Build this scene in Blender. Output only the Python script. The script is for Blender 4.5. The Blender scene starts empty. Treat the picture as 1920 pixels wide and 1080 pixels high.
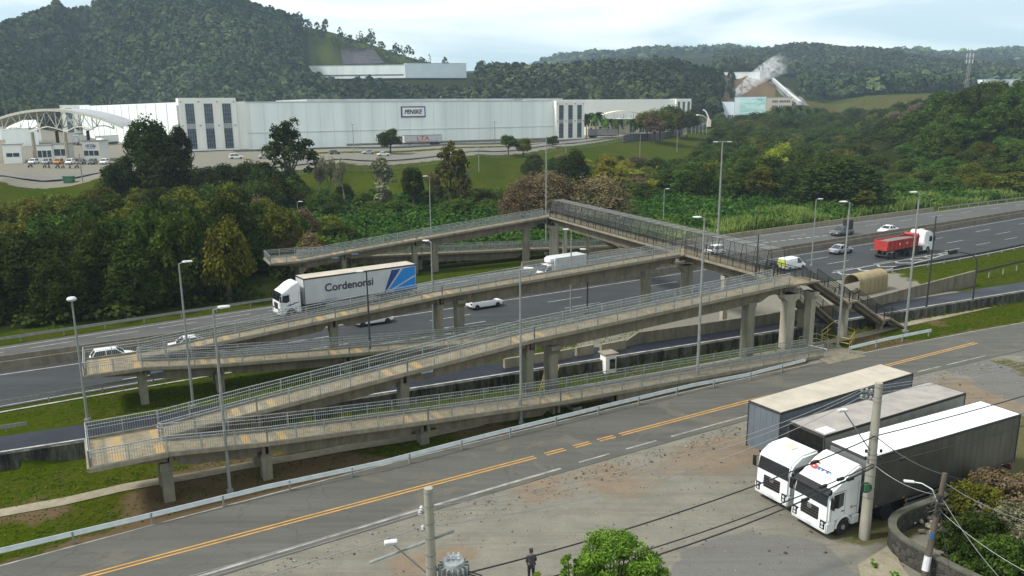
import bpy, bmesh, math, random
import numpy as np
from mathutils import Matrix, Vector
random.seed(7); RNG = np.random.default_rng(11)
PI = math.pi; R = math.radians
scene = bpy.context.scene
COL = scene.collection

# ------------------------------------------------------------------ camera
F_PX = 1500.0; CAM_H = 23.4; PITCH = math.atan(340/1500); ROLL = R(0.5)
_f = Vector((0, math.cos(PITCH), -math.sin(PITCH)))
_r0 = Vector((1, 0, 0)); _u0 = Vector((0, math.sin(PITCH), math.cos(PITCH)))
_r = _r0*math.cos(ROLL) - _u0*math.sin(ROLL); _u = _r0*math.sin(ROLL) + _u0*math.cos(ROLL)
cam_d = bpy.data.cameras.new('camera'); cam = bpy.data.objects.new('camera', cam_d); COL.objects.link(cam)
cam_d.sensor_width = 36; cam_d.lens = F_PX/1920*36; cam_d.clip_start = 0.5; cam_d.clip_end = 20000
m = Matrix((( _r.x, _u.x, -_f.x, 0), (_r.y, _u.y, -_f.y, 0), (_r.z, _u.z, -_f.z, CAM_H), (0, 0, 0, 1)))
cam.matrix_world = m
scene.camera = cam

# ------------------------------------------------------------------ light
SUN_EL, SUN_AZ = R(50), R(-105)          # azimuth measured from +Y (view direction), negative = left
EXPOSURE = 1.05
scene.view_settings.view_transform = 'Standard'; scene.view_settings.look = 'None'
scene.view_settings.exposure = EXPOSURE; scene.view_settings.gamma = 1
scene.view_settings.use_curve_mapping = False
w = bpy.data.worlds.new('World'); scene.world = w; w.use_nodes = True
nt = w.node_tree; nt.nodes.clear()
def wn(t, **k):
    n = nt.nodes.new(t)
    for a, b in k.items(): setattr(n, a, b)
    return n
out = wn('ShaderNodeOutputWorld'); bg = wn('ShaderNodeBackground'); bg.inputs[1].default_value = 0.1
sky = wn('ShaderNodeTexSky', sky_type='NISHITA', sun_disc=False, sun_elevation=SUN_EL, sun_rotation=SUN_AZ)
tc = wn('ShaderNodeTexCoord'); mp = wn('ShaderNodeMapping'); mp.inputs['Scale'].default_value = (1.0, 1.0, 5.5)
nz = wn('ShaderNodeTexNoise'); nz.inputs['Scale'].default_value = 2.6; nz.inputs['Detail'].default_value = 7; nz.inputs['Roughness'].default_value = .52
nz.inputs['Distortion'].default_value = .35
cr = wn('ShaderNodeValToRGB')
cr.color_ramp.elements[0].position = .40; cr.color_ramp.elements[0].color = (3.75, 4.55, 4.85, 1)
cr.color_ramp.elements[1].position = .57; cr.color_ramp.elements[1].color = (6.3, 6.4, 6.25, 1)
mx = wn('ShaderNodeMix', data_type='RGBA'); mx.inputs[0].default_value = .94
nt.links.new(tc.outputs['Generated'], mp.inputs[0]); nt.links.new(mp.outputs[0], nz.inputs[0]); nt.links.new(nz.outputs[0], cr.inputs[0])
sxz = wn('ShaderNodeSeparateXYZ'); nt.links.new(tc.outputs['Generated'], sxz.inputs[0])
ad = wn('ShaderNodeMath', operation='MULTIPLY_ADD'); nt.links.new(nz.outputs[0], ad.inputs[0]); ad.inputs[1].default_value = .16; nt.links.new(sxz.outputs[2], ad.inputs[2])
g_r = wn('ShaderNodeValToRGB'); g_r.color_ramp.elements[0].position = .115; g_r.color_ramp.elements[0].color = (.73, .82, .85, 1); g_r.color_ramp.elements[1].position = .20; g_r.color_ramp.elements[1].color = (1.0, 1.0, .985, 1); nt.links.new(ad.outputs[0], g_r.inputs[0])
mg = wn('ShaderNodeMix', data_type='RGBA', blend_type='MULTIPLY'); mg.inputs[0].default_value = 1; nt.links.new(cr.outputs[0], mg.inputs[6]); nt.links.new(g_r.outputs[0], mg.inputs[7])
nt.links.new(sky.outputs[0], mx.inputs[6]); nt.links.new(mg.outputs[2], mx.inputs[7])
nt.links.new(mx.outputs[2], bg.inputs[0]); nt.links.new(bg.outputs[0], out.inputs[0])
sd = bpy.data.lights.new('sun', 'SUN'); sd.energy = 2.3; sd.angle = R(9); sd.color = (1, .96, .9)
sun = bpy.data.objects.new('sun', sd); COL.objects.link(sun)
dirv = Vector((math.sin(SUN_AZ)*math.cos(SUN_EL), math.cos(SUN_AZ)*math.cos(SUN_EL), math.sin(SUN_EL)))
sun.rotation_euler = dirv.to_track_quat('Z', 'Y').to_euler()
scene.cycles.max_bounces = 6; scene.cycles.diffuse_bounces = 3; scene.cycles.glossy_bounces = 2
scene.cycles.transmission_bounces = 4; scene.cycles.transparent_max_bounces = 8; scene.cycles.volume_bounces = 2

# ------------------------------------------------------------------ helpers
def P(px, py, z=0.0):
    """point where the sight line through (px,py) of a 1920x1080 view meets height z"""
    d = _f + _r*((px-960)/F_PX) + _u*((540-py)/F_PX)
    t = (z-CAM_H)/d.z
    return Vector((d.x*t, d.y*t, z))
def Q(x, y, z):
    v = Vector((x, y, z-CAM_H)); zz = v.dot(_f)
    return 960+F_PX*v.dot(_r)/zz, 540-F_PX*v.dot(_u)/zz
def Dd(px, py, dist):
    d = _f + _r*((px-960)/F_PX) + _u*((540-py)/F_PX)
    t = dist/d.y
    return Vector((d.x*t, dist, CAM_H+d.z*t))
def top_for(x, y, py):
    """height of a vertical line at (x,y) whose top is seen at row py"""
    lo, hi = -5., 400.
    for _ in range(50):
        mid = (lo+hi)/2
        if Q(x, y, mid)[1] > py: lo = mid
        else: hi = mid
    return lo
def setp(o, label=None, cat=None, group=None, kind=None):
    if label: o['label'] = label
    if cat: o['category'] = cat
    if group: o['group'] = group
    if kind: o['kind'] = kind
    return o
def thing(name, label, cat, loc=(0, 0, 0), rz=0, group=None):
    o = bpy.data.objects.new(name, None); COL.objects.link(o); o.empty_display_size = .3
    o.location = loc; o.rotation_euler = (0, 0, rz)
    return setp(o, label, cat, group)
def copy_tree(o, parent=None):
    c = o.copy(); COL.objects.link(c)
    if parent is not None:
        c.parent = parent
    for ch in list(o.children): copy_tree(ch, c)
    return c
def rot2(x, y, a):
    c, s = math.cos(a), math.sin(a)
    return x*c-y*s, x*s+y*c
ORD = ['', 'first', 'second', 'third', 'fourth', 'fifth', 'sixth', 'seventh', 'eighth', 'ninth', 'tenth', 'eleventh', 'twelfth', 'thirteenth', 'fourteenth', 'fifteenth', 'sixteenth', 'seventeenth', 'eighteenth', 'nineteenth', 'twentieth']
def ordn(i):
    if i <= 20: return ORD[i]
    t = i % 10
    tens = {2: 'twenty', 3: 'thirty', 4: 'forty', 5: 'fifty', 6: 'sixty', 7: 'seventy', 8: 'eighty', 9: 'ninety'}
    h = i//100; i2 = i % 100
    pre = 'hundred and ' if h else ''
    if i2 == 0: return 'hundredth'
    if i2 <= 20: return pre+ORD[i2]
    if t == 0: return pre+tens[i2//10][:-1]+'ieth'
    return pre+tens[i2//10]+'-'+ORD[t]

class MB:
    """collects shapes, then links them as one mesh object"""
    def __init__(s, off=(0, 0, 0)): s.v = []; s.f = []; s.m = []; s.off = Vector(off)
    def add(s, vs, fs, mi=0):
        b = len(s.v); s.v.extend([tuple(q) for q in vs]); s.f.extend([tuple(i+b for i in q) for q in fs]); s.m.extend([mi]*len(fs)); return s
    def box(s, c, d, rz=0, mi=0, ry=0, rx=0):
        hx, hy, hz = d[0]/2, d[1]/2, d[2]/2
        vs = [Vector((x, y, z)) for x in (-hx, hx) for y in (-hy, hy) for z in (-hz, hz)]
        if ry or rx:
            M = Matrix.Rotation(rz, 3, 'Z') @ Matrix.Rotation(ry, 3, 'Y') @ Matrix.Rotation(rx, 3, 'X')
        else: M = Matrix.Rotation(rz, 3, 'Z')
        c = Vector(c)
        return s.add([M@q + c for q in vs], [(0, 1, 3, 2), (4, 6, 7, 5), (0, 4, 5, 1), (2, 3, 7, 6), (0, 2, 6, 4), (1, 5, 7, 3)], mi)
    def bb(s, x0, x1, y0, y1, z0, z1, mi=0):
        return s.box(((x0+x1)/2, (y0+y1)/2, (z0+z1)/2), (x1-x0, y1-y0, z1-z0), 0, mi)
    def beam(s, a, b, w_, h_, mi=0, drop=0):
        """bar of width w_ and vertical height h_ from a to b (centre line), ends plumb"""
        a = Vector(a); b = Vector(b); d = b-a; n = Vector((-d.y, d.x, 0))
        if n.length < 1e-6: n = Vector((1, 0, 0))
        n.normalize(); n = n*(w_/2); u = Vector((0, 0, h_/2)); dz = Vector((0, 0, -drop))
        if abs(d.x)+abs(d.y) < 1e-6: u = Vector((0, h_/2, 0))
        vs = [a-n-u+dz, a+n-u+dz, a+n+u+dz, a-n+u+dz, b-n-u+dz, b+n-u+dz, b+n+u+dz, b-n+u+dz]
        return s.add(vs, [(3, 2, 1, 0), (4, 5, 6, 7), (0, 1, 5, 4), (1, 2, 6, 5), (2, 3, 7, 6), (3, 0, 4, 7)], mi)
    def tube(s, a, b, r0, r1=None, n=6, mi=0, cap=True):
        a = Vector(a); b = Vector(b); r1 = r0 if r1 is None else r1; d = (b-a)
        if d.length < 1e-7: return s
        d.normalize(); t = Vector((0, 0, 1)) if abs(d.z) < .9 else Vector((1, 0, 0)); x = d.cross(t).normalized(); y = d.cross(x)
        vs = []
        for (c, r_) in ((a, r0), (b, r1)):
            for i in range(n):
                q = 2*PI*i/n; vs.append(c+x*math.cos(q)*r_+y*math.sin(q)*r_)
        fs = [(i, (i+1) % n, n+(i+1) % n, n+i) for i in range(n)]
        if cap: fs += [tuple(range(n-1, -1, -1)), tuple(range(n, 2*n))]
        return s.add(vs, fs, mi)
    def path(s, pts, r, n=5, mi=0):
        for a, b in zip(pts[:-1], pts[1:]): s.tube(a, b, r, r, n, mi)
        return s
    def prism(s, poly, axis, lo, hi, mi=0):
        """poly: 2D outline; axis 'y' -> poly is (x,z) extruded in y; 'z' -> (x,y); 'x' -> (y,z)"""
        n = len(poly)
        def mk(p, t):
            return {'y': (p[0], t, p[1]), 'z': (p[0], p[1], t), 'x': (t, p[0], p[1])}[axis]
        vs = [mk(p, lo) for p in poly]+[mk(p, hi) for p in poly]
        fs = [(i, (i+1) % n, n+(i+1) % n, n+i) for i in range(n)]+[tuple(range(n-1, -1, -1)), tuple(range(n, 2*n))]
        return s.add(vs, fs, mi)
    def loft(s, secs, mi=0, seg=3):
        """secs: (x, half width, z0, z1, corner radius, top width factor)"""
        rings = []
        for (x, hw, z0, z1, r, ts) in secs:
            ring = []
            for (cx, cz, a0) in ((1, 0, -PI/2), (1, 1, 0), (-1, 1, PI/2), (-1, 0, PI)):
                for k in range(seg+1):
                    a = a0+PI/2*k/seg; rr = min(r, hw*.95, (z1-z0)*.49)
                    z = (z1-rr if cz else z0+rr)+rr*math.sin(a)
                    f = 1-(1-ts)*(z-z0)/max(z1-z0, 1e-6)
                    y = (cx*(hw-rr)+rr*math.cos(a))*f
                    ring.append((x, y, z))
            rings.append(ring)
        n = len(rings[0]); vs = [q for r_ in rings for q in r_]; fs = []
        for i in range(len(rings)-1):
            for j in range(n):
                fs.append((i*n+j, i*n+(j+1) % n, (i+1)*n+(j+1) % n, (i+1)*n+j))
        fs += [tuple(range(n-1, -1, -1)), tuple((len(rings)-1)*n+j for j in range(n))]
        return s.add(vs, fs, mi)
    def lathe(s, c, prof, axis='z', n=16, mi=0):
        """prof: (radius, height) pairs"""
        vs = []; c = Vector(c)
        for (r_, h) in prof:
            for i in range(n):
                a = 2*PI*i/n; u, v = r_*math.cos(a), r_*math.sin(a)
                vs.append(c+Vector({'z': (u, v, h), 'y': (u, h, v), 'x': (h, u, v)}[axis]))
        fs = [(i*n+j, i*n+(j+1) % n, (i+1)*n+(j+1) % n, (i+1)*n+j) for i in range(len(prof)-1) for j in range(n)]
        fs += [tuple(range(n-1, -1, -1)), tuple((len(prof)-1)*n+j for j in range(n))]
        return s.add(vs, fs, mi)
    def build(s, name, mats, parent=None, smooth=False, bevel=0, seg=1, world=False):
        me = bpy.data.meshes.new(name)
        off = s.off
        if world and parent is not None:
            off = Vector((0, 0, 0)); pp_ = parent
            while pp_ is not None: off += pp_.location; pp_ = pp_.parent
        me.from_pydata([(q[0]-off.x, q[1]-off.y, q[2]-off.z) for q in s.v], [], s.f)
        if not isinstance(mats, (list, tuple)): mats = [mats]
        for q in mats: me.materials.append(q)
        if len(mats) > 1: me.polygons.foreach_set('material_index', s.m)
        bm = bmesh.new(); bm.from_mesh(me)
        bmesh.ops.recalc_face_normals(bm, faces=bm.faces)
        if bevel:
            es = [e for e in bm.edges if len(e.link_faces) == 2 and e.calc_face_angle(0) > .35]
            bmesh.ops.bevel(bm, geom=es, offset=bevel, segments=seg, affect='EDGES', clamp_overlap=True)
        if smooth:
            for f_ in bm.faces: f_.smooth = True
            for e in bm.edges:
                if len(e.link_faces) == 2 and e.calc_face_angle(0) > .7: e.smooth = False
        bm.to_mesh(me); bm.free()
        o = bpy.data.objects.new(name, me); COL.objects.link(o)
        if parent is not None: o.parent = parent
        return o

def text_mesh(name, body, size, mat, parent, M, extrude=.01, shear=0., bold=0., sx=1.0):
    cu = bpy.data.curves.new(name, 'FONT'); cu.body = body; cu.size = size; cu.extrude = extrude; cu.shear = shear; cu.offset = bold
    cu.align_x = 'CENTER'; cu.align_y = 'CENTER'
    to = bpy.data.objects.new(name, cu); COL.objects.link(to)
    bpy.context.view_layer.update()
    me = bpy.data.meshes.new_from_object(to); bpy.data.objects.remove(to); bpy.data.curves.remove(cu)
    me.name = name; me.materials.clear(); me.materials.append(mat)
    me.transform(M @ Matrix.Diagonal((sx, 1, 1, 1)))
    o = bpy.data.objects.new(name, me); COL.objects.link(o); o.parent = parent
    return o
def face_matrix(loc, right, up):
    r_ = Vector(right).normalized(); u_ = Vector(up).normalized(); n_ = r_.cross(u_)
    return Matrix(((r_.x, u_.x, n_.x, loc[0]), (r_.y, u_.y, n_.y, loc[1]), (r_.z, u_.z, n_.z, loc[2]), (0, 0, 0, 1)))

# ------------------------------------------------------------------ materials
def nmat(name):
    mt = bpy.data.materials.new(name); mt.use_nodes = True; n = mt.node_tree
    b = n.nodes['Principled BSDF']; return mt, n, b
def NN(n, t, **k):
    q = n.nodes.new(t)
    for a, b in k.items():
        if a in q.inputs: q.inputs[a].default_value = b
        else: setattr(q, a, b)
    return q
def mixc(n, fac, a, b, mode='MIX'):
    q = n.nodes.new('ShaderNodeMix'); q.data_type = 'RGBA'; q.blend_type = mode
    for i, v in ((0, fac), (6, a), (7, b)):
        if hasattr(v, 'links') or hasattr(v, 'is_linked'): n.links.new(v, q.inputs[i])
        elif i == 0: q.inputs[0].default_value = v
        else: q.inputs[i].default_value = (*v[:3], 1)
    return q.outputs[2]
def noise(n, scale, detail=4, rough=.55, vec=None, dist=0.):
    q = n.nodes.new('ShaderNodeTexNoise'); q.inputs['Scale'].default_value = scale; q.inputs['Detail'].default_value = detail
    q.inputs['Roughness'].default_value = rough; q.inputs['Distortion'].default_value = dist
    if vec is not None: n.links.new(vec, q.inputs[0])
    return q.outputs[0]
def ramp(n, fac, stops):
    q = n.nodes.new('ShaderNodeValToRGB'); e = q.color_ramp.elements
    while len(e) < len(stops): e.new(.5)
    for i, (p, c) in enumerate(stops):
        e[i].position = p; e[i].color = (c, c, c, 1) if not isinstance(c, (tuple, list)) else (*c[:3], 1)
    n.links.new(fac, q.inputs[0]); return q.outputs[0]
def ocoord(n, scale=(1, 1, 1), rot=(0, 0, 0)):
    t = n.nodes.new('ShaderNodeTexCoord'); mpp = n.nodes.new('ShaderNodeMapping'); mpp.inputs['Scale'].default_value = scale; mpp.inputs['Rotation'].default_value = rot
    n.links.new(t.outputs['Object'], mpp.inputs[0]); return mpp.outputs[0]
def bump(n, b, h, strength=.3, dist=.05):
    q = n.nodes.new('ShaderNodeBump'); q.inputs['Strength'].default_value = strength; q.inputs['Distance'].default_value = dist
    n.links.new(h, q.inputs['Height']); n.links.new(q.outputs[0], b.inputs['Normal'])
def basic(name, col, rough=.6, metal=0., col2=None, scale=2., var=.35, spec=.5, emit=None, streak=None):
    mt, n, b = nmat(name)
    b.inputs['Roughness'].default_value = rough; b.inputs['Metallic'].default_value = metal
    b.inputs['Specular IOR Level'].default_value = spec
    if col2 is None: col2 = tuple(c*(1-var) for c in col)
    v = ocoord(n, (1, 1, streak) if streak else (1, 1, 1))
    f_ = ramp(n, noise(n, scale, 5, .6, v), [(.35, 0), (.7, 1)])
    c = mixc(n, f_, col, col2)
    n.links.new(c, b.inputs['Base Color'])
    return mt
def concrete(name, c1, c2, stain, amt=.6, scale=.6):
    mt, n, b = nmat(name)
    v = ocoord(n); vs = ocoord(n, (.9, .9, .16))
    a = mixc(n, ramp(n, noise(n, scale, 6, .65, v), [(.3, 0), (.7, 1)]), c1, c2)
    st = ramp(n, noise(n, 1.6, 7, .78, vs), [(.42, 0), (.66, min(1, amt*1.25))])
    a = mixc(n, st, a, stain)
    a = mixc(n, ramp(n, noise(n, 14, 3, .6, v), [(.3, 0), (.8, .25)]), a, tuple(x*.6 for x in c1))
    n.links.new(a, b.inputs['Base Color']); b.inputs['Roughness'].default_value = .9; b.inputs['IOR'].default_value = 1.15
    bump(n, b, noise(n, 9, 4, .6, v), .25, .02)
    return mt
M = {}
M['conc'] = concrete('weathered_concrete', (.225, .198, .148), (.170, .150, .112), (.080, .071, .052), .65)
M['conc_light'] = concrete('pale_concrete', (.30, .265, .195), (.23, .205, .15), (.11, .1, .07), .5)
M['conc_deck'] = concrete('walkway_concrete', (.265, .225, .158), (.19, .162, .114), (.11, .097, .068), .75, 1.1)
M['conc_pillar'] = concrete('pillar_concrete', (.25, .235, .18), (.19, .182, .138), (.10, .104, .075), .7, .8)
M['conc_white'] = concrete('white_painted_concrete', (.42, .39, .31), (.33, .31, .245), (.18, .17, .13), .55, .8)
M['conc_dark'] = concrete('blackened_concrete', (.035, .035, .030), (.012, .012, .011), (.15, .15, .125), .75, .12)
M['galv'] = basic('galvanised_steel', (.42, .45, .46), .45, .55, (.28, .30, .30), 3)
M['galv_dull'] = basic('dull_galvanised_steel', (.27, .28, .27), .6, .3, (.19, .2, .19), 3)
M['rail_dark'] = basic('dark_railing_steel', (.035, .035, .035), .6, .2)
M['yellow_steel'] = basic('yellow_painted_steel', (.5, .36, .06), .5)
M['black'] = basic('black_rubber', (.018, .018, .019), .75)
M['black_gloss'] = basic('black_gloss', (.012, .012, .014), .25)
M['chassis'] = basic('chassis_black', (.03, .03, .03), .6, .1, (.06, .05, .045), 3)
M['rim'] = basic('wheel_rim', (.5, .5, .5), .4, .6)
M['glass'] = basic('dark_glass', (.012, .016, .02), .08, 0, (.02, .025, .03), 1, spec=.8)
M['glass_blue'] = basic('bluish_window_glass', (.03, .045, .07), .12, 0, (.06, .08, .11), .6, spec=.8)
M['white_paint'] = basic('white_vehicle_paint', (.74, .76, .77), .3, 0, (.66, .67, .66), .8)
M['silver_paint'] = basic('silver_vehicle_paint', (.36, .40, .44), .3, .4, (.33, .36, .39), .8)
M['grey_paint'] = basic('dark_grey_vehicle_paint', (.11, .12, .13), .3, .3)
M['red_paint'] = basic('red_vehicle_paint', (.42, .035, .03), .45, 0, (.27, .03, .025), 1.5)
M['orange_paint'] = basic('orange_vehicle_paint', (.55, .2, .03), .4)
M['blue_paint'] = basic('blue_vehicle_paint', (.05, .12, .32), .4)
M['lime'] = basic('lime_reflective_panel', (.55, .62, .08), .5)
M['lamp_red'] = basic('red_tail_light', (.4, .02, .02), .3)
M['lamp_clear'] = basic('clear_headlight', (.7, .72, .72), .15, .2)
M['amber'] = basic('amber_marker', (.6, .22, .02), .3)
M['plate'] = basic('number_plate', (.6, .6, .62), .5)
M['white_wall'] = basic('white_metal_cladding', (.82, .87, .85), .6, 0, (.66, .72, .70), .12, streak=.12)
M['wall_joint'] = basic('cladding_joint', (.60, .65, .64), .6)
M['white_wall2'] = basic('white_render', (.80, .79, .74), .7, 0, (.74, .73, .68), .1)
M['cream'] = basic('cream_render', (.62, .57, .43), .7, 0, (.52, .48, .37), .3)
M['grey_roof'] = basic('grey_metal_roof', (.35, .36, .37), .5, .1, (.25, .26, .27), .2)
M['wood'] = basic('weathered_wood', (.09, .07, .055), .85, 0, (.05, .04, .035), 4, streak=.2)
M['pole_conc'] = concrete('pole_concrete', (.36, .345, .285), (.30, .28, .235), (.17, .165, .135), .4, 1)
M['cable'] = basic('black_cable', (.012, .012, .015), .6)
M['cable_grey'] = basic('bare_aluminium_wire', (.32, .32, .33), .5, .5)
M['green_box'] = basic('green_steel', (.03, .13, .06), .6)
M['line_white'] = basic('white_road_paint', (.42, .42, .385), .7, 0, (.15, .15, .138), 1.3)
M['line_worn'] = basic('worn_white_road_paint', (.30, .295, .265), .8, 0, (.115, .113, .102), 1.1)
M['line_yellow'] = basic('yellow_road_paint', (.50, .26, .05), .7, 0, (.30, .17, .05), 1.5)
M['blue_sign'] = basic('blue_sign_face', (.05, .17, .42), .5)
M['logo_blue'] = basic('bright_blue_decal', (.01, .22, .62), .4, 0, (.01, .2, .58), 1)
M['logo_navy'] = basic('navy_decal', (.02, .05, .25), .4)
M['ink'] = basic('dark_lettering', (.03, .035, .06), .5)
M['red_ink'] = basic('red_lettering', (.55, .05, .04), .5)
M['red_faded'] = basic('faded_red_lettering', (.50, .13, .10), .6)
def asphalt(name, c1, c2, wet=.0, patch=None, along=None):
    mt, n, b = nmat(name)
    v = ocoord(n); va = ocoord(n, (.05, .9, 1), (0, 0, -R(31)))
    a = mixc(n, ramp(n, noise(n, .12, 5, .6, v), [(.3, 0), (.7, 1)]), c1, c2)
    a = mixc(n, ramp(n, noise(n, 1.2, 4, .6, va), [(.38, 0), (.66, .85)]), a, tuple(x*.62 for x in c1))
    a = mixc(n, ramp(n, noise(n, .7, 5, .7, va), [(.55, 0), (.75, .5)]), a, tuple(x*1.35 for x in c1))
    a = mixc(n, ramp(n, noise(n, 22, 3, .6, v), [(.3, 0), (.8, .35)]), a, tuple(x*1.5 for x in c2))
    if patch: a = mixc(n, ramp(n, noise(n, .22, 6, .7, v, 1.2), [(.55, 0), (.62, .8)]), a, patch)
    # cracks
    vo = n.nodes.new('ShaderNodeTexVoronoi'); vo.feature = 'DISTANCE_TO_EDGE'; vo.inputs['Scale'].default_value = .25
    n.links.new(noise_warp(n, v), vo.inputs[0])
    a = mixc(n, ramp(n, vo.outputs[0], [(.0, .28), (.010, 0)]), a, (.02, .02, .02))
    n.links.new(a, b.inputs['Base Color'])
    rr = ramp(n, noise(n, .3, 4, .6, v), [(.3, .75-wet), (.7, .9-wet)])
    n.links.new(rr, b.inputs['Roughness']); b.inputs['Specular IOR Level'].default_value = .4; b.inputs['IOR'].default_value = 1.25
    bump(n, b, noise(n, 40, 3, .7, v), .3, .01)
    return mt
def noise_warp(n, v):
    q = n.nodes.new('ShaderNodeTexNoise'); q.inputs['Scale'].default_value = .8; n.links.new(v, q.inputs[0])
    a = n.nodes.new('ShaderNodeVectorMath'); a.operation = 'MULTIPLY_ADD'; a.inputs[1].default_value = (1.6, 1.6, 0)
    n.links.new(q.outputs['Color'], a.inputs[0]); n.links.new(v, a.inputs[2]); return a.outputs[0]
M['hwy'] = asphalt('highway_asphalt', (.049, .052, .055), (.036, .039, .042))
M['hwy_far'] = asphalt('old_highway_asphalt', (.095, .096, .094), (.073, .074, .073))
M['road'] = asphalt('street_asphalt', (.098, .097, .085), (.078, .078, .070), patch=(.115, .105, .085))
M['wet'] = asphalt('damp_asphalt', (.020, .023, .034), (.014, .016, .023), wet=.35)
def gravel(name):
    mt, n, b = nmat(name); v = ocoord(n)
    at = n.nodes.new('ShaderNodeAttribute'); at.attribute_name = 'zone'; sp = n.nodes.new('ShaderNodeSeparateColor'); n.links.new(at.outputs[0], sp.inputs[0])
    va_ = ocoord(n, (.10, 1.5, 1), (0, 0, -R(38)))
    g = mixc(n, ramp(n, noise(n, .5, 6, .7, v), [(.35, 0), (.65, 1)]), (.20, .19, .155), (.15, .146, .122))
    d = mixc(n, ramp(n, noise(n, .9, 6, .7, v), [(.3, 0), (.7, 1)]), (.215, .165, .115), (.155, .125, .092))
    mth = n.nodes.new('ShaderNodeMath'); mth.operation = 'ADD'; n.links.new(sp.outputs[0], mth.inputs[0])
    q = n.nodes.new('ShaderNodeMath'); q.operation = 'MULTIPLY_ADD'; q.inputs[1].default_value = 1.1; q.inputs[2].default_value = -.55
    n.links.new(noise(n, .35, 6, .65, v), q.inputs[0]); n.links.new(q.outputs[0], mth.inputs[1])
    a = mixc(n, ramp(n, mth.outputs[0], [(.35, 0), (.6, 1)]), g, d)
    m2 = n.nodes.new('ShaderNodeMath'); m2.operation = 'ADD'; n.links.new(sp.outputs[1], m2.inputs[0]); n.links.new(q.outputs[0], m2.inputs[1])
    gr = mixc(n, ramp(n, noise(n, 3, 5, .7, v), [(.3, 0), (.7, 1)]), (.045, .055, .008), (.085, .075, .02))
    a = mixc(n, ramp(n, m2.outputs[0], [(.42, 0), (.58, .9)]), a, gr)
    m3 = n.nodes.new('ShaderNodeMath'); m3.operation = 'ADD'; n.links.new(sp.outputs[2], m3.inputs[0]); n.links.new(q.outputs[0], m3.inputs[1])
    asp = mixc(n, noise(n, 1.5, 5, .7, v), (.115, .116, .11), (.15, .15, .142))
    a = mixc(n, ramp(n, m3.outputs[0], [(.45, 0), (.52, 1)]), a, asp)
    a = mixc(n, ramp(n, noise(n, .8, 6, .75, va_, .5), [(.48, 0), (.70, .55)]), a, (.095, .085, .07))
    a = mixc(n, ramp(n, noise(n, 16, 4, .7, v), [(.45, 0), (.75, .55)]), a, (.06, .045, .035))
    a = mixc(n, ramp(n, noise(n, 30, 2, .7, v), [(.62, 0), (.7, .6)]), a, (.34, .31, .27))
    n.links.new(a, b.inputs['Base Color']); b.inputs['Roughness'].default_value = .9; b.inputs['IOR'].default_value = 1.1
    bump(n, b, noise(n, 7, 6, .7, v), .5, .06)
    return mt
M['gravel'] = gravel('packed_gravel')
def ground_mat():
    mt, n, b = nmat('grassy_ground'); v = ocoord(n)
    at = n.nodes.new('ShaderNodeAttribute'); at.attribute_name = 'zone'; sp = n.nodes.new('ShaderNodeSeparateColor'); n.links.new(at.outputs[0], sp.inputs[0])
    g1 = mixc(n, ramp(n, noise(n, .07, 7, .7, v, .5), [(.35, 0), (.65, 1)]), (.030, .058, .002), (.066, .074, .006))
    g1 = mixc(n, ramp(n, noise(n, .30, 6, .75, v, .4), [(.46, 0), (.64, .85)]), g1, (.070, .060, .020))
    g1 = mixc(n, ramp(n, noise(n, 1.1, 6, .8, v, .8), [(.50, 0), (.62, .7)]), g1, (.022, .036, .004))
    g1 = mixc(n, ramp(n, noise(n, 2.5, 5, .7, v), [(.3, 0), (.75, .8)]), g1, (.014, .026, .002))
    g1 = mixc(n, ramp(n, noise(n, 12, 4, .75, v), [(.5, 0), (.8, .6)]), g1, (.075, .092, .004))
    q = n.nodes.new('ShaderNodeMath'); q.operation = 'MULTIPLY_ADD'; q.inputs[1].default_value = 1.3; q.inputs[2].default_value = -.65
    n.links.new(noise(n, .45, 7, .7, v, .6), q.inputs[0])
    def zone(i):
        m_ = n.nodes.new('ShaderNodeMath'); m_.operation = 'ADD'; n.links.new(sp.outputs[i], m_.inputs[0]); n.links.new(q.outputs[0], m_.inputs[1]); return m_.outputs[0]
    dirt = mixc(n, noise(n, 3, 5, .7, v), (.075, .052, .028), (.125, .090, .052))
    a = mixc(n, ramp(n, zone(0), [(.4, 0), (.6, 1)]), g1, dirt)
    con = mixc(n, noise(n, 1.2, 5, .7, v), (.20, .19, .155), (.14, .133, .112))
    a = mixc(n, ramp(n, zone(1), [(.42, 0), (.55, 1)]), a, con)
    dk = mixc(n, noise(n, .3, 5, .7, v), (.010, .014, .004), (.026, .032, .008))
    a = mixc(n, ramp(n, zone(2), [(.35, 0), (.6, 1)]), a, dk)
    n.links.new(a, b.inputs['Base Color']); b.inputs['Roughness'].default_value = 1; b.inputs['Specular IOR Level'].default_value = 0; b.inputs['IOR'].default_value = 1.0
    bump(n, b, noise(n, 5, 6, .75, v), .6, .12)
    return mt
M['ground'] = ground_mat()
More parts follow.
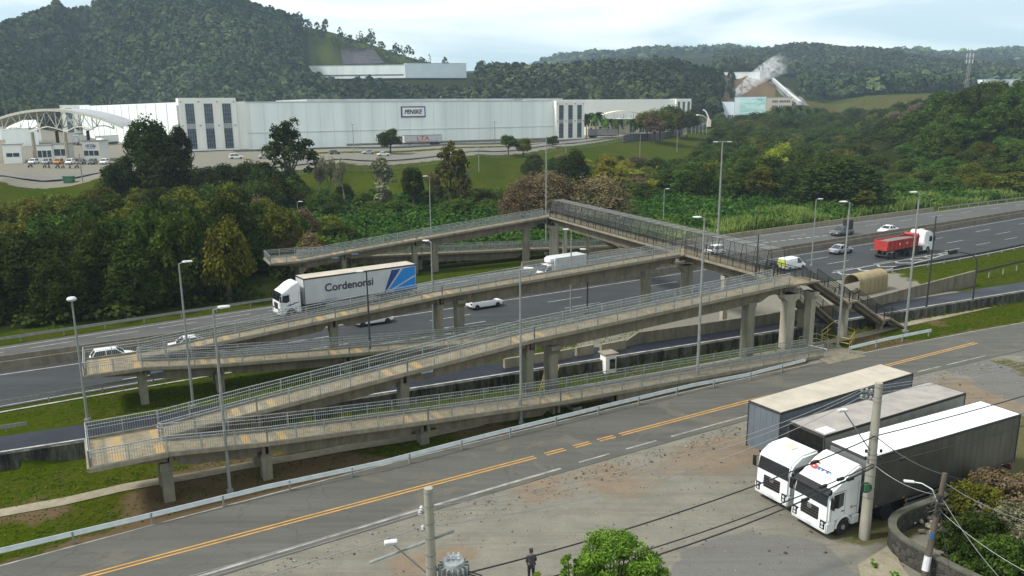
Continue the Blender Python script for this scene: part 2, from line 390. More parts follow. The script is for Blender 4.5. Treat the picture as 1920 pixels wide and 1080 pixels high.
def leaf(name, c1, c2, trans=.25):
    mt, n, b = nmat(name)
    at = n.nodes.new('ShaderNodeAttribute'); at.attribute_name = 'tint'
    oi = n.nodes.new('ShaderNodeObjectInfo')
    a = mixc(n, at.outputs['Fac'], c1, c2)
    hs = n.nodes.new('ShaderNodeHueSaturation'); n.links.new(a, hs.inputs['Color'])
    r1 = n.nodes.new('ShaderNodeMapRange'); r1.inputs[3].default_value = .475; r1.inputs[4].default_value = .525; n.links.new(oi.outputs['Random'], r1.inputs[0]); n.links.new(r1.outputs[0], hs.inputs['Hue'])
    r2 = n.nodes.new('ShaderNodeMapRange'); r2.inputs[3].default_value = .7; r2.inputs[4].default_value = 1.3; n.links.new(oi.outputs['Random'], r2.inputs[0]); n.links.new(r2.outputs[0], hs.inputs['Value'])
    n.links.new(hs.outputs[0], b.inputs['Base Color']); b.inputs['Roughness'].default_value = .7; b.inputs['Specular IOR Level'].default_value = .2; b.inputs['IOR'].default_value = 1.1
    if trans:
        tr = n.nodes.new('ShaderNodeBsdfTranslucent'); n.links.new(hs.outputs[0], tr.inputs[0])
        ms = n.nodes.new('ShaderNodeMixShader'); ms.inputs[0].default_value = trans
        n.links.new(b.outputs[0], ms.inputs[1]); n.links.new(tr.outputs[0], ms.inputs[2]); n.links.new(ms.outputs[0], n.nodes['Material Output'].inputs[0])
    return mt
L = {}
L['deep'] = leaf('deep_green_leaves', (.010, .018, .003), (0.052, 0.075, 0.014))
L['dark'] = leaf('dark_green_leaves', (.014, .028, .005), (0.081, 0.115, 0.018))
L['olive'] = leaf('olive_leaves', (.030, .038, .004), (0.155, 0.159, 0.023))
L['mid'] = leaf('mid_green_leaves', (.020, .050, .006), (.095, .135, .024))
L['bright'] = leaf('bright_green_leaves', (.045, .095, .010), (0.172, 0.287, 0.040))
L['yellow'] = leaf('yellow_green_leaves', (.12, .14, .012), (0.345, 0.345, 0.046))
L['brown'] = leaf('brownish_leaves', (.06, .045, .022), (0.207, 0.155, 0.086), .1)
L['grey'] = leaf('grey_green_leaves', (.06, .062, .034), (0.207, 0.196, 0.115), .15)
L['euc'] = leaf('eucalyptus_leaves', (.012, .025, .012), (0.063, 0.092, 0.044))
L['far'] = leaf('far_forest_leaves', (.010, .022, .008), (0.103, 0.138, 0.057), 0)
L['cane'] = leaf('tall_grass_blades', (.055, .085, .012), (0.218, 0.276, 0.069), .3)
L['ivy'] = leaf('undergrowth_leaves', (.012, .040, .005), (.070, .125, .022))
L['turf'] = leaf('turf_blades', (.020, .036, .003), (0.086, 0.121, 0.009), .2)
M['bark'] = basic('bark', (.07, .055, .04), .9, 0, (.035, .03, .022), 6)
M['bark_pale'] = basic('pale_bark', (.20, .18, .15), .9, 0, (.10, .09, .075), 6)
# ------------------------------------------------------------------ plan lines (metres, from sight lines on flat ground)
class Line:
    def __init__(s, pts, deg=2):
        x = np.array([p[0] for p in pts]); y = np.array([p[1] for p in pts])
        s.c = np.polyfit(x, y, deg); s.d = np.polyder(s.c); s.x0 = x.min(); s.x1 = x.max()
    def y(s, x):
        x = np.asarray(x, float); xc = np.clip(x, s.x0, s.x1)
        return np.polyval(s.c, xc)+np.polyval(s.d, xc)*(x-xc)
    def n(s, x):
        k = np.polyval(s.d, np.clip(x, s.x0, s.x1)); L_ = np.sqrt(1+k*k); return -k/L_, 1/L_
    def at(s, x, off=0., z=0.):
        nx, ny = s.n(x); return Vector((float(x+nx*off), float(s.y(x)+ny*off), z))
    def ang(s, x): return math.atan(float(np.polyval(s.d, np.clip(x, s.x0, s.x1))))
    def sd(s, x, y):
        """signed distance, positive beyond the line"""
        k = np.polyval(s.d, np.clip(x, s.x0, s.x1)); return (np.asarray(y)-s.y(x))/np.sqrt(1+k*k)
    def poly(s, x0, x1, off=0., z=0., step=3.):
        n_ = max(2, int(abs(x1-x0)/step)+1)
        return [s.at(x, off, z) for x in np.linspace(x0, x1, n_)]
def LP(*pp, z=0., deg=2): return Line([P(a, b, z) for a, b in pp], deg)
INNER = LP((0, 704), (148, 683), (770, 590), (937, 560), (1120, 538), (1300, 508), (1487, 482), (1623, 460), (1740, 438), (1920, 408))
FAR = LP((0, 645), (250, 615), (523, 583), (1363, 447), (1513, 432), (1640, 410), (1760, 396), (1920, 378))
WALL = LP((0, 885), (160, 860), (700, 765), (1050, 708), (1500, 640), (1730, 600), (1920, 562))
RTOP = LP((0, 1060), (500, 935), (1000, 790), (1540, 680), (1760, 640), (1920, 600))
RBOT = LP((370, 1080), (800, 960), (1050, 890), (1400, 775), (1770, 690), (1850, 670))
YEL = LP((140, 1080), (575, 985), (1000, 853), (1410, 750), (1680, 682), (1825, 645))
NEARG = Line([INNER.at(x, o) for x, o in ((-60, -10.8), (-41, -10.8), (-20, -10.9), (0, -11.0), (20, -11.5), (40, -14.5), (54.5, -17.5))]+[P(1720, 512), P(1830, 485), P(1920, 460)], 3)
WALLZ = 1.12; LANEZ = .8

def smooth(a, b, x):
    t = np.clip((x-a)/(b-a), 0, 1); return t*t*(3-2*t)
# terrain control points: (px, py, z) on the ground, or (px, dist, z) with 'D'
CP = []
for px, py, z in [(0, 335, 7), (200, 327, 7), (400, 316, 7), (640, 305, 7), (900, 290, 7), (1060, 277, 7.2), (1180, 263, 7.6), (1300, 246, 8.2), (1390, 230, 9.5),
                  (0, 393, 1), (120, 390, 1), (400, 371, 1), (660, 352, 1), (950, 331, 1), (1190, 313, .8), (1330, 292, 1), (1420, 265, 3),
                  (0, 300, 7.5), (200, 300, 7.5), (445, 282, 8), (640, 277, 8), (850, 270, 8), (1035, 262, 8), (1150, 250, 8.2), (1280, 233, 9),
                  (150, 262, 8), (60, 262, 8), (20, 232, 8), (160, 235, 8),
                  (1670, 352, -1.5), (1640, 365, -1.5), (1600, 268, 2.), (1600, 240, 4), (1620, 300, 0),
                  (1500, 213, 14), (1400, 215, 13), (1600, 218, 13), (1350, 218, 12)]:
    q = P(px, py, z); CP.append((q.x, q.y, z))
for px, dist, z in [(0, 140, .5), (300, 150, .5), (600, 165, 0), (900, 190, 0), (1100, 200, 0), (1300, 215, 0), (1500, 230, 0),
                    (900, 150, 0), (1150, 170, 0), (1400, 185, 0), (0, 115, 0), (400, 120, 0),
                    (1750, 215, 1), (1900, 225, 2), (1800, 250, 7), (1900, 260, 10), (1700, 260, 4), (1750, 300, 12), (1900, 310, 18), (1650, 330, 6), (2100, 260, 10), (2100, 330, 20),
                    (1640, 420, 8), (1800, 420, 20), (1920, 480, 22),
                    (640, 610, 9.5), (850, 610, 9.5), (1050, 620, 9.5), (1250, 630, 10), (1300, 560, 9), (1345, 640, 11), (1400, 650, 11), (1470, 640, 11), (1345, 715, 12), (1400, 712, 12), (1460, 705, 13), (1380, 740, 14), (1300, 690, 16), (1430, 560, 10),
                    # foot of the hills and the ridges (ground height)
                    (-300, 420, 10), (0, 480, 12), (200, 640, 14), (400, 520, 11), (600, 520, 11), (-300, 560, 40), (0, 600, 30), (330, 620, 16), (330, 680, 40)]:
    q = Dd(px, 540, dist); CP.append((q.x, q.y, z))
for px, py, dist in [(-500, 60, 800), (-250, 75, 900), (0, 70, 900), (60, 46, 900), (110, 26, 900), (200, -10, 900), (300, -22, 900), (400, 2, 900), (450, 22, 900), (500, 42, 900),
                     (560, 60, 900), (620, 72, 900), (700, 92, 900), (775, 118, 900), (820, 140, 900),
                     (150, 100, 760), (350, 90, 760), (500, 110, 760), (600, 152, 770), (700, 162, 770),
                     (620, 147, 860), (760, 147, 860), (880, 147, 860),
                     (-200, 120, 1300), (200, 60, 1300), (500, 90, 1300), (800, 150, 1300),
                     
                     (700, 184, 690), (950, 171, 710), (1100, 165, 730), (1250, 162, 740), (1330, 160, 760),
                     (950, 150, 1300), (1100, 160, 1300), (620, 152, 830), (660, 152, 825), (700, 152, 825), (740, 152, 828), (780, 152, 830), (860, 152, 840), (640, 190, 745), (760, 190, 745), (860, 188, 745), (600, 188, 650),
                     (1360, 183, 770), (1440, 183, 770), (1350, 150, 860), (1430, 150, 870), (1400, 145, 900),
  (1522, 214, 620), (1503, 200, 680), (1484, 184, 760), (1468, 169, 850), (1452, 154, 960), (1540, 205, 660), (1525, 190, 760), (1500, 172, 850), (1475, 158, 960), (1475, 195, 690),
                     (1500, 180, 700), (1620, 180, 700), (1760, 178, 700), (1900, 175, 720),
                     (1500, 172, 900), (1700, 168, 950), (1900, 160, 900),
                     (1440, 115, 1500), (1500, 104, 1500), (1560, 99, 1500), (1640, 102, 1500), (1690, 115, 1500), (1740, 119, 1500), (1800, 130, 1500), (1860, 138, 1500), (1920, 142, 1500), (2100, 130, 1500),
                     (1500, 150, 1150), (1640, 150, 1150), (1800, 158, 1150),
                     (980, 150, 2400), (1040, 126, 2400), (1110, 112, 2400), (1200, 118, 2400), (1300, 122, 2400), (1390, 124, 2400), (1440, 118, 2400), (1800, 116, 2400), (1860, 112, 2400), (1950, 116, 2400), (2200, 120, 2400),
                     (0, 140, 2400), (600, 140, 2400), (800, 150, 2400), (1600, 125, 2400), (700, 170, 2640), (1300, 165, 2640), (1700, 165, 2640), (0, 170, 2640), (2300, 165, 2640), (-600, 170, 2640)]:
    q = Dd(px, py, dist); CP.append((q.x, q.y, q.z))
for px in range(600, 880, 22):
    for dist in (790, 815, 838, 856):
        q = Dd(px, 151.5, dist); CP.append((q.x, q.y, q.z))
_rd = [Dd(1522, 214, 620), Dd(1503, 200, 680), Dd(1484, 184, 760), Dd(1468, 169, 850), Dd(1452, 154, 960)]
for a_, b_ in zip(_rd[:-1], _rd[1:]):
    for k in range(5): q = a_.lerp(b_, k/5); CP.append((q.x-3, q.y, q.z)); CP.append((q.x+6, q.y, q.z))
for x, y in ((-90, 60), (-110, 100), (-60, 20), (0, 20), (0, -40), (90, 40), (150, 100), (200, 150), (-200, 20), (-70, 85), (-40, 98), (0, 112), (40, 146), (80, 172), (125, 198), (160, 222), (200, 60)):
    CP.append((x, y, 0.))
CP = np.array(CP)
def _uv(x, y):
    r = np.sqrt(x*x+(y+30)**2); return np.arctan2(x, y+30)*2.6, np.log(r)
_cu, _cv = _uv(CP[:, 0], CP[:, 1])
_A = np.sqrt((_cu[:, None]-_cu[None])**2+(_cv[:, None]-_cv[None])**2+1e-5)
_n = len(CP); _S = np.zeros((_n+1, _n+1)); _S[:_n, :_n] = _A; _S[_n, :_n] = 1; _S[:_n, _n] = 1
_W = np.linalg.solve(_S, np.append(CP[:, 2], 0))
def rbf(x, y):
    x = np.asarray(x, float).ravel(); y = np.asarray(y, float).ravel(); o = np.empty(len(x))
    for i in range(0, len(x), 20000):
        u, v = _uv(x[i:i+20000], y[i:i+20000])
        o[i:i+20000] = np.sqrt((u[:, None]-_cu)**2+(v[:, None]-_cv)**2+1e-5) @ _W[:-1] + _W[-1]
    return o
def terrain(x, y):
    x = np.asarray(x, float).ravel(); y = np.asarray(y, float).ravel()
    dfar = FAR.sd(x, y); h = rbf(x, y)*smooth(4, 22, dfar)
    r = np.sqrt(x*x+y*y)
    h += (np.sin(x*.031+1)*np.cos(y*.027)+np.sin(x*.011)*np.sin(y*.014+2)*1.5)*smooth(500, 1200, r)*np.clip(r/350, 0, 6)*(1-.9*np.exp(-((x+150)**2+(y-830)**2)/110**2))
    dw = WALL.sd(x, y)
    lane = smooth(.15, .2, dw)*(1-smooth(4.6, 8.2, dw))*.75
    return h-.03+np.where(dfar < 0, lane, 0)
def T(x, y): return float(terrain([x], [y])[0])
def hit(px, py, r0=20., r1=4000.):
    d = _f + _r*((px-960)/F_PX) + _u*((540-py)/F_PX)
    rs = np.geomspace(r0, r1, 700); t = rs/d.y
    z = CAM_H+d.z*t; g = terrain(d.x*t, rs); below = np.where(z < g)[0]
    i = below[0] if len(below) else len(rs)-1
    return Vector((d.x*t[i], rs[i], g[i]))

def grid_mesh(name, X, Y, Z, mat, zone=None, kind='structure'):
    nr, nc = X.shape; me = bpy.data.meshes.new(name)
    v = np.stack([X, Y, Z], -1).reshape(-1, 3).astype(np.float32)
    i = np.arange(nr*nc).reshape(nr, nc); q = np.stack([i[:-1, :-1], i[:-1, 1:], i[1:, 1:], i[1:, :-1]], -1).reshape(-1, 4)
    me.vertices.add(len(v)); me.vertices.foreach_set('co', v.ravel())
    me.loops.add(q.size); me.loops.foreach_set('vertex_index', q.ravel().astype(np.int32))
    me.polygons.add(len(q)); me.polygons.foreach_set('loop_start', np.arange(0, q.size, 4, dtype=np.int32)); me.polygons.foreach_set('loop_total', np.full(len(q), 4, dtype=np.int32))
    me.update(); me.polygons.foreach_set('use_smooth', np.ones(len(q), dtype=bool))
    me.materials.append(mat)
    if zone is not None:
        a = me.color_attributes.new('zone', 'FLOAT_COLOR', 'POINT'); a.data.foreach_set('color', zone.astype(np.float32).ravel())
    o = bpy.data.objects.new(name, me); COL.objects.link(o); o['kind'] = kind
    return o
# one sheet out to the horizon: polar grid round the viewpoint
az = np.concatenate([np.linspace(-PI, -.85, 40, endpoint=False), np.linspace(-.85, .85, 640), np.linspace(.85, PI, 40)[1:]])
rr = np.concatenate([np.array([.5, 6, 12]), np.geomspace(18, 300, 300), np.geomspace(300, 2640, 150)[1:]])
RR, AA = np.meshgrid(rr, az, indexing='ij'); GX = RR*np.sin(AA); GY = RR*np.cos(AA); GZ = terrain(GX, GY).reshape(GX.shape)
gx, gy = GX.ravel(), GY.ravel(); zone = np.zeros((len(gx), 4)); zone[:, 3] = 1
def blob(cx, cy, ra): return np.exp(-(((gx-cx)**2+(gy-cy)**2)/(ra*ra)))
drt = RTOP.sd(gx, gy); dw = WALL.sd(gx, gy); dn = NEARG.sd(gx, gy); df = FAR.sd(gx, gy)
for px, py, ra in ((330, 935, 4.5), (450, 905, 4), (620, 880, 4.5), (900, 800, 3), (1180, 740, 4), (1400, 705, 4), (1640, 640, 4), (1560, 590, 5), (60, 955, 2.5), (1750, 605, 2), (1240, 720, 4)):
    q = P(px, py); zone[:, 0] += .75*blob(q.x, q.y, ra)
zone[:, 0] += .55*np.exp(-(drt/1.0)**2)                       # worn strip along the street
zone[:, 0] += .75*smooth(25, 38, gx)*np.where((dw > 4.5) & (dn < 0), 1, 0)*(1-smooth(48, 60, gx))
busq = (dn < 0) & (dw > 4.6)
zone[:, 1] += np.where(busq, 1, 0)*smooth(-2, 14, gx)*(1-smooth(50, 58, gx))
for px, py, ra in ((1560, 668, 3.2), (1590, 672, 2.6)):
    q = P(px, py); zone[:, 1] += 1.1*blob(q.x, q.y, ra)
# beyond the highway: dark soil under the woods, grass on the embankment
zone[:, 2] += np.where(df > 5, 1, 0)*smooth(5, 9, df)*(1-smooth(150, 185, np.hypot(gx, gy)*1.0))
h_ = GZ.ravel(); rad = np.hypot(gx, gy)
pxs = 960+F_PX*gx/np.maximum(gy, 1)
_rp = [P(x, y, 7.3) for x, y in ((-60, 336), (80, 332), (200, 326), (400, 317), (640, 303), (900, 288), (1060, 275), (1180, 260), (1300, 244))]+[P(1395, 228, 9)]
_cd = np.interp(pxs, [960+F_PX*q.x/q.y for q in _rp], [q.y for q in _rp])
yard = smooth(0, 1.5, gy-_cd)*(rad < 640)*(1-smooth(1400, 1470, pxs))*(pxs > -400)*(gy > 0)
_wd = np.interp(pxs, (0, 445, 1037, 1095, 1300), (400, 318, 384, 420, 520))
yard *= 1-.75*np.exp(-((gy-(_cd*.52+_wd*.48))/6)**2)*(pxs > 560)*(pxs < 1250)
zone[:, 1] += yard*.85
zone[:, 0] += .23*((rad > 180) & (gy > 0))
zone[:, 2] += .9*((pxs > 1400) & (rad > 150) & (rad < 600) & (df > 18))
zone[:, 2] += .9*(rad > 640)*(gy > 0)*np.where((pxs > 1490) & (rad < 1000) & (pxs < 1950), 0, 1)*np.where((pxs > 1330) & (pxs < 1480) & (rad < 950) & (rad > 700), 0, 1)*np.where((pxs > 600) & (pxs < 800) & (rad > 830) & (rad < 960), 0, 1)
zone[:, 0] += .75*((pxs > 1345) & (pxs < 1442) & (rad < 1000) & (rad > 722))
for px_, D_ in ((1250, 172), (1285, 174), (1225, 168)):
    q = Dd(px_, 400, D_); zone[:, 0] += .9*blob(q.x, q.y, 4); zone[:, 2] -= .9*blob(q.x, q.y, 5)
zone[:, 0] += .22*((pxs > 1470) & (pxs < 1950) & (rad < 800) & (rad > 520))
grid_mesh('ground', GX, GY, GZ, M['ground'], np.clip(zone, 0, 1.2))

def ribbon(name, a, b, mat, z, zone_fn=None, cross=1, kind='structure'):
    """sheet between two equally sampled polylines"""
    A = np.array([p[:2] for p in a]); B = np.array([p[:2] for p in b]); k = np.linspace(0, 1, cross+1)
    X = A[None, :, 0]*(1-k[:, None])+B[None, :, 0]*k[:, None]; Y = A[None, :, 1]*(1-k[:, None])+B[None, :, 1]*k[:, None]
    zz = np.full(X.shape, z) if np.isscalar(z) else z(X, Y)
    return grid_mesh(name, X, Y, zz, mat, zone_fn(X.ravel(), Y.ravel()) if zone_fn else None, kind)
ribbon('highway_near_carriageway', NEARG.poly(-130, 190, .3), INNER.poly(-130, 190, 1.0), M['hwy'], .02, cross=2)
ribbon('highway_far_carriageway', INNER.poly(-130, 230, 3.9), FAR.poly(-130, 230, .6), M['hwy_far'], .02, cross=2)
ribbon('median_strip', INNER.poly(-130, 230, 1.0), INNER.poly(-130, 230, 3.9), M['conc'], .05, cross=1)
ribbon('access_lane', WALL.poly(-130, 200, .42), WALL.poly(-130, 200, 4.5), M['wet'], LANEZ+.01, cross=1)
ribbon('street', RBOT.poly(-80, 140, -.4), RTOP.poly(-80, 140, 0), M['road'], .03, cross=2)
# parking lot: packed gravel between the street and the picture's lower edge
lx = np.linspace(-60, 95, 180)
def lot_zone(x, y):
    z = np.zeros((len(x), 4)); z[:, 3] = 1
    def B(px, py, ra, i, a=.8, sx=1.):
        q = P(px, py); z[:, i] += a*np.exp(-(((x-q.x)/sx)**2+(y-q.y)**2)/ra**2)
    for a in ((1150, 900, 3), (1000, 915, 2), (1320, 860, 3), (860, 1040, 1.2), (1400, 840, 2.5), (760, 1060, 1.6), (1860, 760, 3.5), (1800, 720, 3)): B(*a, 0)
    for a in ((1350, 960, 3), (1150, 1010, 3)): B(*a, 0, .25)
    for a in ((1585, 985, 2.0), (1640, 965, 2.4), (1700, 940, 2.6), (1780, 900, 3), (1850, 875, 3.2), (1920, 850, 3), (1905, 690, 3.0), (1960, 800, 3)): B(*a, 1, 1.1)
    for a in ((1480, 1075, 3.6), (1380, 1090, 4), (1850, 640, 4.5), (1830, 690, 3.3), (1920, 735, 3.5), (1980, 640, 6)): B(*a, 2, .95)
    return np.clip(z, 0, 1.1)
top = [RBOT.at(x, -.4) for x in lx]; bot = [Vector((x, 15., 0)) for x in lx]
ribbon('parking_lot', bot, top, M['gravel'], lambda X, Y: .005+.02*np.sin(X*.7)*np.cos(Y*.9)*.3, lot_zone, cross=160)
# street kerb-side strip of broken edge and pavement by the curved wall
def slab(name, pix, z, th, mat, label=None):
    mb = MB(); mb.prism([P(a, b, z)[:2] for a, b in pix], 'z', z-th, z); o = mb.build(name, mat); o['kind'] = 'structure'; return o
slab('pavement', [(1607, 1060), (1672, 1018), (1690, 1060), (1745, 1130), (1760, 1180), (1650, 1180)], .12, .25, M['conc_light'])
slab('landing_pavement', [(1528, 668), (1500, 655), (1545, 640), (1600, 658), (1625, 668), (1553, 683)], .06, .2, M['conc'])
# footpath
fp = [P(*q) for q in ((-60, 975), (0, 962), (120, 940), (230, 915), (360, 892), (477, 870), (640, 842), (790, 818), (893, 795), (1000, 752), (1120, 722), (1300, 690), (1480, 655), (1590, 634), (1690, 610), (1800, 586), (1920, 560), (2050, 528))]
def offset_poly(pts, o):
    r_ = []
    for i, p in enumerate(pts):
        a = pts[max(0, i-1)]; b = pts[min(len(pts)-1, i+1)]; d = Vector((b.x-a.x, b.y-a.y, 0)).normalized(); r_.append(Vector((p.x-d.y*o, p.y+d.x*o, p.z)))
    return r_
def dense(pts, st=1.0):
    o = []
    for a, b in zip(pts[:-1], pts[1:]):
        k = max(1, int((b-a).length/st)); o += [a.lerp(b, i/k) for i in range(k)]
    return o+[pts[-1]]
def wob(pts, a):
    return [Vector((p.x, p.y+a*math.sin(i*.9)*math.cos(i*.37+1), p.z)) for i, p in enumerate(pts)]
fpd = dense(fp, 1.2)
ribbon('footpath', wob(offset_poly(fpd, -.55), .06), wob(offset_poly(fpd, .55), .06), M['conc_light'], .015)

# ------------------------------------------------------------------ road markings (thin sheets)
def marks(name, items, mat, z):
    mb = MB()
    for pts, w_ in items:
        a = offset_poly(pts, -w_/2); b = offset_poly(pts, w_/2)
        vs = [(p.x, p.y, z) for p in a]+[(p.x, p.y, z) for p in b]; n_ = len(a)
        mb.add(vs, [(i, i+1, n_+i+1, n_+i) for i in range(n_-1)])
    o = mb.build(name, mat); o['kind'] = 'structure'; return o
it = [(INNER.poly(-120, 190, -.05), .17), (FAR.poly(-120, 200, -.3), .15), (INNER.poly(-120, 200, 4.3), .14)]
for off in (-3.75, -7.35):
    x = -120.
    while x < 180:
        it.append((INNER.poly(x, x+4.4, off), .15)); x += 13.6
x = -120.
while x < 20:
    it.append((FAR.poly(x, x+3.3, -1.9), .13)); x += 5.0
x = 20.
while x < 190:
    it.append((FAR.poly(x, x+3.8, -3.9), .14)); x += 9.5
x = 40.
while x < 190:
    it.append((INNER.poly(x, x+3.8, -11.2), .14)); x += 8.
it += [(NEARG.poly(-120, -4, .75), .14), (NEARG.poly(50, 180, .75), .17), (NEARG.poly(-60, -22, -.75), .28)]
ul = [P(1560, 512), P(1640, 497), P(1720, 483), P(1790, 471)]; ll = [P(1620, 516), P(1690, 500), P(1740, 487), P(1790, 472)]
it += [(ul, .22), (ll, .25)]
for t in (0.02, .17, .32, .47, .6, .72, .84):
    a = ul[0].lerp(ul[-1], t+.02); b = ll[0].lerp(ll[-1], t+.02); c = a.lerp(b, .5)+Vector((-1.9, -1.0, 0))*(1-t*.6)
    it += [([c, a], .4), ([c, b], .4)]
for t in range(9):
    a = P(1430, 455).lerp(P(1556, 441), t/8); it.append(([a, a+Vector((1.1, .3, 0))], .35))
it.append(([P(1445, 530), P(1480, 526)], .2))
marks('highway_markings', it, M['line_white'], .028)
marks('access_lane_marking', [(WALL.poly(-120, 200, 1.45), .2)], M['line_white'], LANEZ+.018)
it = []
for (a, b) in (((100, 1090), (1003, 853)), ((1022, 846), (1058, 838)), ((1075, 832), (1105, 824)), ((1120, 819), (1150, 811)), ((1160, 808), (1830, 643))):
    xa, xb = P(*a).x, P(*b).x
    for o_ in (-.16, .16): it.append((YEL.poly(xa, xb, o_, step=2), .13))
for o_ in (-.16, .16): it.append((YEL.poly(-80, P(100, 1090).x, o_), .13))
marks('street_centre_marking', it, M['line_yellow'], .04)
it = [(RBOT.poly(-70, P(1055, 886).x, .15, step=2), .22)]
for a, b in (((1090, 872), (1148, 858)), ((1180, 850), (1237, 833)), ((1265, 826), (1408, 785)), ((1725, 700), (1770, 690)), ((1782, 688), (1850, 668))):
    it.append((RBOT.poly(P(*a).x, P(*b).x, .25), .16))
it.append((RTOP.poly(-70, 70, -.12, step=1.5), .13))
marks('street_edge_marking', it, M['line_worn'], .04)
# ------------------------------------------------------------------ footbridge
class Fr:
    def __init__(s, O, ang): s.O = Vector((O[0], O[1], 0)); s.a = R(ang); s.e = Vector((math.cos(s.a), math.sin(s.a), 0)); s.n = Vector((-math.sin(s.a), math.cos(s.a), 0))
    def pt(s, a, b, z=0.): q = s.O+s.e*a+s.n*b; return Vector((q.x, q.y, z))
M['band'] = basic('ochre_tactile_band', (.34, .215, .07), .85, 0, (.22, .175, .105), 1.6)
M['patch'] = concrete('pale_mortar_patch', (.31, .265, .18), (.24, .20, .135), (.17, .145, .1), .5, 2.5)
bridge = thing('footbridge', 'long concrete pedestrian footbridge with zigzag ramps and grey railings crossing the highway', 'footbridge', (20.5, 88, 0))
def railing(pts, parent, mat='galv', rails=True, h=1.12, bal=.14, side=1, posts=2.0, name='railing', r_b=.013):
    mb = MB()
    mb2 = mb
    for a, b in zip(pts[:-1], pts[1:]):
        a = Vector(a); b = Vector(b); L_ = (b-a).length
        if L_ < .05: continue
        U = Vector((0, 0, 1)); d = (b-a).normalized(); nn = Vector((-d.y, d.x, 0))*side*.09
        for hh in (h, .14): mb.beam(a+U*hh, b+U*hh, .05 if hh > .5 else .035, .05 if hh > .5 else .03)
        if rails:
            for hh in (.92, .70): mb.tube(a+U*hh+nn, b+U*hh+nn, .022, n=5)
        k = max(1, round(L_/posts))
        for i in range(k+1):
            q = a.lerp(b, i/k); mb.box(q+U*(h/2), (.065, .065, h), math.atan2(d.y, d.x))
            if rails:
                for hh in (.9, .68): mb.tube(q+U*hh, q+U*hh+nn, .012, n=4)
        k = max(1, round(L_/bal))
        for i in range(k):
            q = a.lerp(b, (i+.5)/k); mb.box(q+U*(.14+(h-.14)/2), (r_b*1.6, r_b*1.6, h-.14), math.atan2(d.y, d.x))
    return mb.build(name, M[mat], parent, world=True)
NEAR = Fr((-24.2, 42.2), 29.3); MID = Fr((-33.2, 58.9), 27.6); q = P(507, 496, 3.4); FARF = Fr((q.x, q.y), 26.3)
def ramp_flight(fr, prof, t, w, label, bays, zpil, wide_from=None):
    """prof: [(s, z)]; girders between bays; returns the ramp's deck mesh object"""
    zf = lambda s: float(np.interp(s, [p[0] for p in prof], [p[1] for p in prof]))
    mb = MB()
    for (s0, z0), (s1, z1) in zip(prof[:-1], prof[1:]):
        mb.beam(fr.pt(s0, t, z0-.09), fr.pt(s1, t, z1-.09), w, .18)
        for sg in (-1, 1):
            mb.beam(fr.pt(s0, t+sg*(w/2-.04), z0-.02), fr.pt(s1, t+sg*(w/2-.04), z1-.02), .14, .24, 2)
    for s_ in bays[1:-1]:
        for o_ in (-1.15, 1.15):
            a, b = s_+o_-.24, s_+o_+.24
            mb.beam(fr.pt(a, t, zf(a)+.004), fr.pt(b, t, zf(b)+.004), w*.8, .014, 1)
        a, b = s_-.5, s_+.45
        mb.beam(fr.pt(a, t, zf(a)+.003), fr.pt(b, t, zf(b)+.003), w*.8, .01, 3)
    dk = mb.build('ramp', [M['conc_deck'], M['band'], M['conc_light'], M['patch']], bridge, world=True)
    if label: dk['label'] = label
    return dk, zf
def girder(parent, a, b, depth=.85, w_=1.0, taper=True, cols=None):
    """precast beam under a deck from a to b (deck top points)"""
    a = Vector(a); b = Vector(b); mb = MB(); d = (b-a); L_ = d.length; e = d.normalized(); n = Vector((-e.y, e.x, 0)).normalized()
    z = Vector((0, 0, 1)); top = -.18; cuts = [(0, depth*.62), (.06, depth*.62), (.1, depth), (.9, depth), (.94, depth*.62), (1, depth*.62)] if taper else [(0, depth), (1, depth)]
    vs = []
    for k, dep in cuts:
        c = a+d*k
        for (u, v) in ((-w_/2, top), (w_/2, top), (w_/2*.72, top-dep), (-w_/2*.72, top-dep)): vs.append(c+n*u+z*v)
    m_ = len(cuts); fs = []
    for i in range(m_-1):
        for j in range(4): fs.append((i*4+j, i*4+(j+1) % 4, (i+1)*4+(j+1) % 4, (i+1)*4+j))
    fs += [(3, 2, 1, 0), tuple((m_-1)*4+j for j in range(4))]
    mb.add(vs, fs)
    # stiffening upstands at both ends, where the beam sits on its column
    for k in (0, 1):
        c = a+d*(.012 if k == 0 else .988); mb.box(c+z*(top-.45), (.22, w_+.10, .88), math.atan2(e.y, e.x))
    return mb.build('girder', M['conc'], parent, world=True)
def pillar(parent, x, y, ztop, wx=.75, wy=.75, rz=0., mat='conc_pillar', cap=None, zbot=None):
    z0 = T(x, y)-.3 if zbot is None else zbot
    mb = MB(); mb.box((x, y, (z0+ztop)/2), (wx, wy, ztop-z0), rz)
    if cap:
        e = Vector((math.cos(rz), math.sin(rz), 0)); n = Vector((-e.y, e.x, 0)); c = Vector((x, y, 0)); h = .75
        for (k0, k1, wd0, wd1) in ((h, .35, 0, cap), (.35, 0, cap, cap)):
            vs = []
            for (dz, wd) in ((k0, wd0), (k1, wd1)):
                for (u, v) in ((-1, -1), (1, -1), (1, 1), (-1, 1)):
                    vs.append(c+n*(u*(wy/2+wd+.01))+e*(v*(wx/2+.03))+Vector((0, 0, ztop-dz)))
            mb.add(vs, [(0, 1, 5, 4), (1, 2, 6, 5), (2, 3, 7, 6), (3, 0, 4, 7), (3, 2, 1, 0), (4, 5, 6, 7)])
    else:
        mb.box((x, y, ztop-.25), (wx+.12, wy+.12, .5), rz)
    return mb.build('pillar', M[mat], parent, world=True)
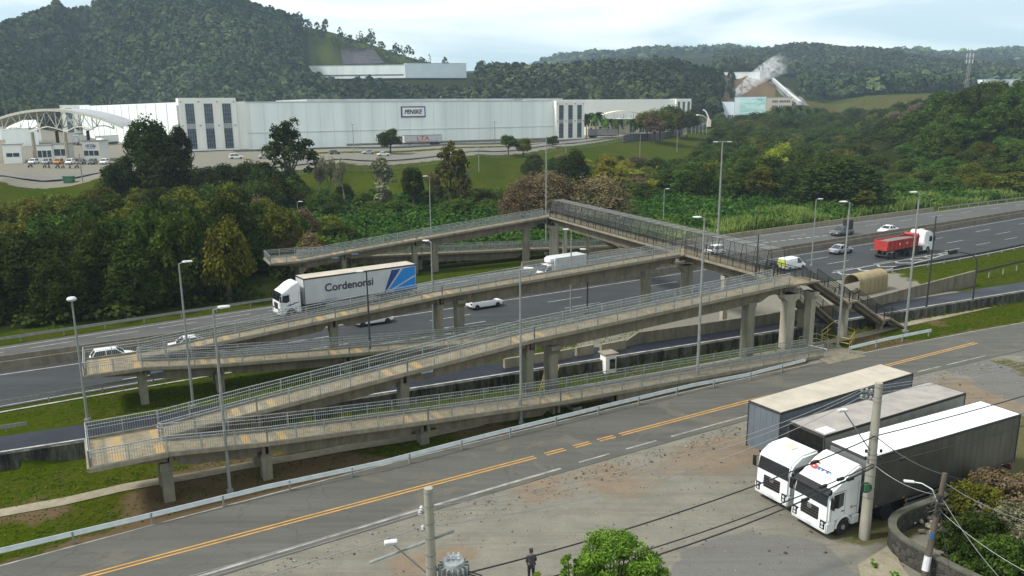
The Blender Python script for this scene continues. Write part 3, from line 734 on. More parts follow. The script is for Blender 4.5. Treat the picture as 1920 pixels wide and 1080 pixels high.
def landing(fr, s0, s1, t0, t1, z, label):
    mb = MB()
    c = fr.pt((s0+s1)/2, (t0+t1)/2, z-.09); mb.box(c, (s1-s0, t1-t0, .18), fr.a)
    for (a, b) in (((s0, t0), (s0, t1)), ((s0, t0), (s1, t0)), ((s0, t1), (s1, t1))):
        pa, pb = fr.pt(*a, z-.02), fr.pt(*b, z-.02); mb.beam(pa, pb, .16, .25, 2)
    for ss in (s0+1.6, s1-.35):
        for tt in (t0+1.2, t0+3.7):
            mb.box(fr.pt(ss, tt, z+.005), (.5, 1.7, .014), fr.a, 1)
    mb.box(fr.pt(s0+1.2, (t0+t1)/2, z+.002), (1.6, (t1-t0)*.8, .008), fr.a, 3)
    # cantilever brackets running down to the column
    for tt in (t0+1.2, t1-1.25):
        pa = fr.pt(s0+.25, tt, z-.18); pb = fr.pt(s1, tt, z-.18)
        e = fr.e; n = fr.n; vs = []
        for (p_, dep) in ((pa, .12), (pb, .62)):
            for (u, v) in ((-.5, 0), (.5, 0), (.4, -dep), (-.4, -dep)): vs.append(p_+n*u+Vector((0, 0, v)))
        mb.add(vs, [(0, 1, 5, 4), (1, 2, 6, 5), (2, 3, 7, 6), (3, 0, 4, 7), (3, 2, 1, 0), (4, 5, 6, 7)])
    o = mb.build('landing', [M['conc_deck'], M['band'], M['conc_light'], M['patch']], bridge, world=True)
    if label: o['label'] = label
    return o
def sign_plate(parent, c, ang):
    mb = MB(); mb.box(c, (.95, .03, .42), ang); mb.box(c+Vector((math.sin(ang), -math.cos(ang), 0))*.02, (.95, .01, .2), ang, 1)
    return mb.build('sign_plate', [M['blue_sign'], M['plate']], parent, world=True)
def zigzag(fr, up, low, tu, tl, land_z, l_up, l_low, l_land, w=2.3, depth=5.0, gir_low=None, far=False):
    zu = lambda s: float(np.interp(s, [p[0] for p in up], [p[1] for p in up]))
    zl = lambda s: float(np.interp(s, [p[0] for p in low], [p[1] for p in low]))
    ld = landing(fr, 0, 4.2, 0, depth, land_z, l_land)
    res = []
    for prof, t_, lab, isup in ((up, tu, l_up, True), (low, tl, l_low, False)):
        bays = [p[0] for p in prof]
        dk, zf = ramp_flight(fr, prof, t_, w, lab, bays, None)
        for (s0, z0), (s1, z1) in zip(prof[:-1], prof[1:]):
            lo = min(z0, z1)
            big = (s1-s0) > 15
            if not isup and lo < .9:
                # the foot of the ramp: solid walls down to the ground
                sm = s0 if z0 < 1.0 else s0+(z0-1.0)/(z0-z1)*(s1-s0)
                mbw = MB()
                for sg in (-1, 1):
                    a, b = fr.pt(sm, t_+sg*(w/2-.18), 0), fr.pt(s1, t_+sg*(w/2-.18), 0); zs, ze = zf(sm)-.19, zf(s1)-.19
                    e, n = fr.e, fr.n; vs = []
                    for p_, zt in ((a, zs), (b, max(ze, -.2))):
                        for (u, v) in ((-.1, zt), (.1, zt), (.1, -.3), (-.1, -.3)): vs.append(Vector((p_.x, p_.y, v))+n*u)
                    mbw.add(vs, [(0, 1, 5, 4), (1, 2, 6, 5), (2, 3, 7, 6), (3, 0, 4, 7), (3, 2, 1, 0), (4, 5, 6, 7)])
                mbw.build('foot_wall', M['conc'], dk, world=True)
                if sm-s0 > 4: girder(dk, fr.pt(s0+.15, t_, zf(s0)), fr.pt(sm, t_, zf(sm)), .5, 1.0, False)
            else:
                girder(dk, fr.pt(s0+.12, t_, z0), fr.pt(s1-.12, t_, z1), 1.15 if big else .95, 1.05)
        res.append((dk, zf))
    (du, zu), (dl, zl) = res
    e_u = up[-1][0]; e_l = low[-1][0]; hw = w/2-.06
    def line(zf, s0, s1, t_, prof):
        ss = [s0]+[p[0] for p in prof if s0 < p[0] < s1]+[s1]; return [fr.pt(s, t_, zf(s)) for s in ss]
    railing(line(zu, 4.2, e_u, tu-hw, up), du, side=1); railing(line(zu, 4.2, e_u, tu+hw, up), du, side=-1)
    railing(line(zl, 4.2, e_l, tl-hw, low), dl, side=1); railing(line(zl, 4.2, e_l, tl+hw, low), dl, side=-1)
    b = .07
    if True:
        railing([fr.pt(4.2, b, land_z), fr.pt(b, b, land_z), fr.pt(b, depth-b, land_z), fr.pt(4.2, depth-b, land_z)], ld, side=-1)
        railing([fr.pt(4.2, min(tu, tl)+hw, land_z), fr.pt(4.0, depth/2, land_z), fr.pt(4.2, max(tu, tl)-hw, land_z)], ld, posts=.6)
    return ld, du, zu, dl, zl
NU = [(4.2, 3.4), (10, 3.95), (20.6, 4.82), (31.2, 5.65), (59.2, 6.8)]; NL = [(4.2, 3.4), (10, 2.75), (21, 1.92), (32, 1.2), (61.5, .12)]
ldn, nu, nuz, nl, nlz = zigzag(NEAR, NU, NL, 3.75, 1.2, 3.4, 'upper near ramp climbing to the bridge node', 'lower near ramp coming down beside the street', 'landing at the left end of the near ramps')
MU = [(4.2, 3.25), (10, 3.75), (20.6, 4.6), (31.2, 5.45), (60.4, 6.8)]; ML = [(4.2, 3.25), (10, 2.6), (21, 1.8), (32, 1.1), (52, .3)]
ldm, mu, muz, ml, mlz = zigzag(MID, MU, ML, 3.75, 1.2, 3.25, 'upper middle ramp rising past the highway edge', 'lower middle ramp on the highway verge', 'landing at the left end of the middle ramps')
FU = [(4.2, 3.4), (10, 4.0), (20.4, 4.95), (42, 6.8)]; FL = [(4.2, 3.4), (12, 2.8), (22, 2.3), (40, 1.5), (60, .4)]
ldf, fu, fuz, fl, flz = zigzag(FARF, FU, FL, 1.2, 3.85, 3.4, 'upper far ramp in front of the woods', 'lower far ramp behind the upper one', 'landing at the left end of the far ramps')
# columns of the ramps
for fr, prof, t_, ob in ((NEAR, NU, 3.75, nu), (NEAR, NL, 1.2, nl), (MID, MU, 3.75, mu), (MID, ML, 1.2, ml), (FARF, FU, 1.2, fu), (FARF, FL, 3.85, fl)):
    for s_, z_ in prof[1:-1]:
        top = z_-.95
        if top > .35: p_ = fr.pt(s_, t_); pillar(ob, p_.x, p_.y, top, .62, .85, fr.a, zbot=None)
for fr, ob in ((NEAR, ldn), (MID, ldm), (FARF, ldf)):
    p_ = fr.pt(4.1, 1.25); pillar(ob, p_.x, p_.y, 2.55, .62, .9, fr.a)
    p_ = fr.pt(4.1, 3.75); pillar(ob, p_.x, p_.y, 2.55, .62, .9, fr.a)
p_ = NEAR.pt(33.4, 3.75); pillar(nu, p_.x, p_.y, 4.75, .8, .9, NEAR.a, cap=.35)
p_ = NEAR.pt(55.2, 3.75); pillar(nu, p_.x, p_.y, 5.5, .85, .9, NEAR.a)
p_ = MID.pt(33.4, 3.75); pillar(mu, p_.x, p_.y, 4.75, .8, .9, MID.a, cap=.35)
p_ = MID.pt(56.5, 3.75); pillar(mu, p_.x, p_.y, 5.5, .85, .9, MID.a)
p_ = FARF.pt(23.5, 1.2); pillar(fu, p_.x, p_.y, 4.1, .8, .8, FARF.a)
p_ = FARF.pt(38.5, 1.2); pillar(fu, p_.x, p_.y, 5.4, .8, .8, FARF.a)
p_ = NEAR.pt(34, 1.2); pillar(nl, p_.x, p_.y, .25, .7, .9, NEAR.a)
for fr, t_, s_, zf in ((MID, 1.2, 5.2, mlz), (NEAR, 3.75, 22.3, nuz), (FARF, 1.2, 8.7, fuz), (FARF, 1.2, 11.5, fuz)):
    ob = {id(mlz): ml, id(nuz): nu, id(fuz): fu}[id(zf)]
    sign_plate(ob, fr.pt(s_, t_-.62, zf(s_)-.42), fr.a)
# ------------------------------------------------------------------ the span over the highway
Nn = NEAR.pt(60.9, 3.75, 6.8); Fn = FARF.pt(43.2, 1.2, 6.8); Mn = MID.pt(61.6, 3.75, 6.8)
sv = (Nn-Fn); sL = sv.length; SA = math.atan2(sv.y, sv.x); SP = Fr((Fn.x, Fn.y), math.degrees(SA)); sM = (Mn-Fn).dot(sv.normalized())
mb = MB(); W2 = 2.5
mb.beam(SP.pt(-1.2, 0, 6.71), SP.pt(sL+1.2, 0, 6.71), W2, .18)
for sg in (-1, 1): mb.beam(SP.pt(-1.2, sg*(W2/2-.04), 6.79), SP.pt(sL+1.2, sg*(W2/2-.04), 6.79), .14, .26, 1)
# slabs joining the ramps and the stair to the span
mb.box(NEAR.pt(61.0, 3.75, 6.705), (4.6, 2.5, .17), NEAR.a); mb.box(MID.pt(61.2, 3.75, 6.70), (2.4, 2.5, .16), MID.a); mb.box(FARF.pt(42.8, 1.2, 6.70), (2.4, 2.5, .16), FARF.a)
for s_ in (2.5, sM-1.8, sM+1.8, sL-2.2): mb.box(SP.pt(s_, 0, 6.805), (.5, 1.9, .014), SP.a, 2)
span = mb.build('span', [M['conc_deck'], M['conc_light'], M['band']], bridge, world=True); span['label'] = 'level walkway across both carriageways'
girder(span, SP.pt(.3, 0, 6.8), SP.pt(sM-.3, 0, 6.8), 1.25, 1.1); girder(span, SP.pt(sM+.3, 0, 6.8), SP.pt(sL-.2, 0, 6.8), 1.05, 1.1)
for sg in (-1, 1):
    gaps = [(-1.0, sL+1.0)]
    if sg == -1: gaps = [(1.4, sM-1.3), (sM+1.3, sL-1.4)]   # open towards the ramps (camera's left)
    for a, b in gaps: railing([SP.pt(a, sg*(W2/2-.08), 6.8), SP.pt(b, sg*(W2/2-.08), 6.8)], span, 'rail_dark', side=-sg, bal=.16)
# mesh cage
mb = MB(); mw = MB()
k = int((sL-4.5)/1.9)
ss = [1.6+i*(sL-4.2)/k for i in range(k+1)]
prof = [(-1.17, 7.9), (-.98, 9.5), (.98, 9.5), (1.17, 7.9)]
for s_ in ss:
    pp = [SP.pt(s_+(.0 if i < 1 else .15*i % .3), a, b) for i, (a, b) in enumerate(prof)]
    mb.path([SP.pt(s_, -1.15, 6.8)]+pp+[SP.pt(s_, 1.15, 6.8)], .035, 5)
for i, (a, b) in enumerate(prof): mb.tube(SP.pt(ss[0], a, b), SP.pt(ss[-1], a, b), .028, n=5)
cage = mb.build('cage_frame', M['rail_dark'], span, world=True)
pr = [Vector((0, a, b)) for a, b in prof]
for a, b in zip(pr[:-1], pr[1:]):
    n_ = int((b-a).length/.17)
    for i in range(n_):
        c = a.lerp(b, (i+.5)/n_); mw.tube(SP.pt(ss[0], c.y, c.z), SP.pt(ss[-1], c.y, c.z), .0075, n=3, cap=False)
s_ = ss[0]
while s_ < ss[-1]:
    pp = [SP.pt(s_, a, b) for a, b in prof]
    for a, b in zip(pp[:-1], pp[1:]): mw.tube(a, b, .0075, n=3, cap=False)
    s_ += .2
mw.build('wire_mesh', M['galv_dull'], cage, world=True)
# columns of the span
def cpil(sx, st, fr, ztop, wx, wy, mat, cap=None): p_ = fr.pt(sx, st); return pillar(span, p_.x, p_.y, ztop, wx, wy, fr.a, mat, cap)
cpil(sL-.4, 0, SP, 5.5, .95, .95, 'conc_white', .5); cpil(63.2, 3.4, NEAR, 5.6, .6, .75, 'conc_white', .3)
cpil(sM, 0, SP, 5.35, .95, 1.0, 'conc_pillar', .55); cpil(sM+7, 0, SP, 5.4, .55, .6, 'conc_white')
cpil(.3, 0, SP, 5.4, .95, .95, 'conc_white', .4); cpil(45.5, 1.4, FARF, 5.6, .5, .6, 'conc_white', .25)
# ------------------------------------------------------------------ staircases
def stair(fr, t_, segs, w, label, pil):
    """segs: list of (s0,z0,s1,z1); equal z = landing"""
    mb = MB(); rl = [[], []]
    for (s0, z0, s1, z1) in segs:
        if abs(z0-z1) < .01:
            mb.box(fr.pt((s0+s1)/2, t_, z0-.1), (s1-s0, w, .2), fr.a)
        else:
            k = max(2, round(abs(z0-z1)/.175)); ds = (s1-s0)/k; dz = (z1-z0)/k
            for i in range(k):
                zt = z0+dz*(i+1); mb.box(fr.pt(s0+ds*(i+.5), t_, zt-.11), (abs(ds)+.03, w, .18), fr.a)
            a, b = fr.pt(s0, t_, z0-.45), fr.pt(s1, t_, z1-.45); mb.beam(a, b, w*.55, .5, 1)
        for j, sg in enumerate((-1, 1)):
            if not rl[j]: rl[j].append(fr.pt(s0, t_+sg*(w/2-.06), z0))
            rl[j].append(fr.pt(s1, t_+sg*(w/2-.06), z1))
    o = mb.build('staircase', [M['conc_deck'], M['conc']], bridge, world=True); o['label'] = label
    for j in (0, 1): railing(rl[j], o, 'rail_dark', bal=.17, rails=True)
    for s_, zt, mt_ in pil:
        p_ = fr.pt(s_, t_); pillar(o, p_.x, p_.y, zt, .45, .55, fr.a, mt_, .25)
    return o
stair(NEAR, 3.75, [(63.2, 6.8, 68.2, 3.95), (68.2, 3.95, 69.6, 3.95), (69.6, 3.95, 74.0, 1.35), (74.0, 1.35, 75.2, 1.35), (75.2, 1.35, 77.6, .1)], 1.9, 'staircase down to the street verge', [(68.9, 3.6, 'conc_white'), (74.6, 1.1, 'conc_light')])
sg_ = Fr((NEAR.pt(63, 6.4).x, NEAR.pt(63, 6.4).y), 29.3)
stair(NEAR, 6.6, [(59.6, 6.8, 61.0, 6.8), (61.0, 6.8, 65.2, 3.6), (65.2, 3.6, 66.4, 3.6), (66.4, 3.6, 71.2, .3)], 1.7, 'staircase down to the bus stop', [(65.8, 3.2, 'conc_light')])
stair(FARF, 3.0, [(43.6, 6.8, 45.5, 6.8), (45.5, 6.8, 50.0, 3.9), (50.0, 3.9, 51.4, 3.9), (51.4, 3.9, 57.2, .1)], 1.9, 'staircase down to the far verge', [(45.0, 6.4, 'conc_white'), (50.7, 3.5, 'conc_light')])
# ------------------------------------------------------------------ vehicles (x forward, y left, z up)
def wheel(parent, x, y, r, w_, rimr=.58, rimmat='rim', hub=False):
    mb = MB(); s = 1 if y > 0 else -1
    mb.lathe((x, y, r), [(r*rimr, -w_/2), (r*.93, -w_/2), (r, -w_/2+.03), (r, w_/2-.03), (r*.93, w_/2), (r*rimr, w_/2)], 'y', 20)
    ty = mb.build('wheel', M['black'], parent, smooth=True)
    mb = MB(); o = s*(w_/2-.02)
    mb.lathe((x, y, r), sorted([(r*rimr, o-.02*s), (r*rimr*.85, o+.015*s), (r*rimr*.8, o-.05*s), (r*.3, o-.07*s), (r*.26, o+(.05 if hub else -.01)*s)], key=lambda q: q[1]*s) if False else [(r*rimr, o-.03*s), (r*rimr, o+.012*s), (r*rimr*.86, o+.012*s), (r*rimr*.8, o-.05*s), (r*.32, o-.06*s), (r*.26, o+(.06 if hub else 0)*s)], 'y', 18)
    for k in range(8):
        a = 2*PI*k/8; mb.box((x+r*rimr*.62*math.cos(a), y+o-.035*s, r+r*rimr*.62*math.sin(a)), (r*.09, .03, r*.09), 0, 1)
    mb.build('rim', [M[rimmat], M['black']], ty, smooth=False)
    return ty
def car(name, label, cat, loc, rz, paint, style='sedan', group=None, small=False):
    Lc, Wc, Hc = {'sedan': (4.5, 1.76, 1.46), 'hatch': (4.0, 1.72, 1.5), 'suv': (4.4, 1.82, 1.64), 'pickup': (5.0, 1.85, 1.72), 'van': (4.4, 1.8, 1.82)}[style]
    t = thing(name, label, cat, loc, rz, group); p = M[paint]; h = Wc/2; bz = .97 if style in ('suv', 'pickup', 'van') else .9
    mb = MB(); X = Lc/2
    hood = X-.95
    secs = [(-X, h*.82, .42, bz-.12, .12, .95), (-X+.12, h*.95, .3, bz-.03, .14, .93), (-X+.5, h, .24, bz, .14, .93), (0, h, .22, bz, .14, .93), (hood-.1, h, .22, bz, .14, .92), (X-.45, h*.97, .24, bz-.1, .16, .9), (X-.12, h*.9, .28, bz-.22, .16, .9), (X, h*.74, .38, bz-.36, .12, .9)]
    mb.loft(secs); body = mb.build('body', p, t, smooth=True)
    g0, g1, r0, r1 = {'sedan': (-X+.75, X-1.25, -X+1.5, X-2.0), 'hatch': (-X+.1, X-1.0, -X+.55, X-1.75), 'suv': (-X+.12, X-1.1, -X+.5, X-1.85), 'pickup': (-.75, X-1.25, -.55, X-2.0), 'van': (X-2.4, X-.75, X-2.4, X-1.55)}[style]
    mb = MB(); bh, th = h*.9, h*.72; z0, z1 = bz-.02, Hc-.05
    def frus(mb_, a0, a1, b0, b1, w0, w1, zz0, zz1, mi=0):
        mb_.add([(a0, -w0, zz0), (a1, -w0, zz0), (a1, w0, zz0), (a0, w0, zz0), (b0, -w1, zz1), (b1, -w1, zz1), (b1, w1, zz1), (b0, w1, zz1)], [(3, 2, 1, 0), (4, 5, 6, 7), (0, 1, 5, 4), (1, 2, 6, 5), (2, 3, 7, 6), (3, 0, 4, 7)], mi)
    frus(mb, g0, g1, r0, r1, bh, th, z0, z1); mb.build('windows', M['glass'], t, bevel=.05, seg=2)
    mb = MB(); mb.loft([(r0-.06, th*.9, z1-.05, z1+.0, .03, .9), (r0+.1, th*1.02, z1-.03, z1+.045, .04, .9), ((r0+r1)/2, th*1.03, z1-.02, z1+.06, .04, .9), (r1-.1, th*1.0, z1-.03, z1+.035, .04, .9), (r1+.08, th*.9, z1-.07, z1-.01, .03, .9)])
    rf = mb.build('roof', p, t, smooth=True)
    mb = MB()
    for sg in (-1, 1):
        for (a, b) in ((g0+.03, r0), (g1-.03, r1)): mb.tube((a, sg*bh*.985, z0), (b, sg*th*.99, z1), .05, .045, 5)
        for k in ((.45,) if style != 'van' else ()): mb.tube((g0+(g1-g0)*k, sg*bh, z0), (r0+(r1-r0)*(k+.05), sg*th*1.0, z1), .045, .04, 5)
    mb.build('window_pillars', p, t)
    if style == 'van':
        mb = MB(); mb.loft([(-X+.03, h*.9, bz-.3, Hc-.1, .15, .88), (-X+.15, h*.97, bz-.3, Hc, .18, .86), (X-2.35, h*.97, bz-.3, Hc, .18, .86), (X-1.9, h*.9, bz-.2, Hc-.03, .18, .84)]); mb.build('cargo_body', p, t, smooth=True)
        mb = MB(); mb.box((-X-.005, 0, 1.15), (.03, 1.35, 1.05)); mb.build('rear_door', M['lime'], t)
    if style == 'pickup':
        mb = MB(); mb.bb(-X+.12, -.85, -h*.78, h*.78, bz-.02, bz+.02); mb.build('cargo_bed', M['black'], t)
    mb = MB()
    for sg in (-1, 1): mb.box((X-.1, sg*h*.66, bz-.34), (.2, .36, .13), sg*-.25)
    for sg in (-1, 1): pass
    mb.build('headlight', M['lamp_clear'], t, bevel=.03)
    mb = MB()
    for sg in (-1, 1): mb.box((-X+.05, sg*h*.76, bz-.2), (.14, .28, .2))
    mb.build('tail_light', M['lamp_red'], t, bevel=.02)
    mb = MB(); mb.box((X-.03, 0, bz-.42), (.06, .9, .14)); mb.box((X-.02, 0, .36), (.08, 1.1, .12)); mb.build('grille', M['black_gloss'], t)
    mb = MB(); mb.box((-X-.01, 0, .55), (.02, .42, .13)); mb.build('number_plate', M['plate'], t)
    mb = MB()
    for sg in (-1, 1): mb.box((g1-.25, sg*(h+.06), bz+.06), (.14, .18, .12))
    mb.build('mirrors', p, t, bevel=.02)
    if not small:
        for x in (X-.82, -X+.78):
            for sg in (-1, 1): wheel(t, x, sg*(h-.1), .32, .2)
    else:
        for x in (X-.82, -X+.78):
            for sg in (-1, 1):
                mb = MB(); mb.lathe((x, sg*(h-.1), .32), [(.2, -.1), (.32, -.1), (.32, .1), (.2, .1)], 'y', 12); mb.build('wheel', M['black'], t)
    return t
def tractor(name, label, cat, loc, rz, style='high', axles=2, detail=True, group=None, stripes=False, writing=False, old=False):
    t = thing(name, label, cat, loc, rz, group); P_ = M['white_paint']; h = 1.25
    # cab shell: side outline extruded across, rounded
    roof = {'high': [(-1.25, 3.35), (-1.05, 3.62), (-.3, 3.62), (.55, 3.42), (.98, 3.08)], 'fair': [(-1.25, 3.3), (-1.2, 3.95), (-.9, 4.0), (-.2, 3.72), (.62, 3.15), (1.02, 2.95)], 'mid': [(-1.25, 3.2), (-1.1, 3.42), (.3, 3.36), (.95, 3.0)]}[style]
    out = [(-1.25, 1.05)]+roof+[(1.12, 2.78), (1.24, 2.0), (1.27, 1.0)]
    mb = MB(); mb.prism(out, 'y', -h, h); cab = mb.build('cab', P_, t, smooth=True, bevel=.11, seg=3)
    # bumper and lower cab
    mb = MB(); mb.prism([(.62, .42), (1.22, .36), (1.34, .5), (1.33, 1.06), (.62, 1.06)], 'y', -h-.01, h+.01)
    mb.build('bumper', P_, t, smooth=True, bevel=.06, seg=2)
    for sg in (-1, 1):
        mb = MB(); pts = []
        for k in range(9):
            a = PI*k/8; pts.append((-.05+.66*math.cos(a), .55+.66*math.sin(a)))
        outl = [(q[0]*1.0, q[1]) for q in pts]; inner = [(-.05+.56*math.cos(PI*k/8), .55+.56*math.sin(PI*k/8)) for k in range(9)]
        mb.prism(outl+inner[::-1], 'y', min(sg*(h-.42), sg*(h+.02)), max(sg*(h-.42), sg*(h+.02)))
        mb.build('fender', P_, t, bevel=.02)
        mb = MB(); mb.bb(-1.25, -.72, min(sg*.8, sg*h), max(sg*.8, sg*h), .5, 1.03)
        mb.build('side_skirt', P_, t, bevel=.03)
    # windscreen on the sloping front: between (1.24,2.0) and (1.12,2.78)
    def front(z): return 1.24+(z-2.0)*(-.12/.78) if z > 2 else 1.27-.03*(z-1)
    def fplate(nm, y0, y1, z0, z1, mt, pr=.012, th=.03, parent=t, skew=0):
        mb = MB(); a0, a1 = front(z0)+pr, front(z1)+pr
        mb.add([(a0, y0, z0), (a0, y1, z0), (a1, y1-skew, z1), (a1, y0+skew, z1), (a0-th-.05, y0, z0), (a0-th-.05, y1, z0), (a1-th-.05, y1-skew, z1), (a1-th-.05, y0+skew, z1)], [(0, 1, 2, 3), (7, 6, 5, 4), (0, 4, 5, 1), (1, 5, 6, 2), (2, 6, 7, 3), (3, 7, 4, 0)])
        return mb.build(nm, mt, parent)
    fplate('windscreen', -h+.1, h-.1, 1.98, 2.74, M['glass'], .014, skew=.05)
    if style == 'fair':
        mb = MB(); mb.prism([(1.02, 2.72), (1.34, 2.66), (1.36, 2.72), (1.05, 2.98)], 'y', -h+.02, h-.02); sv_ = mb.build('sun_visor', M['black_gloss'], t)
    # grille with slats
    gr = fplate('grille', -.62, .62, .92, 1.72, M['black_gloss'], .012)
    mb = MB()
    for k in range(5): z = 1.0+k*.155; mb.box((front(z)+.035, 0, z), (.05, 1.22, .05))
    mb.build('grille_slats', M['chassis'], gr)
    if detail:
        mb = MB(); mb.lathe((front(1.58)+.05, 0, 1.58), [(.15, -.01), (.15, .015), (.12, .015), (.12, -.01)], 'x', 20)
        for sg in (-1, 1):
            mb.tube((front(1.6)+.06, sg*.075, 1.67), (front(1.6)+.06, sg*.03, 1.49), .01, n=4); mb.tube((front(1.6)+.06, sg*.03, 1.49), (front(1.6)+.06, 0, 1.58), .01, n=4)
            mb.tube((front(1.6)+.06, sg*.035, 1.68), (front(1.6)+.06, 0, 1.60), .01, n=4)
        mb.build('emblem', M['rim'], gr)
    mb = MB(); mb.box((1.345, .05 if old else 0, .62), (.02, .42, .14)); mb.build('number_plate', M['plate'], t)
    for sg in (-1, 1):
        mb = MB(); mb.box((1.27, sg*.98, .86), (.16, .38, .52)); hl = mb.build('headlight', M['black_gloss'], t, bevel=.04)
        mb = MB()
        for z in (.76, .97): mb.lathe((1.33, sg*.98, z), [(.085, 0), (.085, .03), (.05, .035)], 'x', 14)
        mb.build('lens', M['lamp_clear'], hl)
        # side windows, doors
        mb = MB(); y0, y1 = (sg*h, sg*(h+.012))
        mb.prism([(.95, 1.88), (.88, 2.62), (.1, 2.66), (.1, 1.88), (.45, 1.75)], 'y', min(y0, y1), max(y0, y1)); mb.build('side_window', M['glass'], t)
        mb = MB()
        for a, b in (((1.02, 1.1), (1.02, 2.2)), ((-.02, 1.3), (-.02, 2.75)), ((-.02, 2.75), (.9, 2.72)), ((-1.0, 1.1), (-1.0, 3.1))):
            mb.box(((a[0]+b[0])/2, sg*(h+.002), (a[1]+b[1])/2), (max(abs(a[0]-b[0]), .015), .012, max(abs(a[1]-b[1]), .015)))
        mb.box((.14, sg*(h+.02), 1.55), (.18, .03, .05))
        mb.build('door_seams', M['chassis'], t)
        mb = MB(); mb.tube((1.05, sg*h, 2.62), (1.22, sg*(h+.22), 2.6), .022, n=5); mb.tube((1.1, sg*h, 1.95), (1.22, sg*(h+.22), 1.98), .022, n=5)
        mb.box((1.2, sg*(h+.22), 2.28), (.1, .24, .66)); mb.build('mirror', M['black_gloss'], t, bevel=.03)
        mb = MB(); mb.box((.35, sg*(h-.04), .62), (.3, .1, .1)); mb.build('step', M['chassis'], t)
    if style != 'fair':
        mb = MB(); mb.box((-.15, 0, roof[2][1]+.05), (.62, .72, .07)); mb.build('roof_hatch', M['cream'], t, bevel=.03)
        mb = MB(); mb.tube((-.5, -.75, 3.55), (-.62, -.75, 4.3), .012, n=4); mb.build('aerial', M['chassis'], t)
    # chassis
    mb = MB(); Lr = -5.6 if axles == 3 else -4.6
    for sg in (-1, 1): mb.bb(Lr, 1.0, sg*.42-.05, sg*.42+.05, .72, .98)
    mb.bb(-1.5, -1.2, -1., 1., .9, 1.1); mb.box((-3.6, 0, 1.12), (1.0, 1.0, .14)); mb.box((-1.9, .98, .72), (.9, .45, .5)); mb.box((-2.0, -.98, .72), (1.1, .45, .5))
    for k in range(4): mb.box((-1.9+.0*k, 0, .5), (.6, 2.0, .08))
    mb.box((-1.36, .85, 1.9), (.14, .16, 1.7)); mb.box((Lr+.05, 0, .72), (.1, 2.3, .14))
    mb.build('chassis', M['chassis'], t)
    for sg in (-1, 1): wheel(t, -.05, sg*1.07, .5, .3, .56, hub=True)
    for x in ((-3.6,) if axles == 2 else (-3.35, -4.65)):
        for sg in (-1, 1):
            wheel(t, x, sg*.98, .5, .52, .56)
            mb = MB(); arc = [(x+.62*math.cos(PI*k/8), .52+.62*math.sin(PI*k/8)) for k in range(9)]; arc2 = [(x+.58*math.cos(PI*k/8), .52+.58*math.sin(PI*k/8)) for k in range(9)]
            mb.prism(arc+arc2[::-1], 'y', min(sg*.7, sg*1.26), max(sg*.7, sg*1.26)); mb.build('mudguard', M['black'], t)
    if stripes:
        for sg in (-1, 1):
            mb = MB()
            for k in range(3):
                x0 = .1-.42*k; mb.prism([(x0, 1.32+.12*k), (x0+.55, 1.42+.12*k), (x0-.35, 1.20+.12*k+.28)], 'y', min(sg*(h+.004), sg*(h+.012)), max(sg*(h+.004), sg*(h+.012)))
            mb.build('stripe_decal', M['logo_navy'], t)
    return t
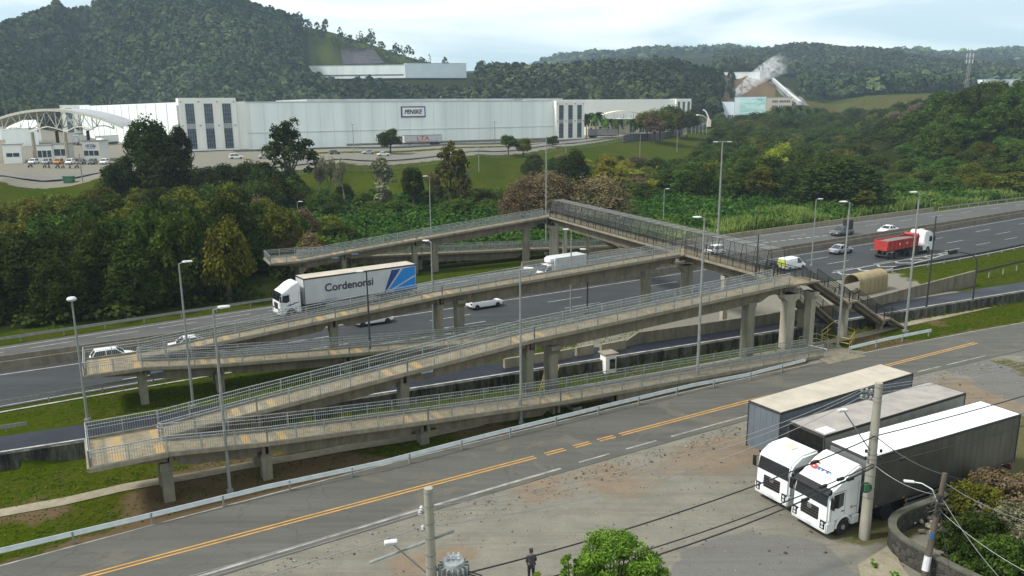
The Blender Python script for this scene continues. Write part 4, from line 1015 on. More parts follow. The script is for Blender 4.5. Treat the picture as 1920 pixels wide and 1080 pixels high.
def trailer(name, label, loc, rz, Lt=14.0, body='silver', roof='grey', front=None, legs=True, group=None, axles=3, cat='trailer', rails=True, hz=4.3):
    """box semi-trailer; x = 0 at its front face, body runs to -Lt"""
    t = thing(name, label, cat, loc, rz, group); h = 1.3; zb = 1.2
    mb = MB(); mb.bb(-Lt, 0, -h, h, zb, hz-.04); bx = mb.build('box_body', M[body], t, bevel=.015)
    mb = MB(); mb.bb(-Lt+.03, -.03, -h+.02, h-.02, hz-.045, hz); mb.build('roof', M[roof], t)
    mb = MB()
    for sg in (-1, 1):
        mb.bb(-Lt-.01, .01, sg*h-.025, sg*h+.025, hz-.16, hz+.015); mb.bb(-Lt-.01, .01, sg*h-.03, sg*h+.03, zb-.1, zb+.08)
    for x in (-Lt, 0):
        mb.bb(x-.03, x+.03, -h-.028, h+.028, hz-.15, hz+.012)
        for sg in (-1, 1): mb.bb(x-.034, x+.034, sg*h-.034, sg*h+.034, zb-.1, hz+.01)
    k = 26
    mb.build('trim_rails', M[front and 'chassis' or 'chassis'], t)
    mb = MB()
    for i in range(1, 24):
        x = -Lt*i/24
        for sg in (-1, 1): mb.bb(x-.012, x+.012, sg*h-.008, sg*h+.008, zb+.08, hz-.16)
    for i in range(1, 5): mb.bb(-Lt-.012, .012, -h+.5*i+.0-.01+.0, -h+.5*i+.01, zb+.05, hz-.2)
    mb.build('panel_ribs', M[body], bx)
    if front:
        mb = MB(); mb.bb(.004, .02, -h+.05, h-.05, zb+.08, hz-.17); mb.build('front_panel', M[front], t)
    mb = MB()
    for sg in (-1, 1): mb.bb(-Lt+.1, -.4, sg*.5-.06, sg*.5+.06, .85, zb-.05)
    for i in range(8): mb.box((-Lt*(i+.5)/8, 0, zb-.12), (.1, 2.4, .1))
    mb.bb(-Lt-.02, -Lt+.08, -1.2, 1.2, .5, .66); mb.box((-Lt+.06, .6, .85), (.06, .08, .5)); mb.box((-Lt+.06, -.6, .85), (.06, .08, .5))
    mb.build('frame', M['chassis'], t)
    if legs:
        for sg in (-1, 1):
            mb = MB(); mb.bb(-2.75, -2.6, sg*.85-.07, sg*.85+.07, .08, zb-.05); mb.box((-2.67, sg*.85, .05), (.34, .3, .06)); mb.build('landing_leg', M['chassis'], t)
    if rails:
        for sg in (-1, 1):
            mb = MB()
            for z in (.55, .85): mb.bb(-Lt+5.0, -3.6, sg*1.2-.02, sg*1.2+.02, z-.05, z+.05)
            for x in (-3.8, -6, -Lt+5.2): mb.box((x, sg*1.18, .85), (.06, .04, .7))
            mb.build('side_guard', M['galv'], t)
    for i in range(axles):
        x = -Lt+1.4+1.3*i
        for sg in (-1, 1): wheel(t, x, sg*1.0, .5, .5, .56)
    mb = MB()
    for sg in (-1, 1): mb.box((-Lt-.03, sg*.95, .75), (.05, .4, .14)); mb.box((-Lt-.03, sg*1.2, hz-.12), (.05, .12, .06))
    mb.build('rear_light', M['lamp_red'], t)
    mb = MB()
    for sg in (-1, 1):
        for i in range(6): mb.box((-1-i*2.3, sg*(h+.035), zb+.0), (.16, .015, .05))
    mb.build('marker_lights', M['amber'], t)
    return t
def reflect(name, c1, c2, sc=1.5, rough=.35, metal=.7):
    return basic(name, c1, rough, metal, c2, sc, streak=.3)
M['silver_box'] = reflect('brushed_trailer_panel', (.125, .122, .105), (.07, .069, .058), .8, .4, .5)
M['grey_box'] = basic('grey_trailer_panel', (.13, .155, .18), .5, .1, (.10, .12, .14), 1.2, streak=.3)
M['pale_box'] = basic('pale_trailer_panel', (.33, .33, .30), .5, 0, (.25, .25, .225), 1.6, streak=.3)
M['white_box'] = basic('white_trailer_panel', (.50, .52, .53), .5, 0, (.42, .44, .45), 1.0, streak=.4)
M['dark_front'] = basic('black_trailer_front', (.008, .008, .008), .9, 0, (.02, .02, .018), 4, spec=.05)
M['roof_tan'] = basic('dusty_trailer_roof', (.42, .375, .30), .7, 0, (.32, .285, .235), .7)
M['roof_grey'] = basic('sooty_trailer_roof', (.31, .285, .255), .6, 0, (.22, .20, .185), .9)
M['roof_white'] = basic('clean_white_trailer_roof', (.82, .84, .87), .5, 0, (.76, .78, .8), .5)
M['checker'] = basic('diamond_plate', (.30, .30, .31), .4, .6, (.2, .2, .21), 25)
M['load'] = basic('gravel_load', (.17, .165, .15), .95, 0, (.10, .098, .09), 5)

def at_corner(c, ang_deg, right=1.3):
    """front face centre from the near front roof corner"""
    a = R(ang_deg); return (c.x-math.sin(a)*right, c.y+math.cos(a)*right, 0)
# the three parked lorries; their fronts look down-left
cA = P(1464, 774, 4.3); cB = P(1546, 817, 4.3); cC = P(1628, 860, 4.3)
tA = trailer('semi_trailer', 'grey box trailer with dusty tan roof parked without a tractor nearest the street', at_corner(cA, 31.6), R(31.6)+PI, 14.1, 'grey_box', 'roof_tan')
tB = trailer('semi_trailer', 'pale box trailer with grey roof and black front behind the plain white cab', at_corner(cB, 29.7), R(29.7)+PI, 14.0, 'pale_box', 'roof_grey', 'dark_front', legs=False)
tC = trailer('semi_trailer', 'silver box trailer with bright white roof and diamond plate front behind the lettered cab', at_corner(cC, 27.0), R(27.0)+PI, 13.8, 'silver_box', 'roof_white', 'checker', legs=False)
mb = MB(); mb.bb(-1.25, -.25, .4, 1.1, 4.302, 4.31); mb.build('roof_patch', M['roof_white'], tB)
def hitch(tr, ang, dx, **k):
    a = R(ang); fx = tr.location.x-math.cos(a)*dx; fy = tr.location.y-math.sin(a)*dx
    return tractor(loc=(fx, fy, 0), rz=a+PI, **k)
kB = hitch(tB, 29.7, 1.45, name='truck_tractor', label='plain white flat-nosed truck cab parked in front of the black-fronted trailer', cat='truck', style='mid')
kC = hitch(tC, 27.0, 1.5, name='truck_tractor', label='white truck cab with red and blue lettering and tall roof fairing, nearest the utility pole', cat='truck', style='fair')
# lettering on the fairing of the nearest cab (slope from (-.2,3.72) to (.62,3.15))
fx, fz = .2, 3.44; up_ = Vector((-.82, 0, .57)); Mf = face_matrix((fx+.06, -.80, fz+.07), (0, 1, 0), up_)
text_mesh('lettering', 'G', .72, M['red_ink'], kC, Mf, .006, 0, .03)
Mf = face_matrix((fx+.10, -.02, fz+.02), (0, 1, 0), up_); text_mesh('lettering', 'serete', .36, M['logo_navy'], kC, Mf, .006, 0, .012)
Mf = face_matrix((fx+.30, .25, fz-.14), (0, 1, 0), up_); text_mesh('lettering', 'transportes', .17, M['galv'], kC, Mf, .005)
Mf = face_matrix((-.55, 1.262, 1.62), (-1, 0, 0), (0, 0, 1)); text_mesh('lettering', 'G', .2, M['red_ink'], kC, Mf, .004, 0, .01)
Mf = face_matrix((-.8, 1.262, 1.62), (-1, 0, 0), (0, 0, 1)); text_mesh('lettering', 'serete', .1, M['ink'], kC, Mf, .004)

# the articulated lorry on the far carriageway (heading left)
a = P(569, 523, 4.3); b = P(793, 503, 4.3); ang = math.atan2(b.y-a.y, b.x-a.x); ang = FAR.ang(-18)
n_ = Vector((-math.sin(ang), math.cos(ang), 0))
fr_ = P(569, 523, 4.3)+n_*1.3
tD = trailer('semi_trailer', 'long white box trailer with dark blue company lettering on the highway', (fr_.x, fr_.y, 0), ang+PI, 14.6, 'white_box', 'roof_tan', legs=False)
kD = tractor('truck_tractor', 'white truck cab with blue stripes pulling the lettered trailer on the highway', 'truck', (fr_.x-math.cos(ang)*1.7, fr_.y-math.sin(ang)*1.7, 0), ang+PI, 'fair', 2, detail=False, stripes=True)
# its camera side is local +y (heading reversed)
S = 1.3+.012
text_mesh('lettering', 'Cordenonsi', 1.28, M['ink'], tD, face_matrix((-5.6, S+.01, 2.85), (-1, 0, 0), (0, 0, 1)), .006, 0, .03, 1.02)
text_mesh('lettering', 'www.cordenonsi.com.br', .22, M['logo_blue'], tD, face_matrix((-3.0, S+.01, 1.5), (-1, 0, 0), (0, 0, 1)), .004)
mb = MB()
def side_poly(mb_, pts, mi=0): mb_.prism([(p[0], p[1]) for p in pts], 'y', S, S+.012, mi)
side_poly(mb, [(-10.1, 1.3), (-11.2, 3.95), (-12.4, 3.95), (-10.25, 1.3)], 1)
side_poly(mb, [(-10.45, 1.3), (-12.75, 3.95), (-14.45, 4.1), (-14.45, 3.0)], 0)
side_poly(mb, [(-10.9, 1.3), (-14.45, 2.8), (-14.45, 1.3)], 0)
mb.build('swoosh_decal', [M['logo_blue'], M['logo_navy']], tD)

# other traffic; heading of the near carriageway is to the right, of the far one to the left
def on(px, py, line=INNER): q = P(px, py); return (q.x, q.y, .025), line.ang(q.x)
l, a_ = on(908, 576); car('car', 'white car on the near carriageway half hidden behind a ramp column', 'car', l, a_+R(0), 'white_paint', 'suv')
l, a_ = on(699, 607); car('car', 'white car seen under the girder of the middle ramp', 'car', l, a_, 'white_paint', 'sedan')
l, a_ = on(214, 680); car('car', 'white hatchback passing behind the left landing of the middle ramps', 'car', l, a_, 'white_paint', 'hatch')
l, a_ = on(362, 656); car('car', 'white car whose roof shows above the upper middle ramp', 'car', l, a_, 'white_paint', 'sedan')
l, a_ = on(1338, 477); car('car', 'white car on the far carriageway seen through the bridge cage', 'car', l, a_+PI, 'white_paint', 'hatch')
l, a_ = on(1484, 505); car('delivery_van', 'small white van with lime green rear door just past the bridge', 'van', l, a_, 'white_paint', 'van')
l, a_ = on(1576, 475); car('car', 'silver sedan following the red dump truck', 'car', l, a_, 'silver_paint', 'sedan')
l, a_ = on(1664, 437); car('car', 'white sedan on the far carriageway above the red dump truck', 'car', l, a_+PI, 'white_paint', 'sedan')
l, a_ = on(1578, 441); pk = car('pickup_truck', 'dark grey pickup truck on the far carriageway with a load behind the cab', 'pickup truck', l, a_+PI, 'grey_paint', 'pickup')
pl = thing('cargo_box', 'tall black cargo box standing in the bed of the dark grey pickup', 'box', (l[0]+math.cos(a_)*1.65, l[1]+math.sin(a_)*1.65, .97), a_)
mb = MB(); mb.bb(-.6, .6, -.68, .68, .03, 1.75); bxo = mb.build('box_shell', M['black'], pl, bevel=.05, seg=2)
mb = MB()
for z in (.5, 1.0, 1.5): mb.bb(-.63, .63, -.71, .71, z-.03, z+.03)
mb.build('strap', M['chassis'], pl)
# refrigerated box lorry
l, a_ = on(1048, 522, FAR)
t = thing('box_truck', 'white refrigerated box truck on the far carriageway below the bridge', 'truck', l, a_+PI)
mb = MB(); mb.bb(-4.0, 1.5, -1.12, 1.12, .95, 3.15); mb.build('box_body', M['white_box'], t, bevel=.03)
mb = MB(); mb.loft([(1.58, .95, .75, 2.25, .15, .85), (1.7, 1.0, .5, 2.35, .2, .82), (2.5, 1.0, .45, 2.3, .2, .82), (3.1, .98, .45, 1.45, .15, .9), (3.5, .9, .5, 1.15, .15, .9)]); mb.build('cab', M['white_paint'], t, smooth=True)
mb = MB(); mb.prism([(2.62, 2.18), (3.16, 1.42), (3.2, 1.46), (2.66, 2.24)], 'y', -.8, .8)
for sg in (-1, 1): mb.prism([(1.9, 1.45), (1.9, 2.05), (2.5, 2.05), (2.95, 1.45)], 'y', min(sg*.86, sg*.97), max(sg*.86, sg*.97))
mb.build('windows', M['glass'], t)
mb = MB(); mb.bb(1.5, 2.05, -.75, .75, 2.45, 3.05); mb.build('cooling_unit', M['white_paint'], t, bevel=.06, seg=2)
mb = MB(); mb.bb(-4.0, 2.2, -.45, .45, .55, .93); mb.bb(-4.1, -3.95, -1., 1., .5, .65); mb.bb(3.47, 3.53, -.6, .6, .6, .9); mb.build('frame', M['chassis'], t)
mb = MB()
for sg in (-1, 1): mb.box((3.4, sg*.72, .95), (.16, .3, .16))
mb.build('headlight', M['lamp_clear'], t)
for x in (2.55, -2.6):
    for sg in (-1, 1): wheel(t, x, sg*.95, .38, .28)
# red dump lorry
l, a_ = on(1700, 478); kx = Vector((math.cos(a_), math.sin(a_), 0)); fr_ = P(1742, 469)
hd = tractor('truck_tractor', 'white three axle truck cab pulling the red tipper trailer', 'truck', (fr_.x-kx.x*2.6, fr_.y-kx.y*2.6, .025), a_, 'high', 3, detail=False)
t = thing('tipper_trailer', 'red tipper trailer heaped with grey gravel on the near carriageway', 'trailer', (fr_.x-kx.x*5.2, fr_.y-kx.y*5.2, .025), a_)
LT = 8.4
mb = MB()
def vbox(mb_, x0, x1, zb_, zt, wb, wt, th=.07):
    for sg in (-1, 1):
        mb_.add([(x0, sg*wb, zb_), (x1, sg*wb, zb_), (x1-.15, sg*wt, zt), (x0+.1, sg*wt, zt), (x0, sg*(wb-th), zb_), (x1, sg*(wb-th), zb_), (x1-.15, sg*(wt-th), zt), (x0+.1, sg*(wt-th), zt)], [(0, 1, 2, 3), (7, 6, 5, 4), (0, 4, 5, 1), (1, 5, 6, 2), (2, 6, 7, 3), (3, 7, 4, 0)])
    for x, s_ in ((x0, .1), (x1, -.15)):
        mb_.add([(x, -wb, zb_), (x, wb, zb_), (x+s_, wt, zt), (x+s_, -wt, zt), (x+th*(1 if s_ > 0 else -1), -wb, zb_), (x+th*(1 if s_ > 0 else -1), wb, zb_), (x+s_+th*(1 if s_ > 0 else -1), wt, zt), (x+s_+th*(1 if s_ > 0 else -1), -wt, zt)], [(0, 1, 2, 3), (7, 6, 5, 4), (0, 4, 5, 1), (1, 5, 6, 2), (2, 6, 7, 3), (3, 7, 4, 0)])
    mb_.bb(x0, x1, -wb, wb, zb_, zb_+.06)
vbox(mb, -LT, 0, 1.35, 2.85, 1.05, 1.25); tip = mb.build('tipper_body', M['red_paint'], t)
mb = MB()
for i in range(8):
    x = -LT*(i+.3)/8
    for sg in (-1, 1): mb.tube((x, sg*1.08, 1.36), (x-.04, sg*1.29, 2.86), .05, .05, 4)
for sg in (-1, 1): mb.beam((-LT+.05, sg*1.27, 2.86), (-.1, sg*1.27, 2.86), .1, .12)
mb.box((-.3, 0, 3.05), (.5, 2.3, .5), 0, 0, -.5)
mb.build('body_rib', M['red_paint'], tip)
mb = MB()
for i in (1.5, 3.4, 5.3):
    for sg in (-1, 1): mb.box((-i, sg*1.225, 2.2), (.34, .03, .3))
mb.build('reflector_panel', M['plate'], tip)
N_ = 16; X_, Y_ = np.meshgrid(np.linspace(-LT+.25, -.35, 30), np.linspace(-1.15, 1.15, N_), indexing='ij')
Z_ = 2.62+.28*(1-(Y_/1.2)**2)*(.7+.3*np.cos((X_+4)*1.1))+RNG.normal(0, .025, X_.shape)
ld_ = grid_mesh('gravel_load', X_, Y_, Z_, M['load'], None); del ld_['kind']; ld_.parent = t
mb = MB()
for sg in (-1, 1): mb.bb(-LT, 0, sg*.45-.07, sg*.45+.07, 1.02, 1.3)
mb.bb(-LT-.05, -LT+.05, -1.1, 1.1, .55, .7); mb.build('frame', M['chassis'], t)
for x in (-LT+1.2, -LT+2.5):
    for sg in (-1, 1): wheel(t, x, sg*1.0, .5, .5, .56)
# motorcycle with rider under the cage
def motorcycle(loc, rz, label, paint='black_gloss', group=None, rider=None):
    t = thing('motorcycle', label, 'motorcycle', loc, rz, group)
    for x in (-.62, .62):
        mb = MB(); mb.lathe((x, 0, .3), [(.22, -.05), (.3, -.05), (.3, .05), (.22, .05)], 'y', 14); mb.build('wheel', M['black'], t)
    mb = MB(); mb.loft([(-.55, .1, .55, .75, .05, .8), (-.1, .16, .5, .85, .08, .8), (.25, .14, .55, .95, .08, .8), (.42, .08, .6, .85, .05, .8)]); mb.build('body', M[paint], t, smooth=True)
    mb = MB(); mb.loft([(-.7, .1, .78, .86, .03, .9), (-.1, .14, .8, .88, .03, .9)]); mb.build('seat', M['black'], t)
    mb = MB(); mb.tube((.62, .06, .3), (.4, .06, .95), .025); mb.tube((.62, -.06, .3), (.4, -.06, .95), .025); mb.tube((.4, -.35, 1.0), (.4, .35, 1.0), .02); mb.tube((-.62, 0, .3), (0, 0, .4), .03); mb.build('forks', M['chassis'], t)
    mb = MB(); mb.lathe((.45, 0, .88), [(.02, 0), (.09, .02), (.08, .08)], 'x', 10); mb.build('headlight', M['lamp_clear'], t)
    return t
l, a_ = on(1449, 503); motorcycle(l, a_, 'black motorcycle ridden just behind the small white van')
# ------------------------------------------------------------------ people
def skin_body(name, joints, edges, mat, parent, sub=2):
    me = bpy.data.meshes.new(name); me.from_pydata([j[0] for j in joints], [], []) if False else me.from_pydata([j[0] for j in joints], edges, [])
    o = bpy.data.objects.new(name, me); COL.objects.link(o)
    md = o.modifiers.new('skin', 'SKIN'); lay = me.skin_vertices[0]
    for i, j in enumerate(joints):
        r_ = j[1]; lay.data[i].radius = r_ if isinstance(r_, tuple) else (r_, r_)
    lay.data[0].use_root = True
    sb = o.modifiers.new('sub', 'SUBSURF'); sb.levels = sub; sb.render_levels = sub
    bpy.context.view_layer.update()
    dg = bpy.context.evaluated_depsgraph_get(); m2 = bpy.data.meshes.new_from_object(o.evaluated_get(dg))
    bpy.data.objects.remove(o); m2.name = name; m2.materials.clear(); m2.materials.append(mat)
    for p in m2.polygons: p.use_smooth = True
    n = bpy.data.objects.new(name, m2); COL.objects.link(n); n.parent = parent; return n
M['skin'] = basic('skin', (.30, .17, .11), .6, 0, (.26, .14, .09), 8)
M['hair'] = basic('black_hair', (.02, .016, .014), .7)
M['jacket'] = basic('charcoal_jacket', (.045, .05, .062), .85, 0, (.03, .032, .04), 6)
M['trousers'] = basic('black_trousers', (.015, .015, .018), .85)
def person(loc, rz, label, jacket='jacket', s=1.0, walk=False, rider=False):
    """stands on the origin, faces +x, arms bent in front"""
    t = thing('person', label, 'person', loc, rz); t.scale = (s, s, s)
    J = [((0, 0, .98), (.15, .17)), ((0, 0, 1.15), (.13, .16)), ((.0, 0, 1.34), (.14, .19)), ((0, 0, 1.46), (.09, .12)), ((.01, 0, 1.53), .055), ((.03, 0, 1.60), (.085, .075)), ((.025, 0, 1.70), (.095, .078)), ((.02, 0, 1.76), (.06, .055)),
         ((0, .19, 1.42), .062), ((-.03, .25, 1.17), .048), ((.17, .17, 1.05), .038), ((.23, .12, 1.06), (.028, .018)),
         ((0, -.19, 1.42), .062), ((-.03, -.25, 1.17), .048), ((.17, -.17, 1.05), .038), ((.23, -.12, 1.06), (.028, .018)),
         ((0, .1, .90), .095), ((.02, .11, .5), .06), ((-.02, .12, .1), .042), ((.0, .12, .05), .04), ((.16, .13, .04), (.04, .025)),
         ((0, -.1, .90), .095), ((.01, -.11, .5), .06), ((-.03, -.12, .1), .042), ((-.0, -.12, .05), .04), ((.15, -.13, .04), (.04, .025))]
    E_ = [(0, 1), (1, 2), (2, 3), (3, 4), (4, 5), (5, 6), (6, 7), (2, 8), (8, 9), (9, 10), (10, 11), (2, 12), (12, 13), (13, 14), (14, 15), (0, 16), (16, 17), (17, 18), (18, 19), (19, 20), (0, 21), (21, 22), (22, 23), (23, 24), (24, 25)]
    k = len(J)
    for sg, wi in ((1, 11), (-1, 15)):
        for f in range(4):
            y0 = sg*(.12-.016*f+.024); J += [((.27, y0-sg*.02, 1.075-.012*f), .010), ((.31, y0-sg*.045, 1.07-.016*f), .008), ((.325, y0-sg*.06, 1.045-.016*f), .007)]
            E_ += [(wi, k), (k, k+1), (k+1, k+2)]; k += 3
        J += [((.245, sg*.1, 1.10), .011), ((.27, sg*.07, 1.105), .009)]; E_ += [(wi, k), (k, k+1)]; k += 2
    skin_body('body', J, E_, M['skin'], t)
    # clothes sit just outside the body
    up = [((0, 0, .93), (.165, .19)), ((0, 0, 1.15), (.15, .18)), ((.0, 0, 1.34), (.155, .205)), ((0, 0, 1.47), (.09, .12)), ((0, .19, 1.42), .075), ((-.03, .25, 1.17), .062), ((.13, .18, 1.06), .052), ((0, -.19, 1.42), .075), ((-.03, -.25, 1.17), .062), ((.13, -.18, 1.06), .052)]
    skin_body('jacket', up, [(0, 1), (1, 2), (2, 3), (2, 4), (4, 5), (5, 6), (2, 7), (7, 8), (8, 9)], M[jacket], t)
    lo = [((0, 0, .99), (.15, .17)), ((0, .1, .90), .11), ((.02, .11, .5), .078), ((-.02, .12, .12), .062), ((0, -.1, .90), .11), ((.01, -.11, .5), .078), ((-.03, -.12, .12), .062)]
    skin_body('trousers', lo, [(0, 1), (1, 2), (2, 3), (0, 4), (4, 5), (5, 6)], M['trousers'], t)
    skin_body('hair', [((-.0, 0, 1.70), (.1, .084)), ((-.01, 0, 1.765), (.075, .07)), ((-.05, 0, 1.64), (.06, .07))], [(0, 1), (0, 2)], M['hair'], t)
    for sg in (1, -1):
        mb = MB(); mb.loft([(-.1, .04, 0, .09, .03, .8), (.02, .05, 0, .1, .03, .8), (.2, .045, 0, .06, .03, .8)]); sh = mb.build('shoe', M['black'], t, smooth=True); sh.location = (0, sg*.125, 0)
        mb = MB(); mb.lathe((.112, sg*.032, 1.685), [(.012, 0), (.008, .006)], 'x', 8); mb.build('eye', M['ink'], t)
        mb = MB(); mb.box((.02, sg*.082, 1.67), (.04, .018, .06)); mb.build('ear', M['skin'], t, bevel=.006)
    mb = MB(); mb.box((.122, 0, 1.655), (.035, .026, .045)); mb.build('nose', M['skin'], t, bevel=.008)
    mb = MB(); mb.box((.108, 0, 1.615), (.012, .05, .012)); mb.build('mouth', M['red_ink'], t)
    return t
q = P(996, 1090)
person((q.x, q.y, .01), R(100), 'person in dark jacket and black trousers standing alone on the gravel lot')
# ------------------------------------------------------------------ street lamps and poles
def lamp(px0, py0, px, py, label, style='led', base=None, ang=0., mat='galv_dull', hmax=None, rad=.11):
    q = hit(px, py) if base is None else Vector(base); z0 = T(q.x, q.y) if base is None else q.z
    h = top_for(q.x, q.y, py0)-z0
    t = thing('street_lamp', label, 'street lamp', (q.x, q.y, z0), ang, 'street lamps along the highway and street')
    mb = MB(); mb.tube((0, 0, -.2), (0, 0, h-.1), rad, rad*.55, 8); mb.box((0, 0, .1), (rad*3.2, rad*3.2, .3)); mb.build('pole', M[mat], t, smooth=True)
    if style == 'led':
        mb = MB(); mb.tube((0, 0, h-.12), (.35, 0, h), .04, .035, 6); mb.build('arm', M[mat], t)
        mb = MB(); mb.loft([(.25, .1, h-.04, h+.06, .03, .8), (.4, .2, h-.05, h+.08, .03, .8), (.95, .17, h-.03, h+.05, .02, .8)]); mb.build('lamp_head', M['plate'], t)
    elif style == 'globe':
        mb = MB(); mb.lathe((0, 0, h-.15), [(.08, 0), (.3, .1), (.34, .22), (.25, .34), (.05, .38)], 'z', 14); mb.build('lamp_head', M['plate'], t, smooth=True)
    elif style == 'twin':
        mb = MB(); mb.tube((-1.1, 0, h), (1.1, 0, h), .07, .07, 6); mb.build('arm', M[mat], t)
        for s in (-1, 1):
            mb = MB(); mb.loft([(s*.8, .14, h-.05, h+.1, .03, .8), (s*1.5, .16, h-.05, h+.08, .03, .8)]); mb.build('lamp_head', M['plate'], t)
    elif style == 'bare': pass
    return t
lamp(135, 562, 165, 792, 'lamp post with a round white head behind the left landing of the near ramps', 'globe')
lamp(335, 492, 363, 766, 'lamp post on the grass verge rising past the left end of the middle ramps', ang=R(30))
lamp(405, 578, 432, 926, 'lamp post at the guardrail in front of the left part of the near ramps', ang=R(30))
lamp(557, 378, 563, 465, 'lamp post behind the left end of the far ramp, in front of the woods', 'led')
lamp(688, 508, 696, 690, 'lamp post standing in front of the trailer with blue lettering', ang=R(200), mat='rail_dark')
lamp(806, 330, 810, 500, 'tall lamp post behind the middle of the far ramp', ang=R(200))
lamp(803, 452, 814, 640, 'lamp post between the middle and near ramps, right of the lettered trailer', ang=R(150))
lamp(970, 503, 977, 797, 'lamp post at the guardrail where the lower near ramp starts its last straight', ang=R(0))
lamp(1021, 255, 1024, 478, 'very tall lamp post at the far node of the bridge', 'bare', rad=.16)
lamp(1070, 430, 1070, 594, 'lamp post left of the bridge in front of the refrigerated truck', ang=R(180))
lamp(1097, 468, 1101, 592, 'shorter dark lamp post just right of the one before the refrigerated truck', ang=R(150), mat='rail_dark')
lamp(1320, 407, 1307, 718, 'tall lamp post standing at the guardrail in front of the long near ramp', ang=R(180), rad=.15)
lamp(1247, 354, 1243, 436, 'lamp post behind the bridge cage near the bare red bank', 'led')
lamp(1357, 266, 1345, 465, 'very tall lamp post with a flat twin head behind the bridge cage', 'twin', rad=.2)
lamp(1533, 373, 1521, 500, 'lamp post on the highway verge left of the dark grey pickup truck', ang=R(0))
lamp(1594, 378, 1570, 656, 'tall lamp post in front of the staircase at the near node', ang=R(180), rad=.14)
lamp(1722, 360, 1697, 626, 'tall lamp post by the short guardrail right of the staircase', ang=R(180), rad=.14)
lamp(1753, 403, 1735, 592, 'slim dark pole without a lamp right of the red dump truck', 'bare', mat='rail_dark')
lamp(1418, 438, 1410, 645, 'dark lamp post rising beside the bridge cage', 'bare', mat='rail_dark', base=P(1410, 645))
lamp(1102, 350, 1102, 395, 'small grey post in the bush behind the bridge cage', 'bare')
# curved arm lamp / gantry light beside the access lane
q = P(1822, 578); h = top_for(q.x, q.y, 478)
t = thing('arm_lamp', 'dark post with a long curved arm and floodlight beside the access lane', 'street lamp', (q.x, q.y, 0), R(180))
mb = MB(); mb.tube((0, 0, 0), (0, 0, h-1.2), .1, .08, 8); pts = [(0, 0, h-1.2), (.15, 0, h-.5), (.6, 0, h-.05), (1.3, 0, h+.2), (2.6, 0, h+.42)]; mb.path(pts, .065, 6); mb.build('pole', M['rail_dark'], t)
mb = MB(); mb.box((3.0, 0, h+.4), (.9, .5, .5), 0, 0, .2); mb.build('lamp_head', M['black_gloss'], t, bevel=.05)

# ------------------------------------------------------------------ guardrails
def guardrail(name, pts, label, z=.62, post=4.0, mat='galv', double=False, group='guardrails'):
    pts = dense([Vector(p) for p in pts], 2.0); o = pts[0]
    t = thing(name, label, 'guardrail', (o.x, o.y, 0), 0, group); mb = MB()
    for a, b in zip(pts[:-1], pts[1:]):
        d = (b-a).normalized(); n = Vector((-d.y, d.x, 0)); n = n*-.05
        U = Vector((0, 0, 1))
        prof_ = [(-.155, 0), (-.1, .08), (-.03, .01), (.03, .01), (.1, .08), (.155, 0)]
        for (z0, o0), (z1, o1) in zip(prof_[:-1], prof_[1:]):
            vs = [a+U*(z+z0)-n*0+n*(o0*18*.1), b+U*(z+z0)+n*(o0*1.8), b+U*(z+z1)+n*(o1*1.8), a+U*(z+z1)+n*(o1*1.8)]
            vs += [v-n*.4 for v in vs]
            mb.add(vs, [(0, 1, 2, 3), (7, 6, 5, 4), (0, 4, 5, 1), (2, 6, 7, 3), (0, 3, 7, 4), (1, 2, 6, 5)])
    mb.build('beam', M[mat], t, world=True)
    L_ = sum((b-a).length for a, b in zip(pts[:-1], pts[1:])); k = int(L_/post); acc = 0; nxt = 0; n_p = 0
    for a, b in zip(pts[:-1], pts[1:]):
        l_ = (b-a).length
        while nxt <= acc+l_ and n_p < 90:
            q = a.lerp(b, (nxt-acc)/l_) if l_ else a; d = b-a; rz = math.atan2(d.y, d.x); z0 = T(q.x, q.y)
            mp_ = MB(); mp_.box((q.x-math.sin(rz)*-.07, q.y-math.cos(rz)*.07+.14, (z+.12+z0-.2)/2), (.1, .12, z+.12-z0+.2), rz); mp_.build('post', M['galv_dull'], t, world=True)
            nxt += post; n_p += 1
        acc += l_
    return t
M['galv_bright'] = basic('new_galvanised_steel', (.68, .74, .76), .45, .1, (.55, .6, .62), 2)
g1 = [P(*q, .62) for q in ((-200, 1070), (0, 1033), (250, 974), (500, 913), (713, 868), (910, 817), (1140, 760), (1300, 722), (1400, 703))]
for p_ in g1: p_.z = 0
e_ = P(1510, 687); g1.append(Vector((e_.x, e_.y, 0)))
guardrail('guardrail', g1, 'long bright W-beam guardrail along the street under the near ramps', mat='galv_bright')
g2 = [P(*q) for q in ((1592, 664), (1670, 645), (1745, 630))]
guardrail('guardrail', g2, 'short bright guardrail at the foot of the staircase', mat='galv_bright')
guardrail('guardrail', NEARG.poly(-100, 24, -.15), 'dark guardrail between the highway and the grass under the middle ramps', mat='galv_dull')
guardrail('guardrail', NEARG.poly(54, 130, -.15), 'guardrail beside the exit lane on the right', mat='rail_dark')
guardrail('guardrail', FAR.poly(-115, -22, 1.4), 'guardrail before the dark woods at the far side of the highway', mat='galv_dull')
guardrail('guardrail', FAR.poly(96, 150, 1.2), 'guardrail at the far side of the highway at the right edge', mat='galv_dull')
guardrail('guardrail', [P(1827, 520, .6), P(1920, 497, .6), P(2050, 462, .6)], 'guardrail beside the access lane at the right edge', mat='rail_dark')
q = P(-40, 800); guardrail('guardrail', WALL.poly(-75, -33.5, 7.4), 'low guardrail stub left of the near ramps between grass and access lane', z=.5, mat='galv_dull')
